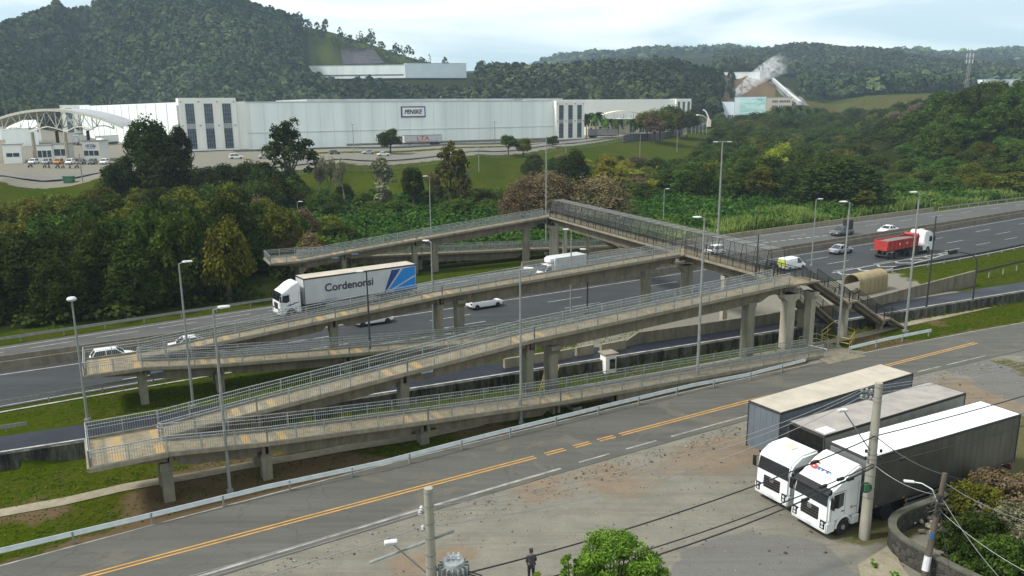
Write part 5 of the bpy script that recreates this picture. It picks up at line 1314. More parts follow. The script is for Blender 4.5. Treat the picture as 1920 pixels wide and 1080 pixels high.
# concrete barriers
def barrier(name, pts, h, w0, w1, mat, label, cat='barrier', zb=0.):
    o = pts[0]; t = MB(); rows = []
    A = [offset_poly(pts, k) for k in (-w0/2, -w0/2+.04, -w1/2, w1/2, w0/2-.04, w0/2)]; Z = [zb-.3, zb+.18, zb+h, zb+h, zb+.18, zb-.3]
    n_ = len(pts); vs = [(A[j][i].x, A[j][i].y, Z[j]) for i in range(n_) for j in range(6)]
    fs = [(i*6+j, i*6+j+1, (i+1)*6+j+1, (i+1)*6+j) for i in range(n_-1) for j in range(5)]+[(0, 1, 2, 3, 4, 5), tuple((n_-1)*6+j for j in range(5, -1, -1))]
    t.add(vs, fs); ob = t.build(name, M[mat]); return setp(ob, label, cat)
M['barrier_tan'] = concrete('median_concrete', (.19, .17, .135), (.14, .125, .10), (.075, .065, .05), .6, .5)
barrier('median_barrier', INNER.poly(-130, 230, 1.35), .85, .6, .2, 'barrier_tan', 'grimy concrete median barrier next to the near carriageway')
barrier('median_barrier', INNER.poly(-130, 230, 3.55), .85, .6, .2, 'barrier_tan', 'second grimy concrete median barrier next to the far carriageway')
barrier('roadside_barrier', [FAR.at(x, 1.0) for x in np.linspace(P(985, 500).x, 94, 40)], .85, .5, .22, 'conc_light', 'pale concrete barrier along the far side of the highway')
wl = WALL.poly(-130, 200, .2, step=4)
barrier('retaining_wall', wl, WALLZ, .42, .36, 'conc_dark', 'blackened concrete retaining wall between the access lane and the grass', 'wall')
# pale wall on the far side of the access lane
pw = [P(*q, LANEZ) for q in ((1195, 645), (1300, 630), (1450, 607), (1610, 583), (1720, 553), (1826, 524))]
for q in pw: q.z = 0
barrier('concrete_wall', dense(pw, 3), 2.0, .35, .3, 'conc', 'pale concrete wall between the bus stop and the access lane', 'wall')
a, b = P(1150, 653, LANEZ), pw[0]; mb = MB()
n_ = Vector((-(b-a).y, (b-a).x, 0)).normalized()*.15
vs = [(a.x, a.y, .3), (b.x, b.y, .3), (b.x, b.y, 1.98), (a.x, a.y, .75)]; mb.add([Vector(v)-n_ for v in vs]+[Vector(v)+n_ for v in vs], [(0, 1, 2, 3), (7, 6, 5, 4), (0, 4, 5, 1), (1, 5, 6, 2), (2, 6, 7, 3), (3, 7, 4, 0)])
setp(mb.build('wall_end', M['conc']), 'sloping end block of the pale concrete wall', 'wall')
for i, (x0, y0, x1, y1, lab) in enumerate(((1126, 662, 1172, 653, 'concrete barrier block next to the sloping end of the pale wall'), (1080, 668, 1112, 662, 'middle concrete barrier block beside the access lane'), (1040, 676, 1070, 670, 'concrete barrier block behind the near ramp column'), (945, 690, 1032, 676, 'long low concrete barrier left of the near ramp column'))):
    a, b = P(x0, y0, LANEZ), P(x1, y1, LANEZ); a.z = b.z = 0
    barrier('barrier_block', [a, b], .85, .5, .25, 'conc_light', lab, 'barrier', LANEZ)
# ------------------------------------------------------------------ small things on the verges
t = thing('control_booth', 'small white booth with a dark window in front of the black wall', 'booth', tuple(P(1140, 697)), WALL.ang(8))
mb = MB(); mb.bb(-.55, .55, -.5, .5, 0, 1.75); mb.build('wall', M['white_wall2'], t, bevel=.02)
mb = MB(); mb.bb(-.7, .7, -.65, .65, 1.75, 1.87); mb.build('roof', M['conc_light'], t)
mb = MB(); mb.bb(-.12, .4, -.53, -.5, .45, 1.3); wn_ = mb.build('window', M['glass'], t); mb = MB(); mb.bb(-.18, .46, -.52, -.495, .39, 1.36); mb.build('window_frame', M['galv_dull'], wn_)
def tube_fence(name, pts, label, mat, h=1.1, cat='railing', lv=(1.1, .6), post=1.8):
    o = pts[0]; t = thing(name, label, cat, (o.x, o.y, 0)); mb = MB(); mp_ = MB()
    for a, b in zip(pts[:-1], pts[1:]):
        for z in lv: mb.tube((a.x, a.y, a.z+z), (b.x, b.y, b.z+z), .03, n=6)
        k = max(1, round((b-a).length/post))
        for i in range(k+1): q = a.lerp(b, i/k); mp_.tube((q.x, q.y, q.z-.1), (q.x, q.y, q.z+h), .03, n=6)
    mb.build('rail', M[mat], t, world=True); mp_.build('posts', M[mat], t, world=True); return t
tube_fence('yellow_railing', [P(1540, 640), P(1562, 622), P(1601, 638)], 'yellow tube railing around the small culvert under the staircase, far side', 'yellow_steel')
tube_fence('yellow_railing', [P(1541, 645), P(1592, 656), P(1601, 641)], 'yellow tube railing around the small culvert under the staircase, street side', 'yellow_steel')
for k, (x, y) in enumerate(((1012, 732), (1034, 727))):
    q = P(x, y); q2 = P(x+10, y-3); t = thing('yellow_hoop', 'yellow steel bar leaning by the lower near ramp, '+('left one' if k == 0 else 'right one'), 'railing', (q.x, q.y, 0)); mb = MB()
    mb.tube((0, 0, 0), (.5, .25, 1.9), .035, n=6); mb.tube((.16, -.1, 0), (.66, .15, 1.9), .035, n=6); mb.tube((.5, .25, 1.9), (.66, .15, 1.9), .035, n=6); mb.tube((.25, .12, .9), (.41, .03, .9), .03, n=6); mb.build('bars', M['yellow_steel'], t)
tube_fence('gate_railing', [P(1498, 652), P(1530, 645), P(1552, 655)], 'grey tube railing at the foot of the lower near ramp', 'galv')
tube_fence('gate_railing', [P(1512, 663), P(1549, 672)], 'short grey tube railing on the pavement at the ramp foot', 'galv', h=.9, lv=(.9,))
# bus shelter: beige vaulted shell with arched openings
q = P(1622, 546); t = thing('bus_shelter', 'beige vaulted bus shelter with a row of tall openings beside the highway', 'bus shelter', (q.x, q.y, 0), INNER.ang(45)+R(2))
mb = MB(); Ls, hs, ws = 6.2, 2.6, 2.2; n_ = 10
arc = [(-ws/2, 0)]+[(-ws/2*math.cos(PI*k/n_), 1.75+(hs-1.75)*math.sin(PI*k/n_)) for k in range(n_+1)]
inn = [(y*.93, z-.09 if z > .3 else z) for y, z in arc]
poly = arc+[(arc[-1][0], 1.1)]+[(inn[-1][0], 1.1)]+inn[::-1]
# roof shell and far wall
mb.prism(poly, 'x', -Ls/2, Ls/2)
M['beige'] = concrete('beige_render', (.33, .285, .165), (.26, .22, .13), (.17, .12, .08), .5, .8)
sh_ = mb.build('vault', M['beige'], t)
mb = MB(); nw = 7
mb.bb(-Ls/2, Ls/2, -ws/2-.02, -ws/2+.1, 0, .5); mb.bb(-Ls/2, Ls/2, -ws/2-.022, -ws/2+.1, 1.55, 1.8)
for i in range(nw+1): x = -Ls/2+.16+i*(Ls-.32)/nw; mb.bb(x-.17, x+.17, -ws/2-.025, -ws/2+.11, .45, 1.6)
mb.build('pierced_wall', M['beige'], t)
mb = MB(); mb.bb(-Ls/2+.4, Ls/2-.4, .1, .5, .4, .46)
for x in (-2.5, 0, 2.5): mb.bb(x-.06, x+.06, .2, .4, 0, .4)
mb.build('bench', M['conc_light'], t)
# ------------------------------------------------------------------ curved stone wall, bottom right
cw = [P(x, y, 1.25) for x, y in ((1775, 925), (1759, 934), (1712, 950), (1684, 962), (1673, 974), (1673, 990), (1690, 1008), (1735, 1033), (1790, 1062), (1850, 1090), (1930, 1125))]
def smoothpoly(pts, it=2):
    for _ in range(it):
        o = [pts[0]]
        for a, b in zip(pts[:-1], pts[1:]): o += [a.lerp(b, .25), a.lerp(b, .75)]
        pts = o+[pts[-1]]
    return pts
cw = smoothpoly([Vector((q.x, q.y, 0)) for q in cw])
t = thing('garden_wall', 'curved mossy stone garden wall with a grey coping at the lower right', 'wall', (cw[0].x, cw[0].y, 0))
def stone_mat():
    mt, n, b = nmat('mossy_stone_wall'); v = ocoord(n)
    vo = n.nodes.new('ShaderNodeTexVoronoi'); vo.inputs['Scale'].default_value = 3.4; n.links.new(v, vo.inputs[0])
    ve = n.nodes.new('ShaderNodeTexVoronoi'); ve.feature = 'DISTANCE_TO_EDGE'; ve.inputs['Scale'].default_value = 3.4; n.links.new(v, ve.inputs[0])
    a = mixc(n, ramp(n, vo.outputs['Color'], [(.2, 0), (.9, 1)]), (.022, .022, .018), (.07, .064, .052))
    a = mixc(n, ramp(n, noise(n, .9, 5, .7, v), [(.55, 0), (.7, .7)]), a, (.15, .12, .085))
    a = mixc(n, ramp(n, ve.outputs[0], [(0, .8), (.05, 0)]), a, (.015, .015, .012))
    n.links.new(a, b.inputs['Base Color']); b.inputs['Roughness'].default_value = .9; bump(n, b, ramp(n, ve.outputs[0], [(0, 0), (.1, 1)]), .6, .05); return mt
M['stone'] = stone_mat()
def wallmesh(pts, w_, z0, z1, mat, name, parent):
    A = offset_poly(pts, -w_/2); B = offset_poly(pts, w_/2); n_ = len(pts); mb = MB()
    vs = []
    for i in range(n_): vs += [(A[i].x, A[i].y, z0), (A[i].x, A[i].y, z1), (B[i].x, B[i].y, z1), (B[i].x, B[i].y, z0)]
    fs = [(i*4+j, i*4+(j+1) % 4, (i+1)*4+(j+1) % 4, (i+1)*4+j) for i in range(n_-1) for j in range(4)]+[(0, 1, 2, 3), tuple((n_-1)*4+j for j in (3, 2, 1, 0))]
    mb.add(vs, fs); return mb.build(name, M[mat], parent, world=True)
wallmesh(cw, .3, -.3, 1.18, 'stone', 'wall_body', t); M['coping'] = concrete('mossy_coping', (.13, .125, .10), (.09, .09, .07), (.04, .045, .03), .6)
wallmesh(cw, .42, 1.18, 1.3, 'coping', 'coping', t)
random.seed(5)
cc = P(1740, 985)
for i in range(26):
    a = random.uniform(0, 2*PI); rd = random.uniform(.2, 1.5); x = cc.x+rd*math.cos(a)*1.0; y = cc.y+rd*math.sin(a)*1.1
    mb = MB(); s = random.uniform(.1, .24); mb.box((0, 0, 0), (s*1.6, s, s*.9), random.uniform(0, 3), 0, random.uniform(-.3, .3), random.uniform(-.3, .3)); o = mb.build('stone_block', M['conc_white'] if i % 3 else M['conc'], None, bevel=.03)
    o.location = (x, y, .08+s*.35+random.uniform(0, .25)); setp(o, 'loose pale stone block, '+ordn(i+1)+' of the heap inside the curved garden wall', 'stone', 'stone blocks inside the garden wall')
# ------------------------------------------------------------------ utility poles and wires
def ring(mb, z, r): mb.lathe((0, 0, z), [(r, -.03), (r+.012, -.03), (r+.012, .03), (r, .03)], 'z', 12)
q = P(1620, 1009); hm = top_for(q.x, q.y, 718); PB = Vector((q.x, q.y, 0))
up1 = thing('utility_pole', 'thick pale concrete utility pole standing beside the silver trailer', 'utility pole', (q.x, q.y, 0))
lean = (P(1646, 718, hm)-Vector((q.x, q.y, hm))); lean = Vector((.0, 0, hm))
mb = MB(); mb.tube((0, 0, -.3), (lean.x, 0, hm), .30, .195, 12); mb.build('shaft', M['pole_conc'], up1, smooth=True)
mb = MB()
for z in (hm-.2, hm-.75, hm-1.0, hm-2.9, hm-3.1, hm-4.0, hm-4.25, hm-4.5, hm-5.2, hm-5.9, hm-6.5): mb = MB(); ring(mb, z, .305-.105*z/hm); mb.build('band', M['galv_dull'], up1)
mb = MB()
for i, dx in enumerate((-.9, -.65, -.4)):
    for z in (hm-.55, hm-.95): mb.lathe((dx*.8, .3-i*.1, z), [(.03, 0), (.09, .05), (.04, .08), (.09, .13), (.03, .2)], 'z', 8)
mb.tube((0, 0, hm-.6), (-.8, .3, hm-.55), .04, n=6); mb.tube((0, 0, hm-1.0), (-.8, .3, hm-.95), .04, n=6)
mb.build('insulators', M['galv_dull'], up1)
mb = MB()
for s in (-1, 1):
    for z in (hm-3.9, hm-4.3): mb.lathe((s*.4, -.12, z), [(.04, 0), (.08, .04), (.08, .16), (.03, .2)], 'z', 8)
mb.build('fuse_insulators', M['black'], up1)
mb = MB(); mb.lathe((-.34, -.36, hm-5.8), [(.05, -.06), (.3, -.06), (.3, .02), (.05, .02)], 'y', 16); rg = mb.build('cable_ring', M['black'], up1)
mb = MB(); mb.box((-.3, -.42, hm-5.8), (.34, .1, .5)); mb.build('splice_box', M['green_box'], rg, bevel=.04)
mb = MB(); a = Vector((-.1, -.1, hm-3.9)); b = Vector((-1.9, -.4, hm-1.4)); mb.tube(a, b, .035, n=6); arm1 = mb.build('lamp_arm', M['galv_dull'], up1)
mb = MB(); mb.box(b+Vector((-.1, 0, .05)), (.55, .28, .14), .2); mb.build('lamp_head', M['plate'], arm1, bevel=.03)
# transformer pole
tz = 9.6; q = P(803, 915, tz); PT = Vector((q.x, q.y, 0))
up2 = thing('utility_pole', 'concrete utility pole carrying a finned grey transformer at the bottom of the picture', 'utility pole', (q.x, q.y, 0))
mb = MB(); mb.tube((0, 0, -.3), (0, 0, tz), .27, .17, 12); mb.build('shaft', M['pole_conc'], up2, smooth=True)
mb = MB()
for z in (tz-.15, tz-.7, tz-1.4, tz-2.0, tz-2.7, tz-3.2, tz-3.9): mb = MB(); ring(mb, z, .27-.1*z/tz); mb.build('band', M['galv_dull'], up2)
mb = MB(); mb.lathe((.85, .15, tz-4.3), [(.40, 0), (.43, .06), (.43, 1.15), (.40, 1.22), (.15, 1.26)], 'z', 18); tr = mb.build('transformer', M['galv'], up2, smooth=True)
mb = MB()
for k in range(16):
    a = 2*PI*k/16; mb.box((.85+.5*math.cos(a), .15+.5*math.sin(a), tz-3.7), (.2, .03, .95), a)
mb.build('cooling_fins', M['galv'], tr)
mb = MB()
for k in range(3): mb.lathe((.65+.2*k, .15, tz-3.05), [(.03, 0), (.08, .06), (.04, .12), (.08, .18), (.03, .3)], 'z', 8)
mb.build('bushings', M['plate'], tr)
mb = MB(); mb.box((.4, .08, tz-3.4), (.6, .1, .12)); mb.box((.4, .08, tz-4.0), (.6, .1, .12)); mb.build('bracket', M['galv_dull'], up2)
mb = MB(); mb.tube((-2.3, -.1, tz-3.0), (.9, .25, tz-1.9), .055, n=6); mb.build('crossarm', M['galv_dull'], up2)
mb = MB()
for x, z in ((-.28, tz-.9), (-.34, tz-1.1), (-.25, tz-1.7)): mi_ = MB(); mi_.lathe((x, 0, z), [(.03, 0), (.08, .04), (.04, .08), (.08, .12), (.03, .18)], 'z', 8); mi_.tube((0, 0, z), (x, 0, z), .03, n=5); mi_.build('insulator', M['plate'], up2)
mb = MB(); mb.tube((-.1, 0, tz-3.6), (-1.35, -.2, tz-2.2), .03, n=6); arm2 = mb.build('lamp_arm', M['galv_dull'], up2)
mb = MB(); mb.box((-1.45, -.2, tz-2.1), (.5, .26, .14), .2); mb.build('lamp_head', M['plate'], arm2, bevel=.03)
# leaning wooden pole at the garden wall
wz = 5.6; q1 = P(1772, 887, wz); q0 = P(1722, 1085, .3); q0 = q1+Vector((-.9, -.75, 0))
t = thing('wooden_pole', 'dark leaning wooden pole with a tangle of cables and a small street lamp, lower right', 'utility pole', (q0.x, q0.y, 0))
mb = MB(); tv = Vector((q1.x-q0.x, q1.y-q0.y, wz)); mb.tube((0, 0, -.3), tv, .17, .12, 10); mb.build('shaft', M['wood'], t, smooth=True)
mb = MB(); c0 = tv*.72; mb.path([c0, c0+Vector((-.35, .1, .75)), c0+Vector((-.8, .25, 1.0)), c0+Vector((-1.2, .4, 1.02))], .03, 6); ar = mb.build('lamp_arm', M['galv_bright'], t)
mb = MB(); mb.box(c0+Vector((-1.35, .45, 1.02)), (.5, .2, .1), -.3); mb.build('lamp_head', M['plate'], ar, bevel=.03)
mb = MB(); random.seed(3)
for i in range(34):
    c = c0+Vector((random.uniform(-.35, .3), random.uniform(-.3, .3), random.uniform(-.5, .6))); d = c+Vector((random.uniform(-.4, .4), random.uniform(-.3, .3), random.uniform(-.35, .35))); mb.tube(c, d, random.uniform(.01, .03), n=4)
for i in range(6): c = c0+Vector((random.uniform(-.2, .2), -.15, random.uniform(-.5, .5))); mb.box(c, (.16, .14, .24), random.uniform(0, 1))
mb.build('cable_tangle', M['chassis'], t)
mb = MB(); mb.tube(tv*.12, tv*.25, .175, .17, 10); mb.build('paper_posters', M['plate'], t)
mb = MB(); mb.box(tv*.45+Vector((-.12, -.16, 0)), (.2, .02, .35), .2, 0, .2); mb.build('blue_tag', M['blue_sign'], t)
def wire(a, b, sag, r, label, mat='cable', seg=16, lumps=None):
    a, b = Vector(a), Vector(b); pts = []
    for i in range(seg+1):
        k = i/seg; q = a.lerp(b, k); q.z -= 4*sag*k*(1-k); pts.append(q-a)
    mb = MB(); mb.path(pts, r, 5)
    if lumps:
        for k in lumps: q = a.lerp(b, k)-a; q.z -= 4*sag*k*(1-k); mb.box(q, (.5, .12, .14), math.atan2((b-a).y, (b-a).x))
    o = mb.build('overhead_wire', M[mat]); o.location = a; setp(o, label, 'wire', 'overhead wires'); return o
rd_ = Vector((math.cos(R(29)), math.sin(R(29)), 0))
PL = PT-rd_*38+Vector((0, 2, 0)); PR = PB+rd_*42
for i, (dz1, dz2, n1) in enumerate(((-.9, -.35, 'upper'), (-1.1, -.5, 'middle'), (-1.7, -.75, 'lower'))):
    a = PT+Vector((-.3, 0, tz+dz1+.1)); b = PB+Vector((-.6, .25, hm+dz2)); wire(a, b, .9+.12*i, .016, n1+' pale wire of the three between the transformer pole and the thick pole', 'cable_grey')
    wire(a, PL+Vector((0, 0, tz-.8-.3*i)), .7, .016, n1+' pale wire of the three running left from the transformer pole', 'cable_grey')
    wire(b, PR+Vector((0, 0, hm-.5-.25*i)), .9, .016, n1+' pale wire of the three running right from the thick pole', 'cable_grey')
wire(PT+Vector((0, 0, tz-3.9)), PB+Vector((0, -.2, hm-2.9)), .6, .035, 'thick black cable crossing above the person to the thick pole', lumps=(.82,))
wire(PT+Vector((0, 0, tz-4.9)), PB+Vector((0, -.25, hm-4.5)), .7, .032, 'black cable below the thick one between the two concrete poles', lumps=(.85, .9))
wire(PT+Vector((0, 0, tz-5.15)), PB+Vector((0, -.25, hm-4.7)), .9, .04, 'lowest heavy black cable between the two concrete poles', lumps=(.8, .93))
wire(PT+Vector((0, 0, tz-5.0)), PB+Vector((0, -.25, hm-4.6)), 1.05, .014, 'thin black cable hanging just over the lowest heavy one')
wire(PB+Vector((0, -.2, hm-2.9)), PR+Vector((0, 0, hm-2.7)), .55, .035, 'thick black cable running right over the white trailer roof')
wire(PB+Vector((0, -.25, hm-4.6)), PR+Vector((0, -.5, hm-4.4)), .8, .03, 'black cable running right across the side of the silver trailer', lumps=(.06,))
wire(PB+Vector((.1, -.2, hm-4.0)), PR+Vector((0, 0, hm-3.6)), .7, .012, 'thin black wire running right between two thicker ones')
wd = Vector((q0.x, q0.y, 0))+tv
wire(PB+Vector((.1, -.2, hm-3.0)), wd+Vector((0, 0, -.1)), .25, .03, 'black cable from the thick pole down to the leaning wooden pole')
wire(PB+Vector((.1, -.2, hm-4.6)), Vector((q0.x, q0.y, 0))+tv*.8, .3, .014, 'thin pale wire from the thick pole to the cable tangle', 'cable_grey')
for i, (px, py, z, rr_) in enumerate(((1930, 900, 4, .025), (1950, 985, 3.2, .02), (1960, 1010, 3, .012), (1890, 1100, 3, .012), (1790, 1110, 2, .014), (1940, 1080, 2.5, .012))):
    wire(Vector((q0.x, q0.y, 0))+tv*(.98-.06*i), P(px, py, z), .25, rr_, ordn(i+1)+' of the wires fanning out over the bushes from the leaning pole', 'cable' if i % 2 == 0 else 'cable_grey')
# pigtail cables at the transformer
mb = MB()
for k in range(4): mb.path([Vector((1.2, .15, tz-3.5-.1*k)), Vector((1.9, .1, tz-3.7-.12*k)), Vector((2.3+.05*k, 0, tz-4.5)), Vector((1.9, 0, tz-4.9)), Vector((.2, 0, tz-5.1))], .03, 5)
mb.build('pigtail_cables', M['cable'], up2)
# ------------------------------------------------------------------ the big warehouse across the valley
def s_for(fr, t_, px, z=8.):
    lo, hi = -60., 400.
    for _ in range(50):
        m_ = (lo+hi)/2; p_ = fr.pt(m_, t_)
        if Q(p_.x, p_.y, z)[0] < px: lo = m_
        else: hi = m_
    return lo
q = P(445, 280, 8); WF = Fr((q.x, q.y), 28.9); ZT = 26.2
s1 = s_for(WF, 0, 1037)
pA = WF.pt(0, 0); pB = WF.pt(s1, 0); pL = WF.pt(s_for(WF, -2.5, 345), -2.5); pE = Dd(164, 400, 560)
wh = thing('warehouse', 'huge white warehouse with a blue framed company sign on its long front', 'warehouse', (pA.x, pA.y, 8))
def zprism(pts, z0, z1, name, mat, parent, **k):
    mb = MB(); mb.prism([(p_[0], p_[1]) for p_ in pts], 'z', z0, z1); return mb.build(name, M[mat] if isinstance(mat, str) else mat, parent, world=True, **k)
bk = WF.n*110
zprism([pA, pB, pB+bk, pE+Vector((60, 60, 0)), pE+Vector((3, 1, 0)), pL+Vector((2, 3, 0))], 6, ZT, 'wall', 'white_wall', wh)
mb = MB()
for z, w_ in ((14.2, .16), (ZT-.15, .3)): mb.beam(WF.pt(0, -.1, z), WF.pt(s1, -.1, z), .3, w_)
k = 26
for i in range(1, k): p_ = WF.pt(s1*i/k, -.03); mb.box((p_.x, p_.y, 17), (.07, .06, 18), WF.a)
mb.build('wall_trim', M['wall_joint'], wh, world=True)
mb = MB(); mb.beam(WF.pt(-2, .5, 8.4), WF.pt(s1, -.3, 8.4), .5, .9); mb.build('plinth', M['conc_light'], wh, world=True)
mb = MB(); mb.prism([(p_[0], p_[1]) for p_ in (WF.pt(30, 6), WF.pt(s1-18, 6), WF.pt(s1-18, 60), WF.pt(30, 60))], 'z', ZT, ZT+.9); mb.build('roof', M['grey_roof'], wh, world=True)
def tower(fr, s0, s1_, t_, z0, z1, n_cols, parent, side=True, name='office_tower', fins=True, dep=10., breaks=None):
    W_ = s1_-s0; mb = MB()
    c = fr.pt((s0+s1_)/2, t_+dep/2, (z0+z1)/2); mb.box(c, (W_, dep, z1-z0), fr.a); tw = mb.build(name, M['white_wall2'], parent, world=True)
    cw_ = W_/(n_cols+.6); h = z1-z0
    for i in range(n_cols):
        sc_ = s0+W_*(i+.5+.02)/n_cols; ww = cw_*.56
        mb = MB(); mb.box(fr.pt(sc_, t_-.04, z0+h*.465), (ww, .12, h*.86), fr.a); wn = mb.build('window', M['glass_blue'], tw, world=True)
        mb = MB()
        for j in (-1, 0, 1): mb.box(fr.pt(sc_+j*ww*.25, t_-.13, z0+h*.465), (.045, .07, h*.86), fr.a)
        for j in range(11): mb.box(fr.pt(sc_, t_-.15, z0+h*(.06+.83*j/10)), (ww, .07, .05), fr.a)
        mb.box(fr.pt(sc_, t_-.12, z0+h*.47), (ww, .06, h*.10), fr.a, 1)
        mb.build('mullions', [M['galv'], M['grey_roof']], wn, world=True)
    mb = MB()
    for i in range(n_cols+1):
        sc_ = s0+W_*(i+.02)/n_cols
        mb.box(fr.pt(min(max(sc_, s0+.4), s1_-.4), t_-.1, z0+h/2), (cw_*.28, .25, h-.02), fr.a)
        for zz in (.93, .48): mb.lathe(fr.pt(min(max(sc_, s0+.4), s1_-.4), t_-.25, z0+h*zz), [(.3, -.25), (.34, 0), (.3, .25)], 'z', 8, 1)
    mb.build('pilasters', [M['white_wall2'], M['grey_roof']], tw, world=True)
    return tw
tw1 = tower(WF, s_for(WF, -2.5, 345), 0, -2.5, 8, 27.6, 3, wh)
mb = MB(); sl = s_for(WF, -2.5, 345)
for i in range(4): p_ = WF.pt(sl-.05, -1+i*2.3); mb.box((p_.x, p_.y, 17), (.12, .8, 16), WF.a)
mb.build('side_window', M['glass_blue'], tw1, world=True)
mb = MB(); mb.box(WF.pt(2.2, -1.0, 17), (3.6, 1.8, 18), WF.a); mb.build('corner_pier', M['white_wall2'], wh, world=True)
tw2 = tower(WF, s1, s_for(WF, -3, 1094), -3., 8, 25.8, 3, wh)
EF = Fr((pE.x, pE.y), 29)
tower(EF, -8, 9, -1, 8, 27, 2, wh, name='end_tower')
# sheet joints on the long left side wall
d_ = (pL-pE).normalized()
for i in range(14): mb = MB(); p_ = pE.lerp(pL, (i+1)/15)+Vector((d_.y, -d_.x, 0))*.4; mb.box((p_.x, p_.y, 17), (.25, .25, 17.5), math.atan2(d_.y, d_.x)); mb.build('side_joint', M['wall_joint'], wh, world=True)
# sign on the wall
sc_ = (s_for(WF, 0, 754)+s_for(WF, 0, 799))/2; sw = s_for(WF, 0, 799)-s_for(WF, 0, 754); zc = 21.6; hs_ = 4.6
def on_wall(s_, z_, o_): return WF.pt(s_, -o_, z_)
mb = MB(); mb.box(on_wall(sc_, zc, .25), (sw, .3, hs_), WF.a); sg0 = mb.build('sign_board', M['logo_navy'], wh, world=True, bevel=.0)
mb = MB(); mb.box(on_wall(sc_, zc, .45), (sw-1.1, .12, hs_-1.0), WF.a); mb.build('sign_face', M['white_wall2'], sg0, world=True)
base_ = Vector(wh.location); mp_ = on_wall(sc_, zc-.05, .54)-base_
text_mesh('sign_lettering', 'PENSKE', 2.45, M['ink'], sg0, face_matrix(mp_-WF.e*.35, WF.e, (0, 0, 1)), .03, .28, .08, 1.08*sw/12.8)
# second warehouse behind to the right
p1, p2 = Dd(985, 400, 560), Dd(1258, 400, 600); W2F = Fr((p1.x, p1.y), math.degrees(math.atan2(p2.y-p1.y, p2.x-p1.x))); L2 = (Vector((p2.x, p2.y, 0))-Vector((p1.x, p1.y, 0))).length
wh2 = thing('warehouse', 'second long white warehouse ending in a small office tower with blue windows', 'warehouse', (p1.x, p1.y, 9))
zprism([W2F.pt(0, 0), W2F.pt(L2, 0), W2F.pt(L2, 60), W2F.pt(0, 60)], 7, 27.8, 'wall', 'white_wall2', wh2)
tower(W2F, L2, s_for(W2F, -2, 1294), -2, 8.5, 28, 3, wh2)
mb = MB(); mb.beam(W2F.pt(-60, 8, 28.2), W2F.pt(30, 8, 28.2), 8, 1.2); mb.build('roof_ridge', M['grey_roof'], wh2, world=True)
def simple_building(name, label, px0, px1, D0, D1, z0, z1, depth, mat='white_wall2', cat='building', wins=None, roof=None, gable=0, sign=None):
    a = Dd(px0, 400, D0); b = Dd(px1, 400, D1); fr = Fr((a.x, a.y), math.degrees(math.atan2(b.y-a.y, b.x-a.x))); L_ = (Vector((b.x, b.y, 0))-Vector((a.x, a.y, 0))).length
    t = thing(name, label, cat, (a.x, a.y, z0)); zprism([fr.pt(0, 0), fr.pt(L_, 0), fr.pt(L_, depth), fr.pt(0, depth)], z0-1.5, z1, 'wall', mat, t)
    if gable:
        mb = MB(); vs = []
        for s_ in (-.3, L_+.3):
            for (tt, zz) in ((-.4, z1), (depth/2, z1+gable), (depth+.4, z1)): vs.append(fr.pt(s_, tt, zz))
        mb.add(vs, [(0, 1, 2), (5, 4, 3), (0, 3, 4, 1), (1, 4, 5, 2), (0, 2, 5, 3)]); mb.build('roof', M[roof or 'white_wall'], t, world=True)
    else:
        mb = MB(); mb.box(fr.pt(L_/2, depth/2, z1+.15), (L_+.4, depth+.4, .3), fr.a); mb.build('roof', M[roof or 'grey_roof'], t, world=True)
    for (u0, u1, v0, v1) in (wins or []):
        mb = MB(); mb.box(fr.pt(L_*(u0+u1)/2, -.03, z0+(z1-z0)*(v0+v1)/2), (L_*(u1-u0), .12, (z1-z0)*(v1-v0)), fr.a); wn = mb.build('window', M['glass_blue'], t, world=True)
        mb = MB(); n_ = max(1, round(L_*(u1-u0)/1.6))
        for i in range(n_+1): mb.box(fr.pt(L_*(u0+(u1-u0)*i/n_), -.09, z0+(z1-z0)*(v0+v1)/2), (.14, .08, (z1-z0)*(v1-v0)), fr.a)
        mb.build('window_frame', M['white_wall2'], wn, world=True)
    return t, fr, L_
# entrance wing with palms
t, fr, L_ = simple_building('entrance_wing', 'low cream entrance wing with dark doors behind the palm trees', 1100, 1215, 452, 470, 8.2, 15.8, 30, 'cream', wins=[(.03, .07, .05, .45), (.17, .22, .05, .5), (.3, .34, .05, .5), (.42, .49, .05, .5), (.66, .74, .05, .62), (.82, .9, .05, .62)])
def vault(name, label, px0, px1, D0, zb, rise, depth, mat='cream'):
    a = Dd(px0, 400, D0); b = Dd(px1, 400, D0); fr = Fr((a.x, a.y), 0); L_ = b.x-a.x; t = thing(name, label, 'canopy', (a.x, a.y, zb)); mb = MB(); n_ = 14
    top_ = [(L_*k/n_, rise*math.sin(PI*(.12+.76*k/n_))) for k in range(n_+1)]; low_ = [(x, z-.4) for x, z in top_]
    mb.prism([(a.x+x, zb+z) for x, z in top_]+[(a.x+x, zb+z) for x, z in low_[::-1]], 'y', a.y, a.y+depth); mb.build('membrane', M[mat], t, world=True)
    mb = MB()
    for k in range(5):
        x = a.x+L_*(k+.5)/5; mb.tube((x, a.y+1, zb-6), (x, a.y+1, zb+rise*.6), .2, n=6)
        mb.tube((x, a.y+1, zb-1.5), (x+1.8, a.y+1, zb+rise*.5), .1, n=5); mb.tube((x, a.y+1, zb-1.5), (x-1.8, a.y+1, zb+rise*.5), .1, n=5)
    mb.build('posts', M['galv'], t, world=True); return t
M['membrane'] = basic('warm_white_membrane', (.72, .66, .50), .6, 0, (.66, .60, .46), .2)
vault('canopy', 'long pale yellow curved canopy above the cream entrance wing', 1122, 1210, 446, 16.6, 4.2, 14, 'membrane')
vault('canopy', 'small yellow domed canopy right of the second office tower', 1288, 1322, 470, 12.5, 5.5, 16, 'membrane')
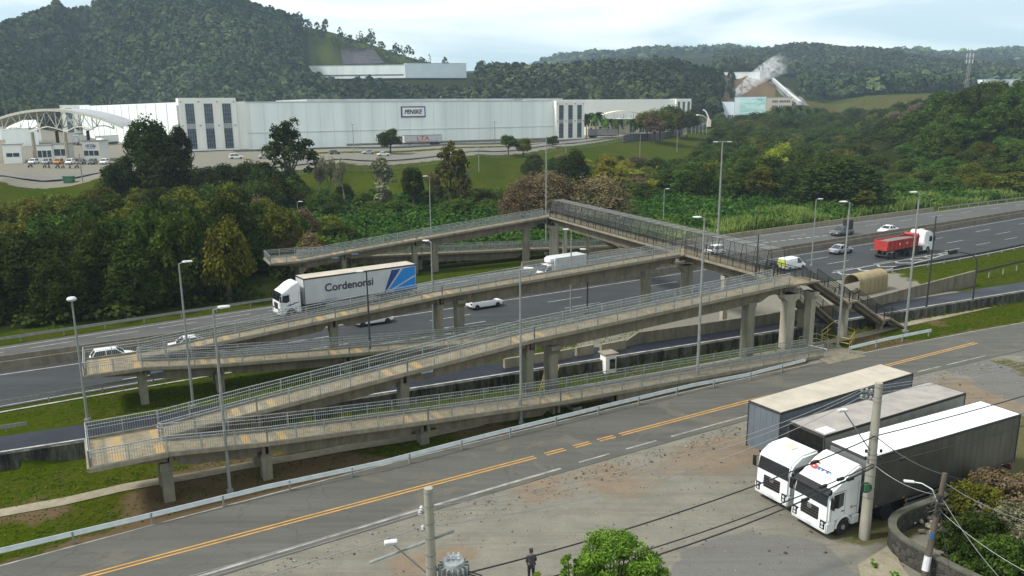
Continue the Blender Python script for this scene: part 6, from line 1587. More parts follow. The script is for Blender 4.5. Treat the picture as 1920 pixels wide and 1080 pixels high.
for i, (x0, y0, x1, y1, D0, lab) in enumerate(((1243, 206, 1285, 240, 440, 'white arched steel leg in front of the round trees'), (1318, 206, 1330, 226, 470, 'white arched steel leg right of the small domed canopy'))):
    a, b = Dd(x0, y0, D0), Dd(x1, y1, D0); t = thing('arch_leg', lab, 'arch', tuple(b)); mb = MB(); pts = []
    for k in range(9):
        u = k/8; pts.append((a.x+(b.x-a.x)*u-b.x, 0, a.z+(b.z-a.z)*u-b.z+1.6*math.sin(PI*u)))
    mb.path(pts, .4, 6); mb.build('arched_tube', M['white_wall2'], t); mb = MB(); mb.bb(-1.2, .8, -1, 1, -3.5, .5); mb.build('footing', M['membrane'], t)
# mural building and neighbours
def mural_mat():
    mt, n, b = nmat('painted_mural'); v = ocoord(n, (.05, .05, .22))
    a = ramp(n, noise(n, 1.1, 5, .6, v, .8), [(.3, (.05, .22, .20)), (.45, (.25, .50, .48)), (.6, (.55, .72, .70)), (.75, (.20, .40, .25))]); n.links.new(a, b.inputs['Base Color']); b.inputs['Roughness'].default_value = .5; return mt
M['mural'] = mural_mat()
M['beige_wall'] = basic('beige_office_wall', (.46, .40, .33), .8, 0, (.40, .35, .29), .1)
M['sky_white'] = basic('bluish_white_wall', (.62, .70, .74), .6, 0, (.55, .63, .68), .1)
t, fr, L_ = simple_building('mural_building', 'white building with a wide teal painted mural near the smoke', 1368, 1424, 700, 694, 11, 29.8, 40, 'sky_white', wins=[(.3, .98, .02, .14)])
mb = MB(); mb.box(fr.pt(L_*.56, -.12, 21.6), (L_*.82, .15, 13.6), fr.a); mb.build('mural', M['mural'], t, world=True)
simple_building('office_block', 'beige office block with three rows of dark strip windows right of the mural', 1424.5, 1471, 694, 690, 10, 29.2, 40, 'beige_wall', wins=[(.22, .46, y, y+.09) for y in (.78, .56, .34)]+[(.5, .93, y, y+.09) for y in (.78, .56, .34)])
simple_building('loading_hall', 'small white loading hall left of the mural building', 1343, 1367, 712, 708, 11, 26, 30, 'sky_white', wins=[(.5, .95, .02, .25)])
simple_building('gate_lodge', 'long low white building in front of the beige office block', 1416, 1462, 660, 655, 8.5, 13, 10, 'white_wall2', wins=[(.05, .5, .35, .7)])
simple_building('hill_warehouse', 'long grey-white warehouse on the shoulder of the left hill', 596, 770, 852, 846, 54.5, 66.0, 40, 'white_wall', 'warehouse', wins=[(.02, .98, .08, .2)])
simple_building('hill_warehouse', 'shorter white warehouse right of the long one on the left hill', 771, 880, 846, 862, 54.5, 67.5, 40, 'sky_white', 'warehouse')
simple_building('ridge_warehouse', 'grey warehouse on top of the bare brown slope behind the tall trees', 1340, 1410, 905, 900, 46, 58, 40, 'white_wall', 'warehouse', wins=[(.3, .9, .1, .4)])
simple_building('far_factory', 'far white factory with a blue roof edge under the lattice mast', 1816, 2010, 860, 880, 38, 47, 60, 'white_wall', 'factory', roof='logo_blue')
simple_building('fuel_station', 'small building with a bright red front and flat white canopy beyond the trees', 1566, 1594, 640, 640, 10, 14, 8, 'red_paint', 'fuel station', roof='white_wall2')
# left yard
simple_building('gatehouse', 'white gatehouse cube with a row of small windows at the left edge', 22, 56, 250, 252, 8, 13.2, 6, 'white_wall2', wins=[(.16, .9, .3, .52)])
simple_building('gatehouse', 'white gatehouse with large windows under the steel arch', 85, 113, 256, 257, 8, 12.6, 6, 'white_wall2', wins=[(.03, .97, .22, .68)])
simple_building('gatehouse', 'white gatehouse right of the arch middle, with a dark screen in front', 113.5, 143, 258, 259, 8, 12.9, 6, 'white_wall2', wins=[(.1, .95, .28, .7)])
t, fr, L_ = simple_building('gatehouse', 'white gatehouse with a blue outlined sign beside the parked trailers', 170, 201, 262, 262, 8, 13.6, 6, 'white_wall2', wins=[(.05, .95, .2, .48)])
mb = MB(); mb.box(fr.pt(L_*.5, -.1, 12.1), (L_*.42, .12, 1.3), fr.a); sgn = mb.build('sign_board', M['logo_navy'], t, world=True); mb = MB(); mb.box(fr.pt(L_*.5, -.2, 12.1), (L_*.38, .1, 1.0), fr.a); mb.build('sign_face', M['white_wall2'], sgn, world=True)
bb_ = Vector(t.location); text_mesh('sign_lettering', 'PENSKE', .9, M['logo_navy'], sgn, face_matrix(fr.pt(L_*.5, -.27, 12.1)-bb_, fr.e, (0, 0, 1)), .01, .28, .02, 1.1)
simple_building('storage_hangar', 'white gabled storage hangar behind the steel arch', 30, 91, 385, 392, 8, 15.5, 30, 'white_wall', 'hangar', gable=3.5)
simple_building('yard_shed', 'small white shed behind the hangar with one round window', 82, 97, 430, 432, 8, 17, 8, 'white_wall2', wins=[(.55, .8, .5, .7)])
simple_building('yard_wall_block', 'long low white block at the left edge behind the hangar', -60, 24, 440, 440, 8, 14.5, 20, 'white_wall')
# the steel arch over the gate
a = Dd(-45, 238, 258); b = Dd(242, 246, 262); t = thing('gate_arch', 'large white curved steel arch roof on tall columns over the gate', 'gate', ((a.x+b.x)/2, 259, 8)); n_ = 36
M['arch_white'] = basic('cream_white_steel', (.66, .64, .54), .5)
def az_(u): return 18.0+5.6*math.sin(PI*u)**.85
for dy in (0, 14):
    mb = MB(); tr_ = MB()
    pts = [Vector((a.x+(b.x-a.x)*k/n_, 258+dy, az_(k/n_))) for k in range(n_+1)]; 
    for p0, p1 in zip(pts[:-1], pts[1:]): mb.beam(p0, p1, .9, .75)
    cols = [Dd(81, 400, 258).x, Dd(141, 400, 258).x]
    low_ = [Vector((x, 258+dy, 16.6+1.9*abs(math.sin(PI*(x-cols[0])/(cols[1]-cols[0]))))) for x in np.linspace(cols[0]-9, cols[1]+9, 11)]
    tr_.path(low_, .16, 5)
    for i, p_ in enumerate(low_):
        u = (p_.x-a.x)/(b.x-a.x); tp = Vector((p_.x, p_.y, az_(u)))
        if i % 2 == 0: tr_.tube(p_, tp, .14, n=5)
        if i % 2 == 0 and i+1 < len(low_): u2 = (low_[i+1].x-a.x)/(b.x-a.x); tr_.tube(p_, (low_[i+1].x, p_.y, az_(u2)), .13, n=5)
        if i % 2 == 0 and i > 0: u2 = (low_[i-1].x-a.x)/(b.x-a.x); tr_.tube(p_, (low_[i-1].x, p_.y, az_(u2)), .13, n=5)
    mb.build('arch_beam', M['arch_white'], t, world=True); tr_.build('truss', M['arch_white'], t, world=True)
mb = MB(); pp = [(a.x+(b.x-a.x)*k/n_, az_(k/n_)) for k in range(n_+1)]
mb.prism([(x, z+.42) for x, z in pp]+[(x, z+.33) for x, z in pp[::-1]], 'y', 257.7, 272.4); mb.build('roof_sheet', M['grey_roof'], t, world=True)
for dy in (0, 14):
    for x in cols:
        mb = MB(); mb.tube((x, 258+dy, 7.5), (x, 258+dy, 16.8), .62, .5, 10); mb.build('column', M['conc_white' if dy == 0 else 'wood'], t, world=True, smooth=True)
# cars and motorcycles in front of the gatehouses
kinds = [(63, 'white_paint', 'suv', 'white car parked at the left end of the row before the gatehouses'), (89, 'silver_paint', 'suv', 'silver car parked between the white and the orange one before the gatehouses'), (110, 'orange_paint', 'suv', 'orange car parked before the gatehouses'), (132, 'white_paint', 'suv', 'pale car parked right of the orange one before the gatehouses'), (153, 'grey_paint', 'hatch', 'dark car parked behind the thin pole at the gatehouses'), (174, 'grey_paint', 'suv', 'dark car parked below the signed gatehouse'), (196, 'white_paint', 'suv', 'white car parked beside the big dark tree at the gate')]
for px, pt_, st, lab in kinds:
    q = P(px, 308, 7.5); q.z = T(q.x, q.y)+.03; car('car', lab, 'car', tuple(q), R(-80), pt_, st, 'cars parked at the gatehouses', small=True)
for i, px in enumerate((57, 84, 92, 108, 118, 131, 144)):
    q = P(px, 314, 7.5); q.z = T(q.x, q.y)+.03; motorcycle(tuple(q), R(-100+13*(i % 3)), ordn(i+1)+' motorcycle from the left in the row before the parked cars', 'red_paint' if i in (1, 4) else 'black_gloss', 'motorcycles at the gatehouses')
q = P(128, 327, 7.3); g_ = T(q.x, q.y); t = thing('dumpster', 'green steel container at the road edge below the gatehouses', 'container', (q.x, q.y, g_)); mb = MB(); mb.prism([(-1.1, 0), (1.1, 0), (1.25, 1.55), (-1.25, 1.55)], 'y', -.8, .8); mb.build('bin_body', M['green_box'], t, bevel=.03); mb = MB(); mb.bb(-1.3, 1.3, -.85, .85, 1.55, 1.68); mb.build('lid', M['green_box'], t)
# yard lorries
def far_trailer(px, D0, rz, label, body='white_box', **k):
    q = Dd(px, 400, D0); z = T(q.x, q.y)+.02; return trailer('semi_trailer', label, (q.x, q.y, z), rz, 14, body, 'roof_grey', rails=False, **k)
far_trailer(162, 405, R(115), 'white trailer backed up in the left yard, left of the two', group='trailers in the yard')
far_trailer(181, 405, R(115), 'white trailer in the left yard right beside its neighbour, near the facing truck', group='trailers in the yard')
q = Dd(204, 400, 392); tractor('truck_tractor', 'white truck facing the gate in the left yard', 'truck', (q.x, q.y, T(q.x, q.y)+.02), R(-100), 'high', 2, detail=False)
far_trailer(200, 398, R(-100)+PI*0, 'grey trailer behind the white truck facing the gate', group='trailers in the yard')
# trailer with red letters by the warehouse wall
p_ = WF.pt((s_for(WF, -6, 757)), -6); zz = T(p_.x, p_.y)
p_ = WF.pt((s_for(WF, -6, 757)), -6)
t = trailer('semi_trailer', 'grey trailer with big red letters parked along the white warehouse wall', (p_.x, p_.y, max(zz, 7.6)), WF.a+PI, s_for(WF, -6, 826)-s_for(WF, -6, 757), 'white_box', 'roof_grey', rails=False)
text_mesh('lettering', 'LTA', 2.5, M['red_faded'], t, face_matrix((-8.4, 1.33, 2.85), (-1, 0, 0), (0, 0, 1)), .01, 0, .06, 1.3)
mb = MB(); mb.bb(-15.5, -.6, 1.3, 1.325, 1.45, 1.75); mb.build('stripe_decal', M['red_faded'], t)
q = Dd(1154, 400, 408); t = trailer('semi_trailer', 'beige-white trailer parked below the palm trees by the right office tower', (q.x, q.y, T(q.x, q.y)), R(8), 15, 'pale_box', 'roof_tan', rails=False)
# cars before the warehouse
for i, (px, py, pt_, st, lab) in enumerate(((690, 287, 'silver_paint', 'sedan', 'silver car driving along the warehouse road left of the small round tree'), (352, 300, 'grey_paint', 'hatch', 'dark car parked under the left office tower'), (334, 301, 'white_paint', 'hatch', 'white car parked behind the big dark tree'), (443, 298, 'white_paint', 'suv', 'white car parked right of the left office tower'), (497, 296, 'silver_paint', 'sedan', 'silver car parked behind the umbrella shaped tree'), (520, 296, 'white_paint', 'hatch', 'white car parked just behind the umbrella shaped tree'), (555, 293, 'white_paint', 'sedan', 'white car parked right of the umbrella shaped tree'), (628, 290, 'grey_paint', 'hatch', 'dark car parked near the leafless trees'), (719, 288, 'white_paint', 'sedan', 'white car half behind the small round tree'))):
    q = P(px, py, 7.6); q.z = T(q.x, q.y)+.03; car('car', lab, 'car', tuple(q), WF.a+(0 if i else PI), pt_, st, 'cars along the warehouse', small=True)
# road in front of the warehouse and its fence
def terr_ribbon(name, pts, w_, mat, dz=.06, cross=2):
    pts = dense(pts, 4.0); A = offset_poly(pts, -w_/2); B = offset_poly(pts, w_/2); k = np.linspace(0, 1, cross+1)
    X = np.array([[a.x*(1-u)+b.x*u for a, b in zip(A, B)] for u in k]); Y = np.array([[a.y*(1-u)+b.y*u for a, b in zip(A, B)] for u in k])
    return grid_mesh(name, X, Y, terrain(X, Y).reshape(X.shape)+dz, mat)
M['road_grey'] = asphalt('pale_asphalt', (.165, .16, .145), (.135, .13, .12)); M['road_dark'] = asphalt('service_asphalt', (.06, .06, .058), (.045, .045, .045))
rp = [P(x, y, 7.3) for x, y in ((-60, 330), (80, 326), (200, 320), (400, 311), (640, 298), (900, 283), (1060, 270), (1180, 256), (1300, 240))]+[P(1395, 226, 9)]
for p_ in rp: p_.z = 0
terr_ribbon('warehouse_road', rp, 7, M['road_grey'], .35)
terr_ribbon('parking_road', [Vector((p_.x, p_.y, 0)) for p_ in (WF.pt(-4, -14), WF.pt(s1+10, -15))], 9, M['road_dark'], .25)
fpz = [P(x, y, 7.2) for x, y in ((560, 311), (700, 303), (900, 290), (1060, 278), (1180, 264), (1300, 247))]
t = thing('mesh_fence', 'thin grey mesh fence along the top of the grass embankment', 'fence', (fpz[0].x, fpz[0].y, 7)); mb = MB(); fd = dense([Vector((p_.x, p_.y, 0)) for p_ in fpz], 3.0)
for p_ in fd: p_.z = T(p_.x, p_.y)
for a, b in zip(fd[:-1], fd[1:]):
    mb.beam(a+Vector((0, 0, 1.2)), a+Vector((0, 0, 1.2)) + Vector((.05, 0, 0)), .08, 2.4)
    for z in (2.3, .1): mb.beam(a+Vector((0, 0, z)), b+Vector((0, 0, z)), .06, .09)
mb.build('posts_and_rails', M['galv_dull'], t, world=True)
mb = MB()
for a, b in zip(fd[:-1], fd[1:]):
    for k in range(6): z = .35+.36*k; mb.beam(a+Vector((0, 0, z)), b+Vector((0, 0, z)), .02, .03)
mb.build('mesh', M['galv_dull'], t, world=True)
fpz = [P(x, y, 7.6) for x, y in ((1168, 265), (1240, 256), (1300, 246))]+[P(1345, 238, 8.5), P(1400, 227, 9.5)]
t = thing('screen_fence', 'dark screened fence curving along the road at the top of the embankment', 'fence', (fpz[0].x, fpz[0].y, 7.5)); mb = MB(); fd = dense([Vector((p_.x, p_.y, 0)) for p_ in fpz], 4.0); mp_ = MB()
for p_ in fd: p_.z = T(p_.x, p_.y)
for a, b in zip(fd[:-1], fd[1:]): mb.beam(a+Vector((0, 0, 1.6)), b+Vector((0, 0, 1.6)), .08, 3.2); mp_.box(a+Vector((0, -.1, 1.7)), (.15, .15, 3.5)); mp_.build('post', M['galv_dull'], t, world=True); mp_ = MB()
M['screen'] = basic('dark_shade_screen', (.07, .075, .085), .8); mb.build('screen', M['screen'], t, world=True)
for px, y0, y1, lab in ((664, 233, 290, 'thin light pole before the warehouse wall, left of the small round tree'), (928, 228, 268, 'thin light pole before the warehouse wall near the right office tower'), (898, 262, 322, 'wooden-grey utility pole on the embankment left of the white strip'), (1061, 262, 288, 'short pole at the fence right of the office tower'), (1199, 250, 315, 'utility pole on the embankment above the yellow tree'), (1269, 245, 285, 'utility pole on the embankment right of the yellow tree'), (155, 288, 342, 'utility pole beside the green container'), (1367, 225, 240, 'small post at the bend of the screened fence'), (1209, 232, 258, 'pole before the round trees')):
    q = hit(px, y1); h = top_for(q.x, q.y, y0)-q.z; t = thing('light_pole', lab, 'pole', tuple(q)); mb = MB(); mb.tube((0, 0, -.3), (0, 0, h), .16, .1, 6); mb.build('shaft', M['galv_dull'], t); mb = MB(); mb.tube((-.9, 0, h-.1), (.9, 0, h-.1), .06, n=5); mb.build('crossarm', M['galv_dull'], t)
# lattice mast
q = Dd(1813, 158, 600); zb_ = T(q.x, q.y); zt_ = Dd(1815, 98, 600).z; t = thing('lattice_mast', 'tall lattice telecom mast with panel antennas on the right skyline', 'mast', (q.x, q.y, zb_)); H_ = zt_-zb_; mb = MB()
for k in range(22):
    z0, z1_ = H_*k/22, H_*(k+1)/22; r0_, r1_ = 1.9-1.2*k/22, 1.9-1.2*(k+1)/22
    c0 = [(r0_*math.cos(a_), r0_*math.sin(a_), z0) for a_ in (0, 2.09, 4.19)]; c1 = [(r1_*math.cos(a_), r1_*math.sin(a_), z1_) for a_ in (0, 2.09, 4.19)]
    for i in range(3): mb.tube(c0[i], c1[i], .17, n=4); mb.tube(c0[i], c1[(i+1) % 3], .09, n=4); mb.tube(c1[i], c1[(i+1) % 3], .09, n=4)
mb.build('lattice', M['galv_dull'], t); mb = MB()
for zf_, rr_ in ((.93, 2.4), (.82, 2.3)):
    for k in range(6): a_ = k*PI/3; mb.box((rr_*math.cos(a_), rr_*math.sin(a_), H_*zf_), (.4, .5, 2.8), a_); mb.tube((0, 0, H_*zf_), (rr_*math.cos(a_), rr_*math.sin(a_), H_*zf_), .08, n=4)
mb.tube((0, 0, H_), (0, 0, H_+4), .08, n=4); mb.build('antennas', M['plate'], t)
# motorway climbing away with a queue of lorries
pr_ = [hit(x, y, 300) for x, y in ((1520, 214), (1503, 200), (1485, 184), (1470, 170), (1457, 160))]
road_pts = [Dd(1522, 214, 620), Dd(1503, 200, 680), Dd(1484, 184, 760), Dd(1468, 169, 850), Dd(1452, 154, 960)]
def sheet3(name, pts, w_, mat, th=.5):
    A = offset_poly(pts, -w_/2); B = offset_poly(pts, w_/2); mb = MB()
    for i in range(len(pts)-1): mb.add([A[i], A[i+1], B[i+1], B[i], A[i]-Vector((0, 0, 14)), A[i+1]-Vector((0, 0, 14)), B[i+1]-Vector((0, 0, 14)), B[i]-Vector((0, 0, 14))], [(0, 1, 2, 3), (0, 4, 5, 1), (2, 6, 7, 3)])
    o = mb.build(name, mat); o['kind'] = 'structure'; return o
terr_ribbon('hill_road', [Vector((p_.x, p_.y, 0)) for p_ in road_pts[1:]], 13, M['road_grey'], .8, 4)
M['bank_grass'] = M['ground']
dn_ = dense(road_pts, 15.2)
mb = MB(); mb.bb(-7.3, 7.3, -1.3, 1.3, 1.1, 4.3); mb.bb(-7.0, 7.0, -1.1, 1.1, .1, 1.1, 1); me_tr = mb.build('queued_truck', [M['white_box'], M['chassis']])
for i, p_ in enumerate(dn_[4:-1]):
    o = me_tr if i == 0 else me_tr.copy()
    if i: COL.objects.link(o)
    nx_ = dn_[i+5]; d_ = nx_-p_; pq_ = p_+Vector((-d_.y, d_.x, 0)).normalized()*2.5; o.location = (pq_.x, pq_.y, p_.z+.9); o.rotation_euler = (0, -math.asin(d_.z/d_.length), math.atan2(d_.y, d_.x))
    setp(o, ordn(i+1)+' white lorry from the bottom in the queue on the distant climbing road', 'truck', 'lorries queued on the climbing road')
# sprayed rock face on the left hill
gxs = [(640, 99, 645, 126), (660, 98, 668, 126), (680, 97, 695, 126), (701, 97, 722, 125)]
mb = MB(); U_ = []
for (xa, ya, xb, yb) in gxs: U_.append([hit(xa+(xb-xa)*k/5, ya+(yb-ya)*k/5, 700) for k in range(6)])
vs = [v+Vector((0, -3.5, 2.6)) for r_ in U_ for v in r_]+[v+Vector((0, 2, -3)) for r_ in U_ for v in r_]; fs = []
for i in range(3):
    for j in range(5): k_ = i*6+j; fs.append((k_, k_+1, k_+7, k_+6)); fs.append((k_+24, k_+30, k_+31, k_+25))
for i in range(3): fs += [(i*6, i*6+6, i*6+30, i*6+24), (i*6+5, i*6+29, i*6+35, i*6+11)]
for j in range(5): fs += [(j, j+24, j+25, j+1), (18+j, 19+j, 43+j, 42+j)]
mb.add(vs, fs); M['rock'] = concrete('grey_rock_face', (.10, .095, .10), (.055, .05, .055), (.03, .03, .032), .6, .2); o = mb.build('rock_face', M['rock']); o['kind'] = 'structure'
# smoke plume
sm = MB(); pa, pb = Dd(1377, 180, 735), Dd(1475, 118, 790); ax = pb-pa; N_ = 12; rings = []
for i in range(N_+1):
    u = i/N_; c = pa+ax*u+Vector((0, 0, 4*math.sin(u*3))); r_ = 3.4+9*u**.85
    rings.append([c+Vector((r_*math.cos(a_), r_*.8*math.sin(a_)*0+r_*math.sin(a_)*.5, r_*math.sin(a_)*.85)) for a_ in np.linspace(0, 2*PI, 14, endpoint=False)])
vs = [v for r_ in rings for v in r_]; fs = [(i*14+j, i*14+(j+1) % 14, (i+1)*14+(j+1) % 14, (i+1)*14+j) for i in range(N_) for j in range(14)]+[tuple(range(13, -1, -1)), tuple(N_*14+j for j in range(14))]
sm.add([v-pa for v in vs], fs); mt = bpy.data.materials.new('smoke'); mt.use_nodes = True; n = mt.node_tree; n.nodes.clear(); o_ = n.nodes.new('ShaderNodeOutputMaterial'); pv = n.nodes.new('ShaderNodeVolumePrincipled'); pv.inputs['Color'].default_value = (.95, .96, .98, 1)
v_ = ocoord(n); nn_ = noise(n, .16, 8, .72, v_, 1.4); sx_ = n.nodes.new('ShaderNodeSeparateXYZ'); n.links.new(v_, sx_.inputs[0])
mr = n.nodes.new('ShaderNodeMapRange'); mr.inputs[1].default_value = 0; mr.inputs[2].default_value = ax.x; mr.inputs[3].default_value = .42; mr.inputs[4].default_value = .002; n.links.new(sx_.outputs[0], mr.inputs[0])
mu_ = n.nodes.new('ShaderNodeMath'); mu_.operation = 'MULTIPLY'; n.links.new(ramp(n, nn_, [(.42, 0), (.6, 1)]), mu_.inputs[0]); n.links.new(mr.outputs[0], mu_.inputs[1]); n.links.new(mu_.outputs[0], pv.inputs['Density']); n.links.new(pv.outputs[0], o_.inputs['Volume'])
ob = sm.build('smoke', mt); ob.location = pa; setp(ob, 'white smoke plume drifting up behind the mural building', 'smoke', kind='stuff')
# ------------------------------------------------------------------ foliage
def quads_mesh(name, V, tint, mat, extra=None):
    """V: (n,4,3) quads; extra: (verts, faces) of bark appended as material 1"""
    n = len(V); me = bpy.data.meshes.new(name); co = V.reshape(-1, 3).astype(np.float32)
    me.vertices.add(n*4); me.vertices.foreach_set('co', co.ravel()); me.loops.add(n*4); me.loops.foreach_set('vertex_index', np.arange(n*4, dtype=np.int32))
    me.polygons.add(n); me.polygons.foreach_set('loop_start', np.arange(0, n*4, 4, dtype=np.int32)); me.polygons.foreach_set('loop_total', np.full(n, 4, dtype=np.int32))
    a = me.attributes.new('tint', 'FLOAT', 'POINT'); a.data.foreach_set('value', np.repeat(tint, 4).astype(np.float32))
    me.materials.append(mat); me.update(); return me
def leaves(c, nrm, size, jit=.6, rg=RNG, aspect=1.0):
    """one quad per centre, lying roughly across its normal"""
    n = len(c); d = nrm+rg.normal(0, jit, (n, 3)); d /= np.linalg.norm(d, axis=1, keepdims=True)+1e-9
    t = rg.normal(0, 1, (n, 3)); u = np.cross(d, t); u /= np.linalg.norm(u, axis=1, keepdims=True)+1e-9; v = np.cross(d, u)
    s = np.asarray(size)*rg.uniform(.6, 1.4, n); u = u*s[:, None]*.5; v = v*s[:, None]*.5*aspect
    k = rg.uniform(.55, 1, (n, 1))
    return np.stack([c-u-v*k, c+u*k-v, c+u+v*k, c-u*k+v], 1)
def clump_set(cc, cr, nl, size, rg, squash=.8):
    """leaves on the outer shell of each clump"""
    C, Nn, S, Tt = [], [], [], []
    for (c, r_) in zip(cc, cr):
        d = rg.normal(0, 1, (nl, 3)); d /= np.linalg.norm(d, axis=1, keepdims=True); d[:, 2] = np.where(d[:, 2] < -.5, -d[:, 2]*.6, d[:, 2])
        rad_ = r_*rg.uniform(.62, 1.08, (nl, 1)); p_ = c+d*rad_*np.array([1, 1, squash]); C.append(p_); Nn.append(d+np.array([0, 0, .45])); S.append(np.full(nl, size)); Tt.append(np.clip(rg.normal(rg.uniform(.15, .85), .18, nl), 0, 1))
    return np.concatenate(C), np.concatenate(Nn), np.concatenate(S), np.concatenate(Tt)
def crown(name, kind, seed, n_c, n_l, size, mat):
    """unit crown: radius 1 in x,y, height 0..1 in z"""
    rg = np.random.default_rng(seed)
    if kind == 'round':
        th = rg.uniform(0, 2*PI, n_c); zz = rg.uniform(-.75, 1, n_c); rr_ = np.sqrt(1-zz**2*.95)*rg.uniform(.45, .82, n_c)
        cc = np.stack([np.cos(th)*rr_, np.sin(th)*rr_, .5+.40*zz*rg.uniform(.6, 1, n_c)], 1); cr = rg.uniform(.22, .38, n_c)
    elif kind == 'dome':
        th = rg.uniform(0, 2*PI, n_c); zz = rg.uniform(0, 1, n_c); rr_ = np.sqrt(1-zz**2)*rg.uniform(.6, .85, n_c)
        cc = np.stack([np.cos(th)*rr_, np.sin(th)*rr_, .08+.75*zz*rg.uniform(.75, 1, n_c)], 1); cr = rg.uniform(.2, .34, n_c)
    elif kind == 'umbrella':
        th = rg.uniform(0, 2*PI, n_c); u = rg.uniform(0, 1, n_c)**.6; zz = .72-.5*u**2+rg.normal(0, .09, n_c)
        cc = np.stack([np.cos(th)*u*.85, np.sin(th)*u*.85, zz], 1); cr = rg.uniform(.12, .24, n_c)
    elif kind == 'tall':
        zz = rg.uniform(.05, .95, n_c); w_ = np.sin(PI*np.clip(zz, .08, .97))**.7*.7; th = rg.uniform(0, 2*PI, n_c)
        cc = np.stack([np.cos(th)*w_*rg.uniform(.2, 1, n_c), np.sin(th)*w_*rg.uniform(.2, 1, n_c), zz*.94], 1); cr = rg.uniform(.18, .34, n_c)
    sq = {'round': .55, 'dome': .6, 'umbrella': .45, 'tall': .32}[kind]
    C, N_, S, Tt = clump_set(cc, cr, n_l, size, rg, sq)
    V = leaves(C, N_, S, .55, rg); zc_ = C[:, 2][:, None]; V[:, :, 2] = zc_+(V[:, :, 2]-zc_)*{'round': .48, 'dome': .42, 'umbrella': .42, 'tall': .28}[kind]
    return quads_mesh(name, V, Tt, mat)
def branchy(name, seed, depth, mat, spread=.55, leafy=0, size=.05):
    """unit tree of bare limbs: height 1; returns trunk mesh and optional sparse leaves"""
    rg = random.Random(seed); mb = MB(); tips = []
    def grow(p_, d, l_, r_, k):
        q_ = p_+d*l_; mb.tube(p_, q_, r_, r_*.65, 5 if k > 1 else 3, cap=False)
        if k == 0: tips.append(q_); return
        for i in range(rg.choice((2, 3, 3))):
            nd = (d+Vector((rg.gauss(0, spread), rg.gauss(0, spread), rg.gauss(.12, spread*.4)))).normalized(); grow(p_+d*l_*rg.uniform(.65, 1), nd, l_*rg.uniform(.6, .82), r_*.6, k-1)
    grow(Vector((0, 0, -.02)), Vector((0, 0, 1)), .27, .028, depth)
    o = mb.build(name, M['bark_pale']); me = o.data; bpy.data.objects.remove(o); return me, tips
def trunk_mesh(name, seed, forks=5, bare=.35, pale=False):
    rg = random.Random(seed); mb = MB(); p_ = Vector((0, 0, -.05)); d = Vector((rg.gauss(0, .03), rg.gauss(0, .03), 1))
    mb.tube(p_, Vector((0, 0, .03)), .05, .034, 8, cap=False); mb.tube((0, 0, .03), d*bare, .034, .024, 8, cap=False)
    b = d*bare
    for i in range(forks):
        a = 2*PI*i/forks+rg.uniform(-.4, .4); m1 = b*rg.uniform(.8, 1)+Vector((math.cos(a)*.12, math.sin(a)*.12, .16)); m2 = m1+Vector((math.cos(a)*.14, math.sin(a)*.14, rg.uniform(.12, .26)))
        mb.tube(b*.92, m1, .018, .012, 6, cap=False); mb.tube(m1, m2, .012, .005, 5, cap=False)
        m3 = m1+Vector((math.cos(a+1)*.12, math.sin(a+1)*.12, rg.uniform(.1, .2))); mb.tube(m1, m3, .009, .004, 4, cap=False)
    mb.tube(b, b+Vector((0, 0, .35)), .02, .006, 6, cap=False)
    o = mb.build(name, M['bark_pale' if pale else 'bark']); me = o.data; bpy.data.objects.remove(o); return me
CR = {'round': [crown('round_crown', 'round', s, 52, 150, .066, L['mid']) for s in (1, 2, 3)], 'dome': [crown('dome_crown', 'dome', s, 66, 150, .058, L['mid']) for s in (4, 5, 6)],
      'umbrella': [crown('umbrella_crown', 'umbrella', s, 64, 90, .058, L['dark']) for s in (7, 8)], 'tall': [crown('tall_crown', 'tall', s, 40, 60, .10, L['euc']) for s in (9, 10, 11)]}
CR['fine'] = [crown('fine_crown', 'dome', 21, 130, 90, .035, L['mid'])]
TR = [trunk_mesh('tree_trunk', s) for s in (1, 2, 3)]; TRP = [trunk_mesh('tree_trunk', s, 5, .5, True) for s in (4, 5)]
BR = [branchy('bare_limbs', s, 6, None) for s in (1, 2)]
def twig_crown(seed, tips, mat, n=5, size=.035):
    rg = np.random.default_rng(seed); tp = np.array([tuple(t) for t in tips]); c = np.repeat(tp, n, 0)+rg.normal(0, .035, (len(tp)*n, 3)); V = leaves(c, rg.normal(0, 1, c.shape), size, .5, rg, .5)
    return quads_mesh('sparse_leaves', V, rg.uniform(0, 1, len(V)), mat)
TW = [twig_crown(i, BR[i][1], L['brown'], 7, .03) for i in (0, 1)]
# palm: unit height 1
def palm_meshes():
    mb = MB(); mb.tube((0, 0, -.05), (.01, 0, .78), .022, .014, 8, cap=False); o = mb.build('palm_trunk', M['bark_pale']); tm = o.data; bpy.data.objects.remove(o)
    rg = np.random.default_rng(5); V = []
    for k in range(22):
        a = 2*PI*k/22+rg.uniform(-.1, .1); el = rg.uniform(-.1, 1.2); prev = None
        for s_ in range(9):
            u = s_/8; r_ = .33*u*math.cos(el*.6)+.02; z = .78+.28*u*math.sin(el)-.30*u*u*(1.1-el*.4); c = np.array([math.cos(a)*r_, math.sin(a)*r_, z])
            if prev is not None:
                for sg in (-1, 1):
                    t_ = np.array([-math.sin(a), math.cos(a), -.5])*sg*.075*(1-.5*u); V.append([prev, c, c+t_*.8+np.array([0, 0, -.015]), prev+t_])
            prev = c
    V = np.array(V); return tm, quads_mesh('palm_fronds', V, rg.uniform(0, 1, len(V)), L['mid'])
PALM = palm_meshes()
def mk(name, me, parent, scale, loc=(0, 0, 0), mat=None, rz=0):
    o = bpy.data.objects.new(name, me); COL.objects.link(o); o.parent = parent; o.scale = scale; o.location = loc; o.rotation_euler = (0, 0, rz)
    if mat is not None: o.material_slots[0].link = 'OBJECT'; o.material_slots[0].material = mat
    return o
TREES = []
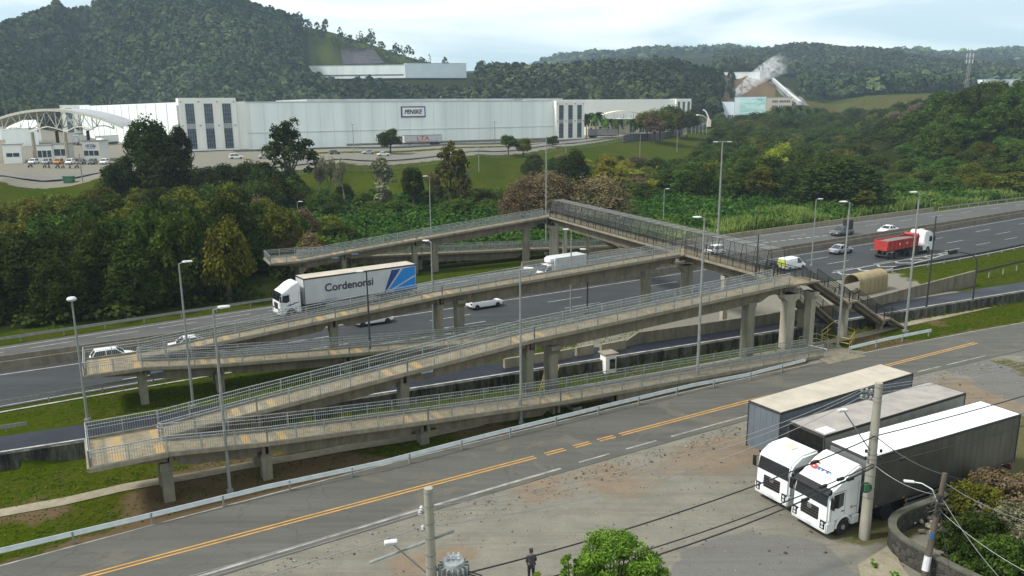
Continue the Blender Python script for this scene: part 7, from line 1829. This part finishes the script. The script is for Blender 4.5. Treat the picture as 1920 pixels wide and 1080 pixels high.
def tree(x, y, H, R_, kind, leafm, label, group, low=.25, name='tree', z=None, big=1.0):
    z = T(x, y) if z is None else z
    if name == 'tree': name = {'bare': 'leafless_tree', 'palm': 'palm_tree'}.get(kind, 'bush' if H < 7.2 else 'tree')
    t = thing(name, label, {'leafless_tree': 'tree', 'palm_tree': 'palm'}.get(name, name), (x, y, z), random.uniform(0, 6.28), group)
    if kind == 'bare':
        i = random.randrange(2); mk('trunk', BR[i][0], t, (R_*1.5, R_*1.5, H)); mk('crown', TW[i], t, (R_*1.5, R_*1.5, H), mat=leafm)
    elif kind == 'palm':
        mk('trunk', PALM[0], t, (H, H, H)); mk('crown', PALM[1], t, (H, H, H), mat=leafm)
    else:
        pool = CR[kind]; cm = random.choice(pool); tm = random.choice(TRP if kind == 'tall' else TR)
        mk('trunk', tm, t, (min(H*big, 13), min(H*big, 13), H*.95)); mk('crown', cm, t, (R_, R_, H*(1-low)), (0, 0, H*low), leafm)
    TREES.append((t, Q(x, y, z+H*.7)[0])); return t
random.seed(21)
def T_at(px, pyt, D_, R_, kind, leafm, label, group=None, low=.25, **k):
    """a tree standing at distance D_ whose top is seen at (px, pyt)"""
    p_ = Dd(px, pyt, D_); z = T(p_.x, p_.y); return tree(p_.x, p_.y, max(2.0, p_.z-z), R_, kind, L[leafm], label, group, low, z=z, **k)
# ---- trees one can tell apart
T_at(272, 216, 178, 5.6, 'round', 'deep', 'tall dense very dark tree left of the left office tower', low=.32); T_at(330, 232, 180, 3.0, 'round', 'deep', 'smaller dark crown right beside the tall dense dark tree', low=.45); T_at(225, 290, 176, 4.5, 'round', 'deep', 'low dark tree leaning left of the tall dense dark tree', low=.2)
T_at(300, 262, 176, 6.2, 'round', 'deep', 'broad dark tree filling the middle below the tall dense dark tree', low=.15)
T_at(536, 205, 190, 6.9, 'umbrella', 'deep', 'slender tree with a wide feathery umbrella crown in front of the long warehouse wall', low=.28)
T_at(730, 240, 296, 5.0, 'round', 'dark', 'small round tree left of the trailer with red letters', low=.15)
T_at(953, 252, 300, 3.6, 'round', 'dark', 'small dark round tree on the grass before the right end of the warehouse', low=.3); T_at(981, 258, 300, 3.6, 'round', 'olive', 'small olive round tree beside the small dark one before the warehouse', low=.15); T_at(1036, 254, 330, 3.2, 'round', 'dark', 'small shrubby tree at the foot of the right office tower', low=.1)
T_at(843, 262, 178, 4.6, 'umbrella', 'olive', 'tall thin brownish olive tree in front of the embankment', low=.25); T_at(860, 275, 176, 3.6, 'tall', 'olive', 'ragged olive tree entwined beside the tall thin brownish one', low=.1); T_at(815, 285, 180, 3.6, 'bare', 'brown', 'leafless tree left of the tall thin brownish olive tree')
T_at(612, 245, 186, 4.5, 'bare', 'grey', 'tall leafless tree right of the umbrella shaped tree'); T_at(640, 262, 182, 4.0, 'bare', 'grey', 'second leafless tree right of the umbrella shaped tree'); T_at(590, 265, 184, 3.2, 'bare', 'grey', 'thin leafless tree nearest the umbrella shaped tree')
T_at(713, 290, 182, 4.2, 'tall', 'grey', 'greyish vine covered tree below the small round tree', low=.05); T_at(772, 310, 178, 3.0, 'round', 'deep', 'small dark tree between the vine covered tree and the thin brownish one', low=.3)
T_at(1010, 285, 175, 6, 'bare', 'brown', 'spreading leafless tree behind the far node of the bridge'); T_at(1075, 275, 200, 5.2, 'dome', 'deep', 'dark bushy tree above the big reddish leafless bush', low=.1)
for i, (px, py, D_, r_) in enumerate(((1030, 308, 150, 6.5), (1075, 300, 152, 8.0), (1120, 318, 150, 7.5), (1160, 338, 146, 6.0), (985, 320, 150, 5.5))):
    T_at(px, py, D_, r_, ('fine', 'bare')[i % 2], 'brown', ordn(i+1)+' of the interwoven reddish brown leafless bushes behind the bridge cage', 'leafless bushes behind the cage')
T_at(1140, 288, 212, 5.5, 'umbrella', 'yellow', 'yellow flowering tree below the embankment', low=.1); T_at(1165, 300, 210, 3.6, 'umbrella', 'yellow', 'smaller yellow tree right of the yellow flowering tree', low=.1)
T_at(1462, 266, 235, 4.4, 'round', 'yellow', 'bright yellow green tree among the dark trees right of centre', low=.1)
T_at(1578, 290, 182, 11.5, 'dome', 'deep', 'huge round very dark tree above the dark grey pickup truck', low=.02); T_at(1625, 355, 172, 3.6, 'tall', 'olive', 'small pale olive green tree at the foot of the huge round dark tree', low=.1)
for i, (px, py, D_) in enumerate(((1100, 206, 400), (1118, 203, 396), (1140, 216, 392), (1160, 218, 400), (1182, 218, 396), (1200, 222, 402))):
    T_at(px, py, D_, 4, 'palm', 'mid', ordn(i+1)+' palm from the left in front of the cream entrance wing', 'palms at the entrance wing')
for i, (px, py, D_, r_, m_) in enumerate(((1215, 206, 400, 8, 'olive'), (1240, 203, 392, 8, 'olive'), (1262, 195, 440, 8, 'dark'), (1290, 205, 440, 7, 'dark'), (1228, 212, 388, 6, 'brown'), (1275, 208, 430, 6, 'olive'))):
    T_at(px, py, D_, r_, 'round', m_, ordn(i+1)+' of the round trees in front of the second warehouse', 'round trees at the entrance', low=.2)
for i, (px, py, D_) in enumerate(((1455, 196, 560), (1463, 199, 565), (1476, 195, 560), (1486, 198, 560), (1497, 195, 560), (1510, 197, 560), (1528, 200, 560))):
    T_at(px, py, D_, 4, 'palm', 'dark', ordn(i+1)+' palm from the left in front of the beige office block', 'palms at the office block')
for i, (px, py) in enumerate(((1283, 124), (1296, 120), (1307, 128), (1318, 118), (1328, 122), (1341, 130), (1353, 124), (1371, 125), (1376, 134), (1262, 128), (1250, 130))):
    T_at(px, py, 726+random.uniform(-8, 8), 4.6, 'tall', 'euc', ordn(i+1)+' of the tall slender eucalyptus trees before the bare brown slope', 'tall eucalyptus before the brown slope', low=.3)
# ---- woods: every tree an object of its own
def wood(spec, group, place):
    """spec: (px0, px1, D0, D1, count, height function, R range, kinds, mats)"""
    pts = []
    for (px0, px1, D0, D1, n, hf, R0, R1, kinds, mats, low) in spec:
        k = max(1, round(math.sqrt(n*2.2))); rows = max(1, round(n/k))
        for j in range(rows):
            for i in range(k):
                px = px0+(px1-px0)*(i+.5+random.uniform(-.45, .45))/k; D_ = D0+(D1-D0)*(j+.5+random.uniform(-.45, .45))/rows
                pts.append((px, D_, hf(px, D_)*random.uniform(.82, 1.1), random.uniform(R0, R1), random.choice(kinds), random.choice(mats), low))
    pts.sort(); k = 0
    for px, D_, H_, R_, kd, mt_, low in pts:
        p_ = Dd(px, 540, D_); z = T(p_.x, p_.y)
        if FAR.sd(p_.x, p_.y) < 3.5+R_*.55: continue
        v_ = p_-FARF.O; fs_, ft_ = v_.x*FARF.e.x+v_.y*FARF.e.y, v_.x*FARF.n.x+v_.y*FARF.n.y
        if -R_-2.5 < fs_ < 62 and ft_ < 6+R_: continue
        k += 1; c_ = {'deep': 'very dark', 'dark': 'dark green', 'olive': 'olive', 'mid': 'green', 'yellow': 'yellowish', 'brown': 'brownish', 'grey': 'greyish', 'bright': 'light green', 'euc': 'blue-green'}[mt_]
        f_ = {'round': 'round', 'dome': 'broad', 'umbrella': 'loose', 'tall': 'slender', 'bare': 'leafless'}[kd]
        tree(p_.x, p_.y, H_, R_, kd, L[mt_], '%s %s %s, %s from the left %s' % (c_, f_, 'bush' if H_ < 7.2 and kd != 'bare' else 'tree', ordn(k), place), group, low, z=z)
ip = lambda *a: (lambda px, D_: float(np.interp(px, a[0::2], a[1::2])))
random.seed(4)
wood([(-60, 470, 88, 100, 22, ip(-60, 8.5, 100, 9.5, 300, 11, 470, 11.5), 3.2, 4.4, ['dome', 'round'], ['deep', 'dark', 'deep', 'olive'], .0),
      (-40, 560, 100, 130, 34, ip(0, 8.5, 200, 9.5, 350, 10.5, 480, 12, 560, 9), 3.4, 4.8, ['dome', 'round'], ['dark', 'olive', 'olive', 'deep', 'dark'], .05),
      (-40, 520, 128, 165, 26, ip(0, 7, 200, 8, 350, 9.5, 480, 10.5, 520, 9), 3.8, 5.2, ['dome', 'round'], ['olive', 'olive', 'dark', 'deep'], .05),
      (480, 650, 112, 150, 14, ip(480, 10, 560, 7, 650, 4.6), 3.0, 4.2, ['dome'], ['olive', 'dark', 'brown'], .0)],
     'trees of the dark wood on the left', 'in the dark left wood')
wood([(330, 560, 168, 200, 16, ip(330, 9, 480, 11, 560, 8), 4.0, 5.5, ['umbrella', 'round'], ['dark', 'deep'], .1), (60, 330, 168, 190, 12, ip(60, 5, 330, 6), 3.5, 5, ['round', 'bare'], ['olive', 'dark', 'brown'], .05),
      (560, 1000, 165, 200, 20, ip(560, 6, 700, 5, 1000, 5), 3, 4.5, ['round', 'dome'], ['dark', 'deep', 'mid'], .05)], 'trees below the embankment', 'at the foot of the embankment')
wood([(990, 1330, 205, 300, 34, ip(990, 4.5, 1330, 6.5), 3.2, 4.8, ['round', 'dome', 'umbrella'], ['dark', 'mid', 'olive', 'brown', 'yellow'], .0)], 'bushes on the embankment', 'on the embankment')
wood([(1180, 1560, 195, 260, 46, ip(1180, 6, 1300, 9, 1450, 11, 1560, 10), 4.0, 6.2, ['round', 'dome', 'umbrella'], ['dark', 'deep', 'mid', 'olive', 'dark'], .05),
      (1330, 1640, 400, 600, 60, ip(1330, 9, 1640, 11), 6.5, 9.5, ['round', 'dome'], ['dark', 'mid', 'olive', 'dark', 'dark'], .05),
      (1400, 1700, 215, 300, 24, ip(1400, 6, 1700, 6), 4.5, 6.5, ['round', 'dome'], ['dark', 'mid', 'dark'], .0),
      (1300, 1600, 260, 400, 40, ip(1300, 8, 1400, 10, 1600, 9), 5, 7.5, ['round', 'dome'], ['dark', 'mid', 'olive', 'dark', 'dark'], .05)], 'trees in the river valley', 'in the river valley')
wood([(1615, 1960, 205, 250, 34, ip(1615, 5, 1700, 6, 1960, 8), 4.5, 6.5, ['dome', 'dome', 'round'], ['mid', 'dark', 'mid', 'mid', 'olive'], .0),
      (1690, 1990, 250, 300, 26, ip(1690, 12, 1800, 17, 1990, 17), 6, 8.5, ['umbrella', 'round', 'dome'], ['dark', 'deep', 'mid', 'mid'], .1),
      (1640, 1990, 300, 380, 26, ip(1640, 10, 1700, 13, 1800, 17, 1990, 16), 7, 9.5, ['umbrella', 'dome', 'round'], ['deep', 'dark', 'dark', 'mid'], .15),
      (1560, 1800, 430, 520, 16, ip(1560, 8, 1660, 13, 1800, 14), 8, 10, ['dome', 'round'], ['dark', 'deep', 'deep', 'brown'], .05)], 'trees on the right hillside', 'on the right hillside')
# ---- masses nobody could count
def cover(name, label, cat, bumps, nl, size, mat, squash=.7, aspect=1.0, up=.45):
    rg = np.random.default_rng(len(bumps)); cc = np.array([b[:3] for b in bumps]); cr = np.array([b[3] for b in bumps])
    C, N_, S, Tt = clump_set(cc, cr, nl, size, rg, squash); V = leaves(C, N_, S, .5, rg, aspect)
    o = bpy.data.objects.new(name, quads_mesh(name, V, Tt, mat)); COL.objects.link(o); return setp(o, label, cat, kind='stuff')
def bumps_in(px0, px1, D0, D1, n, r0, r1, zoff=.1, cond=None):
    out = []; k = 0
    while len(out) < n and k < n*6:
        k += 1; px = random.uniform(px0, px1); D_ = random.uniform(D0, D1); p_ = Dd(px, 540, D_)
        v_ = p_-FARF.O; fs_, ft_ = v_.x*FARF.e.x+v_.y*FARF.e.y, v_.x*FARF.n.x+v_.y*FARF.n.y
        if (-3 < fs_ < 60 and ft_ < 7) or FAR.sd(p_.x, p_.y) < 4.5 or (cond and not cond(px, D_)): continue
        r_ = random.uniform(r0, r1); out.append((p_.x, p_.y, r_*zoff, r_))
    xy = np.array([(b[0], b[1]) for b in out]); z = terrain(xy[:, 0], xy[:, 1]); return [(b[0], b[1], b[2]+zz, b[3]) for b, zz in zip(out, z)]
cover('undergrowth', 'lush green creeping undergrowth between the highway and the embankment', 'undergrowth', bumps_in(540, 1300, 118, 205, 900, 1.4, 3.4, .35), 130, .42, L['ivy'])
cover('undergrowth', 'bright green undergrowth on the river banks right of the bridge', 'undergrowth', bumps_in(1200, 1960, 150, 262, 620, 1.4, 3.4, .3, lambda px, D_: not (1625 < px < 1700 and 205 < D_ < 262)), 110, .45, L['ivy'])
cover('undergrowth', 'dark undergrowth beneath the wood at the left', 'undergrowth', bumps_in(-60, 560, 86, 180, 420, 1.2, 2.6, .3), 90, .4, L['deep'])
# tall grass beside the highway
rg = np.random.default_rng(8); n_ = 30000; pxr = rg.uniform(1180, 1930, n_); off = rg.uniform(3.2, 15, n_)+rg.uniform(0, 6, n_)*(pxr < 1560)
xs = rg.uniform(22, 130, n_); ys = FAR.y(xs)+off*1.15; hh = rg.uniform(1.6, 3.4, n_)*(.65+.35*np.sin(xs*.3)*np.cos(ys*.21))
keep = (Q_px := 960+F_PX*xs/ys) > 1150
keep &= ~((xs > 62) & (rg.uniform(0, 1, n_) < .55)); xs, ys, hh = xs[keep], ys[keep], hh[keep]; zs = terrain(xs, ys); m_ = len(xs)
a_ = rg.uniform(0, 2*PI, m_); wv = np.stack([np.cos(a_)*.09, np.sin(a_)*.09, np.zeros(m_)], 1); b0 = np.stack([xs, ys, zs], 1); ln = rg.normal(0, .32, (m_, 3)); ln[:, 2] = 0
mid_ = b0+np.stack([0*hh, 0*hh, hh*.65], 1)+ln*.4; tip_ = b0+np.stack([0*hh, 0*hh, hh], 1)+ln*1.6
V = np.concatenate([np.stack([b0-wv, b0+wv, mid_+wv, mid_-wv], 1), np.stack([mid_-wv, mid_+wv, tip_+wv*.2, tip_-wv*.2], 1)]); tt = rg.uniform(0, 1, m_)
o = bpy.data.objects.new('tall_grass', quads_mesh('tall_grass', V, np.concatenate([tt*.7, np.clip(tt+.2, 0, 1)]), L['cane'])); COL.objects.link(o); setp(o, 'bed of tall light green cane grass behind the far barrier', 'grass', kind='stuff')
# short grass tufts on the verges
rg = np.random.default_rng(9); n_ = 330000; xs = rg.uniform(-45, 95, n_); ys = rg.uniform(36, 125, n_)
d1, d2, d3 = RTOP.sd(xs, ys), WALL.sd(xs, ys), NEARG.sd(xs, ys)
ok = ((d1 > .5) & (d2 < -.5)) | ((d2 > 7.5) & (d3 < -.6) & ((xs < 14) | (xs > 58)))
pth = np.array([(p_.x, p_.y) for p_ in fpd]); dp = np.full(n_, 9e9)
for i in range(0, len(pth), 1): dp = np.minimum(dp, (xs-pth[i, 0])**2+(ys-pth[i, 1])**2)
nzf = np.sin(xs*.9+1.3)*np.cos(ys*1.1)+np.sin(xs*.37)*np.sin(ys*.43+1)
ok &= (dp > .8) & (nzf+rg.normal(0, .7, n_) > -.3); xs, ys = xs[ok], ys[ok]; zs = terrain(xs, ys); m_ = len(xs); hh = rg.uniform(.04, .18, m_)
a_ = rg.uniform(0, 2*PI, m_); wv = np.stack([np.cos(a_)*.06, np.sin(a_)*.06, np.zeros(m_)], 1); b0 = np.stack([xs, ys, zs], 1); tp = b0+np.stack([rg.normal(0, .07, m_), rg.normal(0, .07, m_), hh], 1)
V = leaves(b0+np.array([0, 0, .05]), np.tile([0, -.25, 1.], (m_, 1)), np.full(m_, .085), .5, rg); V[:, :, 2] = np.maximum(V[:, :, 2], zs[:, None]+.004); o = bpy.data.objects.new('grass', quads_mesh('grass', V, rg.uniform(0, 1, m_), L['turf'])); COL.objects.link(o); setp(o, 'short ragged grass on the verges between street and highway', 'grass', kind='stuff')
# rubble and small stones on the lot
rg = np.random.default_rng(12); n_ = 4800; xs = rg.uniform(-18, 50, n_); o1 = np.where(rg.uniform(0, 1, n_) < .35, rg.normal(-1.6, .8, n_), rg.uniform(-22, -.8, n_)); ys = RBOT.y(xs)+o1*1.15
ok = (o1 < -.5) & (ys > 24) & ((o1 > -3) & (xs > 2) & (xs < 22) | (rg.uniform(0, 1, n_) < .45)); xs, ys = xs[ok], ys[ok]; m_ = len(xs); sz = rg.uniform(.015, .05, m_)*np.where(rg.uniform(0, 1, m_) < .1, 2, 1)
c = np.stack([xs, ys, .02+0*xs], 1); a_ = rg.uniform(0, 6.28, m_); ux = np.stack([np.cos(a_), np.sin(a_), 0*a_], 1)*sz[:, None]; uy = np.stack([-np.sin(a_), np.cos(a_), 0*a_], 1)*sz[:, None]*.8; uz = np.array([0, 0, 1.])*sz[:, None]*.9
V = np.concatenate([np.stack([c-ux-uy, c+ux-uy, c+ux*.6-uy*.5+uz, c-ux*.6-uy*.5+uz], 1), np.stack([c+ux-uy, c+ux+uy, c+ux*.6+uy*.5+uz, c+ux*.6-uy*.5+uz], 1), np.stack([c-ux+uy, c-ux-uy, c-ux*.6-uy*.5+uz, c-ux*.6+uy*.5+uz], 1), np.stack([c-ux*.6-uy*.5+uz, c+ux*.6-uy*.5+uz, c+ux*.6+uy*.5+uz, c-ux*.6+uy*.5+uz], 1)])
def stone_mt():
    mt, n, b = nmat('loose_stones'); at = n.nodes.new('ShaderNodeAttribute'); at.attribute_name = 'tint'; n.links.new(ramp(n, at.outputs['Fac'], [(0, (.05, .032, .022)), (.6, (.15, .10, .07)), (1, (.38, .35, .3))]), b.inputs['Base Color']); b.inputs['Roughness'].default_value = .9; return mt
o = bpy.data.objects.new('gravel', quads_mesh('gravel', V, np.tile(rg.uniform(0, 1, m_)**1.3, 4), stone_mt())); COL.objects.link(o); setp(o, 'loose stones and rubble strewn over the gravel lot', 'gravel', kind='stuff')
# forests on the hills
def forest(name, label, px0, px1, r0, r1, n, size, hgt, mat, nq=26, cond=None):
    rg = np.random.default_rng(n); px = rg.uniform(px0, px1, n); D_ = np.sqrt(rg.uniform(r0**2, r1**2, n)); x = (px-960)/F_PX*D_; y = D_
    if cond is not None: k_ = cond(px, D_); x, y, px, D_ = x[k_], y[k_], px[k_], D_[k_]
    z = terrain(x, y); m_ = len(x); h_ = hgt*rg.uniform(.5, 1.3, m_); r_ = size*rg.uniform(.45, 1.5, m_); d = rg.normal(0, 1, (m_, nq, 3)); d /= np.linalg.norm(d, axis=2, keepdims=True); d[:, :, 2] = np.abs(d[:, :, 2])*1.0-.25
    c = np.stack([x, y, z+h_*.62], 1)[:, None]+d*np.stack([r_, r_, h_*.42], 1)[:, None]; N_ = d.reshape(-1, 3)+np.array([0, 0, .3]); pt_ = .5+.28*np.sin(x*.021+1.1)*np.cos(y*.017)+.2*np.sin(x*.05)*np.sin(y*.043+2); tint = np.clip(np.repeat(rg.beta(1.3, 1.6, m_)*.8*pt_*1.6, nq)+rg.uniform(-.1, .22, m_*nq), 0, 1)
    V = leaves(c.reshape(-1, 3), N_, np.repeat(r_*.55+.4, nq), .45, rg)
    # trunks
    tw_ = .16+0*x; a0 = np.stack([x-tw_, y, z], 1); a1 = np.stack([x+tw_, y, z], 1); b1 = np.stack([x+tw_, y, z+h_*.6], 1); b0_ = np.stack([x-tw_, y, z+h_*.6], 1)
    V = np.concatenate([V, np.stack([a0, a1, b1, b0_], 1)]); tint = np.concatenate([tint, np.full(m_, .5)])
    o = bpy.data.objects.new(name, quads_mesh(name, V, tint, mat)); COL.objects.link(o); return setp(o, label, 'forest', kind='stuff')
forest('hill_forest', 'dense forest covering the large hill at the upper left', -250, 640, 560, 960, 9500, 3.3, 12, L['far'], 34, lambda p_, d: ~((p_ > 585) & (d > 690)))
forest('ridge_forest', 'eucalyptus row along the crest of the left hill', 430, 850, 893, 925, 120, 2.9, 18, L['far'], 26, lambda p_, d: (p_ < 780) | (d < 910))
forest('valley_forest', 'dark green forest behind the warehouses', 560, 1340, 640, 850, 4600, 4.0, 16, L['far'], 32, lambda p_, d: ~((p_ < 900) & (d > 705)))
forest('hill_forest', 'forest on the broad hill right of the smoke', 1330, 2050, 1050, 1560, 8000, 5.0, 14, L['far'], 20)
forest('plain_forest', 'dark forest edge behind the grassy embankment on the right', 1490, 2050, 800, 1050, 1700, 5.5, 16, L['far'], 26, lambda p_, d: ~((p_ > 1800) & (d < 880)))
forest('far_forest', 'hazy forest on the most distant ridges', 930, 2100, 1900, 2450, 4200, 10, 17, L['far'], 16)
# white water of the river
def foam_mat():
    mt, n, b = nmat('river_rapids'); v = ocoord(n, (1, .35, 1)); f_ = ramp(n, noise(n, .9, 6, .7, v, .8), [(.4, 0), (.6, 1)]); n.links.new(mixc(n, f_, (.10, .12, .10), (.72, .76, .78)), b.inputs['Base Color']); b.inputs['Roughness'].default_value = .25; bump(n, b, noise(n, 1.5, 5, .7, v), .8, .2); return mt
M['foam'] = foam_mat()
for nm, pts, w_ in (('river_rapids', [Dd(1650, 400, 232), Dd(1672, 400, 236), Dd(1690, 400, 242), Dd(1700, 400, 252)], 7), ('river', [Dd(1590, 400, 560), Dd(1606, 400, 500), Dd(1590, 400, 440), Dd(1596, 400, 400)], 9)):
    terr_ribbon(nm, [Vector((p_.x, p_.y, 0)) for p_ in pts], w_, M['foam'], .5)
M['pale_strip'] = basic('pale_concrete_strip', (.5, .5, .48), .8, 0, (.36, .36, .34), .3)
for seg in (((-40, 395), (60, 392), (130, 389)),):
    terr_ribbon('lower_path', [Vector((P(x, y, 1).x, P(x, y, 1).y, 0)) for x, y in seg], 2.0, M['pale_strip'], .22)
# near plants, bottom of the picture
p_ = Dd(1155, 1008, 24.8)
def fine_tree(x, y, ztop, R_, Hc, mat, label, ls=.12, n_c=120, n_l=150, asp=.34, name='tree'):
    rg = np.random.default_rng(int(x*10)); th = rg.uniform(0, 2*PI, n_c); zz = rg.uniform(-.3, 1, n_c); rr_ = np.sqrt(np.clip(1-zz**2, .1, 1))*rg.uniform(.35, .95, n_c)
    cc = np.stack([np.cos(th)*rr_*R_, np.sin(th)*rr_*R_, ztop-Hc*.62+zz*Hc*.55], 1); C, N_, S, Tt = clump_set(cc, rg.uniform(.22, .5, n_c)*R_*.45, n_l, ls, rg, .8); V = leaves(C, N_, S, .8, rg, asp)
    z = T(x, y); t = thing(name, label, 'tree', (x, y, z)); o = bpy.data.objects.new('crown', quads_mesh('crown', V, Tt, mat)); COL.objects.link(o); o.parent = t
    mb = MB(); mb.tube((0, 0, -.2), (0, 0, ztop-Hc*.7), .16, .09, 8); rg2 = random.Random(3)
    for i in range(26): c = cc[i*3 % n_c]; mb.tube((0, 0, ztop-Hc*.85), (c[0]*.6, c[1]*.6, (c[2]+ztop-Hc*.7)/2), .05, .03, 5); mb.tube((c[0]*.6, c[1]*.6, (c[2]+ztop-Hc*.7)/2), tuple(c), .03, .01, 4)
    mb.build('trunk', M['bark'], t); return t
fine_tree(p_.x, p_.y, p_.z+.1, 2.0, 3.4, L['bright'], 'bright green leafy tree at the bottom edge, right of the standing person')
p_ = Dd(1070, 1030, 23.6); fine_tree(p_.x, p_.y, p_.z, .55, 2.2, L['bright'], 'small bright green side shoot left of the leafy tree at the bottom', .15, 26, 60)
p_ = Dd(1012, 1066, 23.2); fine_tree(p_.x, p_.y, p_.z, .4, 1.5, L['bright'], 'tip of a bright green sapling at the legs of the person', .14, 14, 50)
for i, (px, py, D_, r_, hc, m_, lab) in enumerate(((1835, 905, 41.5, 2.3, 4.2, 'olive', 'olive bush behind the leaning wooden pole'), (1885, 885, 43, 2.8, 4.4, 'brown', 'large dry twiggy bush right of the olive one'), (1900, 945, 39.5, 2.5, 3.8, 'grey', 'dry greyish shrub at the right edge in front of the dry twiggy bush'), (1840, 965, 38.2, 2.1, 3.6, 'deep', 'dark leafy shrub inside the curved garden wall'), (1880, 1010, 36.2, 2.2, 3.4, 'dark', 'dark green shrub at the lower right corner'), (1940, 990, 37.5, 2.2, 3.2, 'grey', 'shrub cut by the right edge above the corner'))):
    p_ = Dd(px, py, D_); fine_tree(p_.x, p_.y, p_.z, r_, hc, L[m_], lab, .13, 130, 110, .6, name='shrub')
for i, (px, py, s_) in enumerate(((1642, 1068, .7), (1676, 1085, .6), (1762, 985, .7))):
    p_ = P(px, py); fine_tree(p_.x, p_.y, s_, .28, .7, L['bright'], ('small seedling in the pavement by the curved wall', 'second small seedling lower in the pavement crack', 'small green weed inside the curved wall')[i], .12, 6, 22, .5, name='plant')
# ------------------------------------------------------------------ air
mb = MB(); mb.bb(-2700, 2700, -2700, 2700, -60, 330); mt = bpy.data.materials.new('haze'); mt.use_nodes = True; n = mt.node_tree; n.nodes.clear(); o_ = n.nodes.new('ShaderNodeOutputMaterial'); pv = n.nodes.new('ShaderNodeVolumePrincipled')
pv.inputs['Color'].default_value = (.62, .80, 1, 1); pv.inputs['Density'].default_value = .00013; n.links.new(pv.outputs[0], o_.inputs['Volume'])
HAZE = mb.build('haze', mt); HAZE['kind'] = 'stuff'
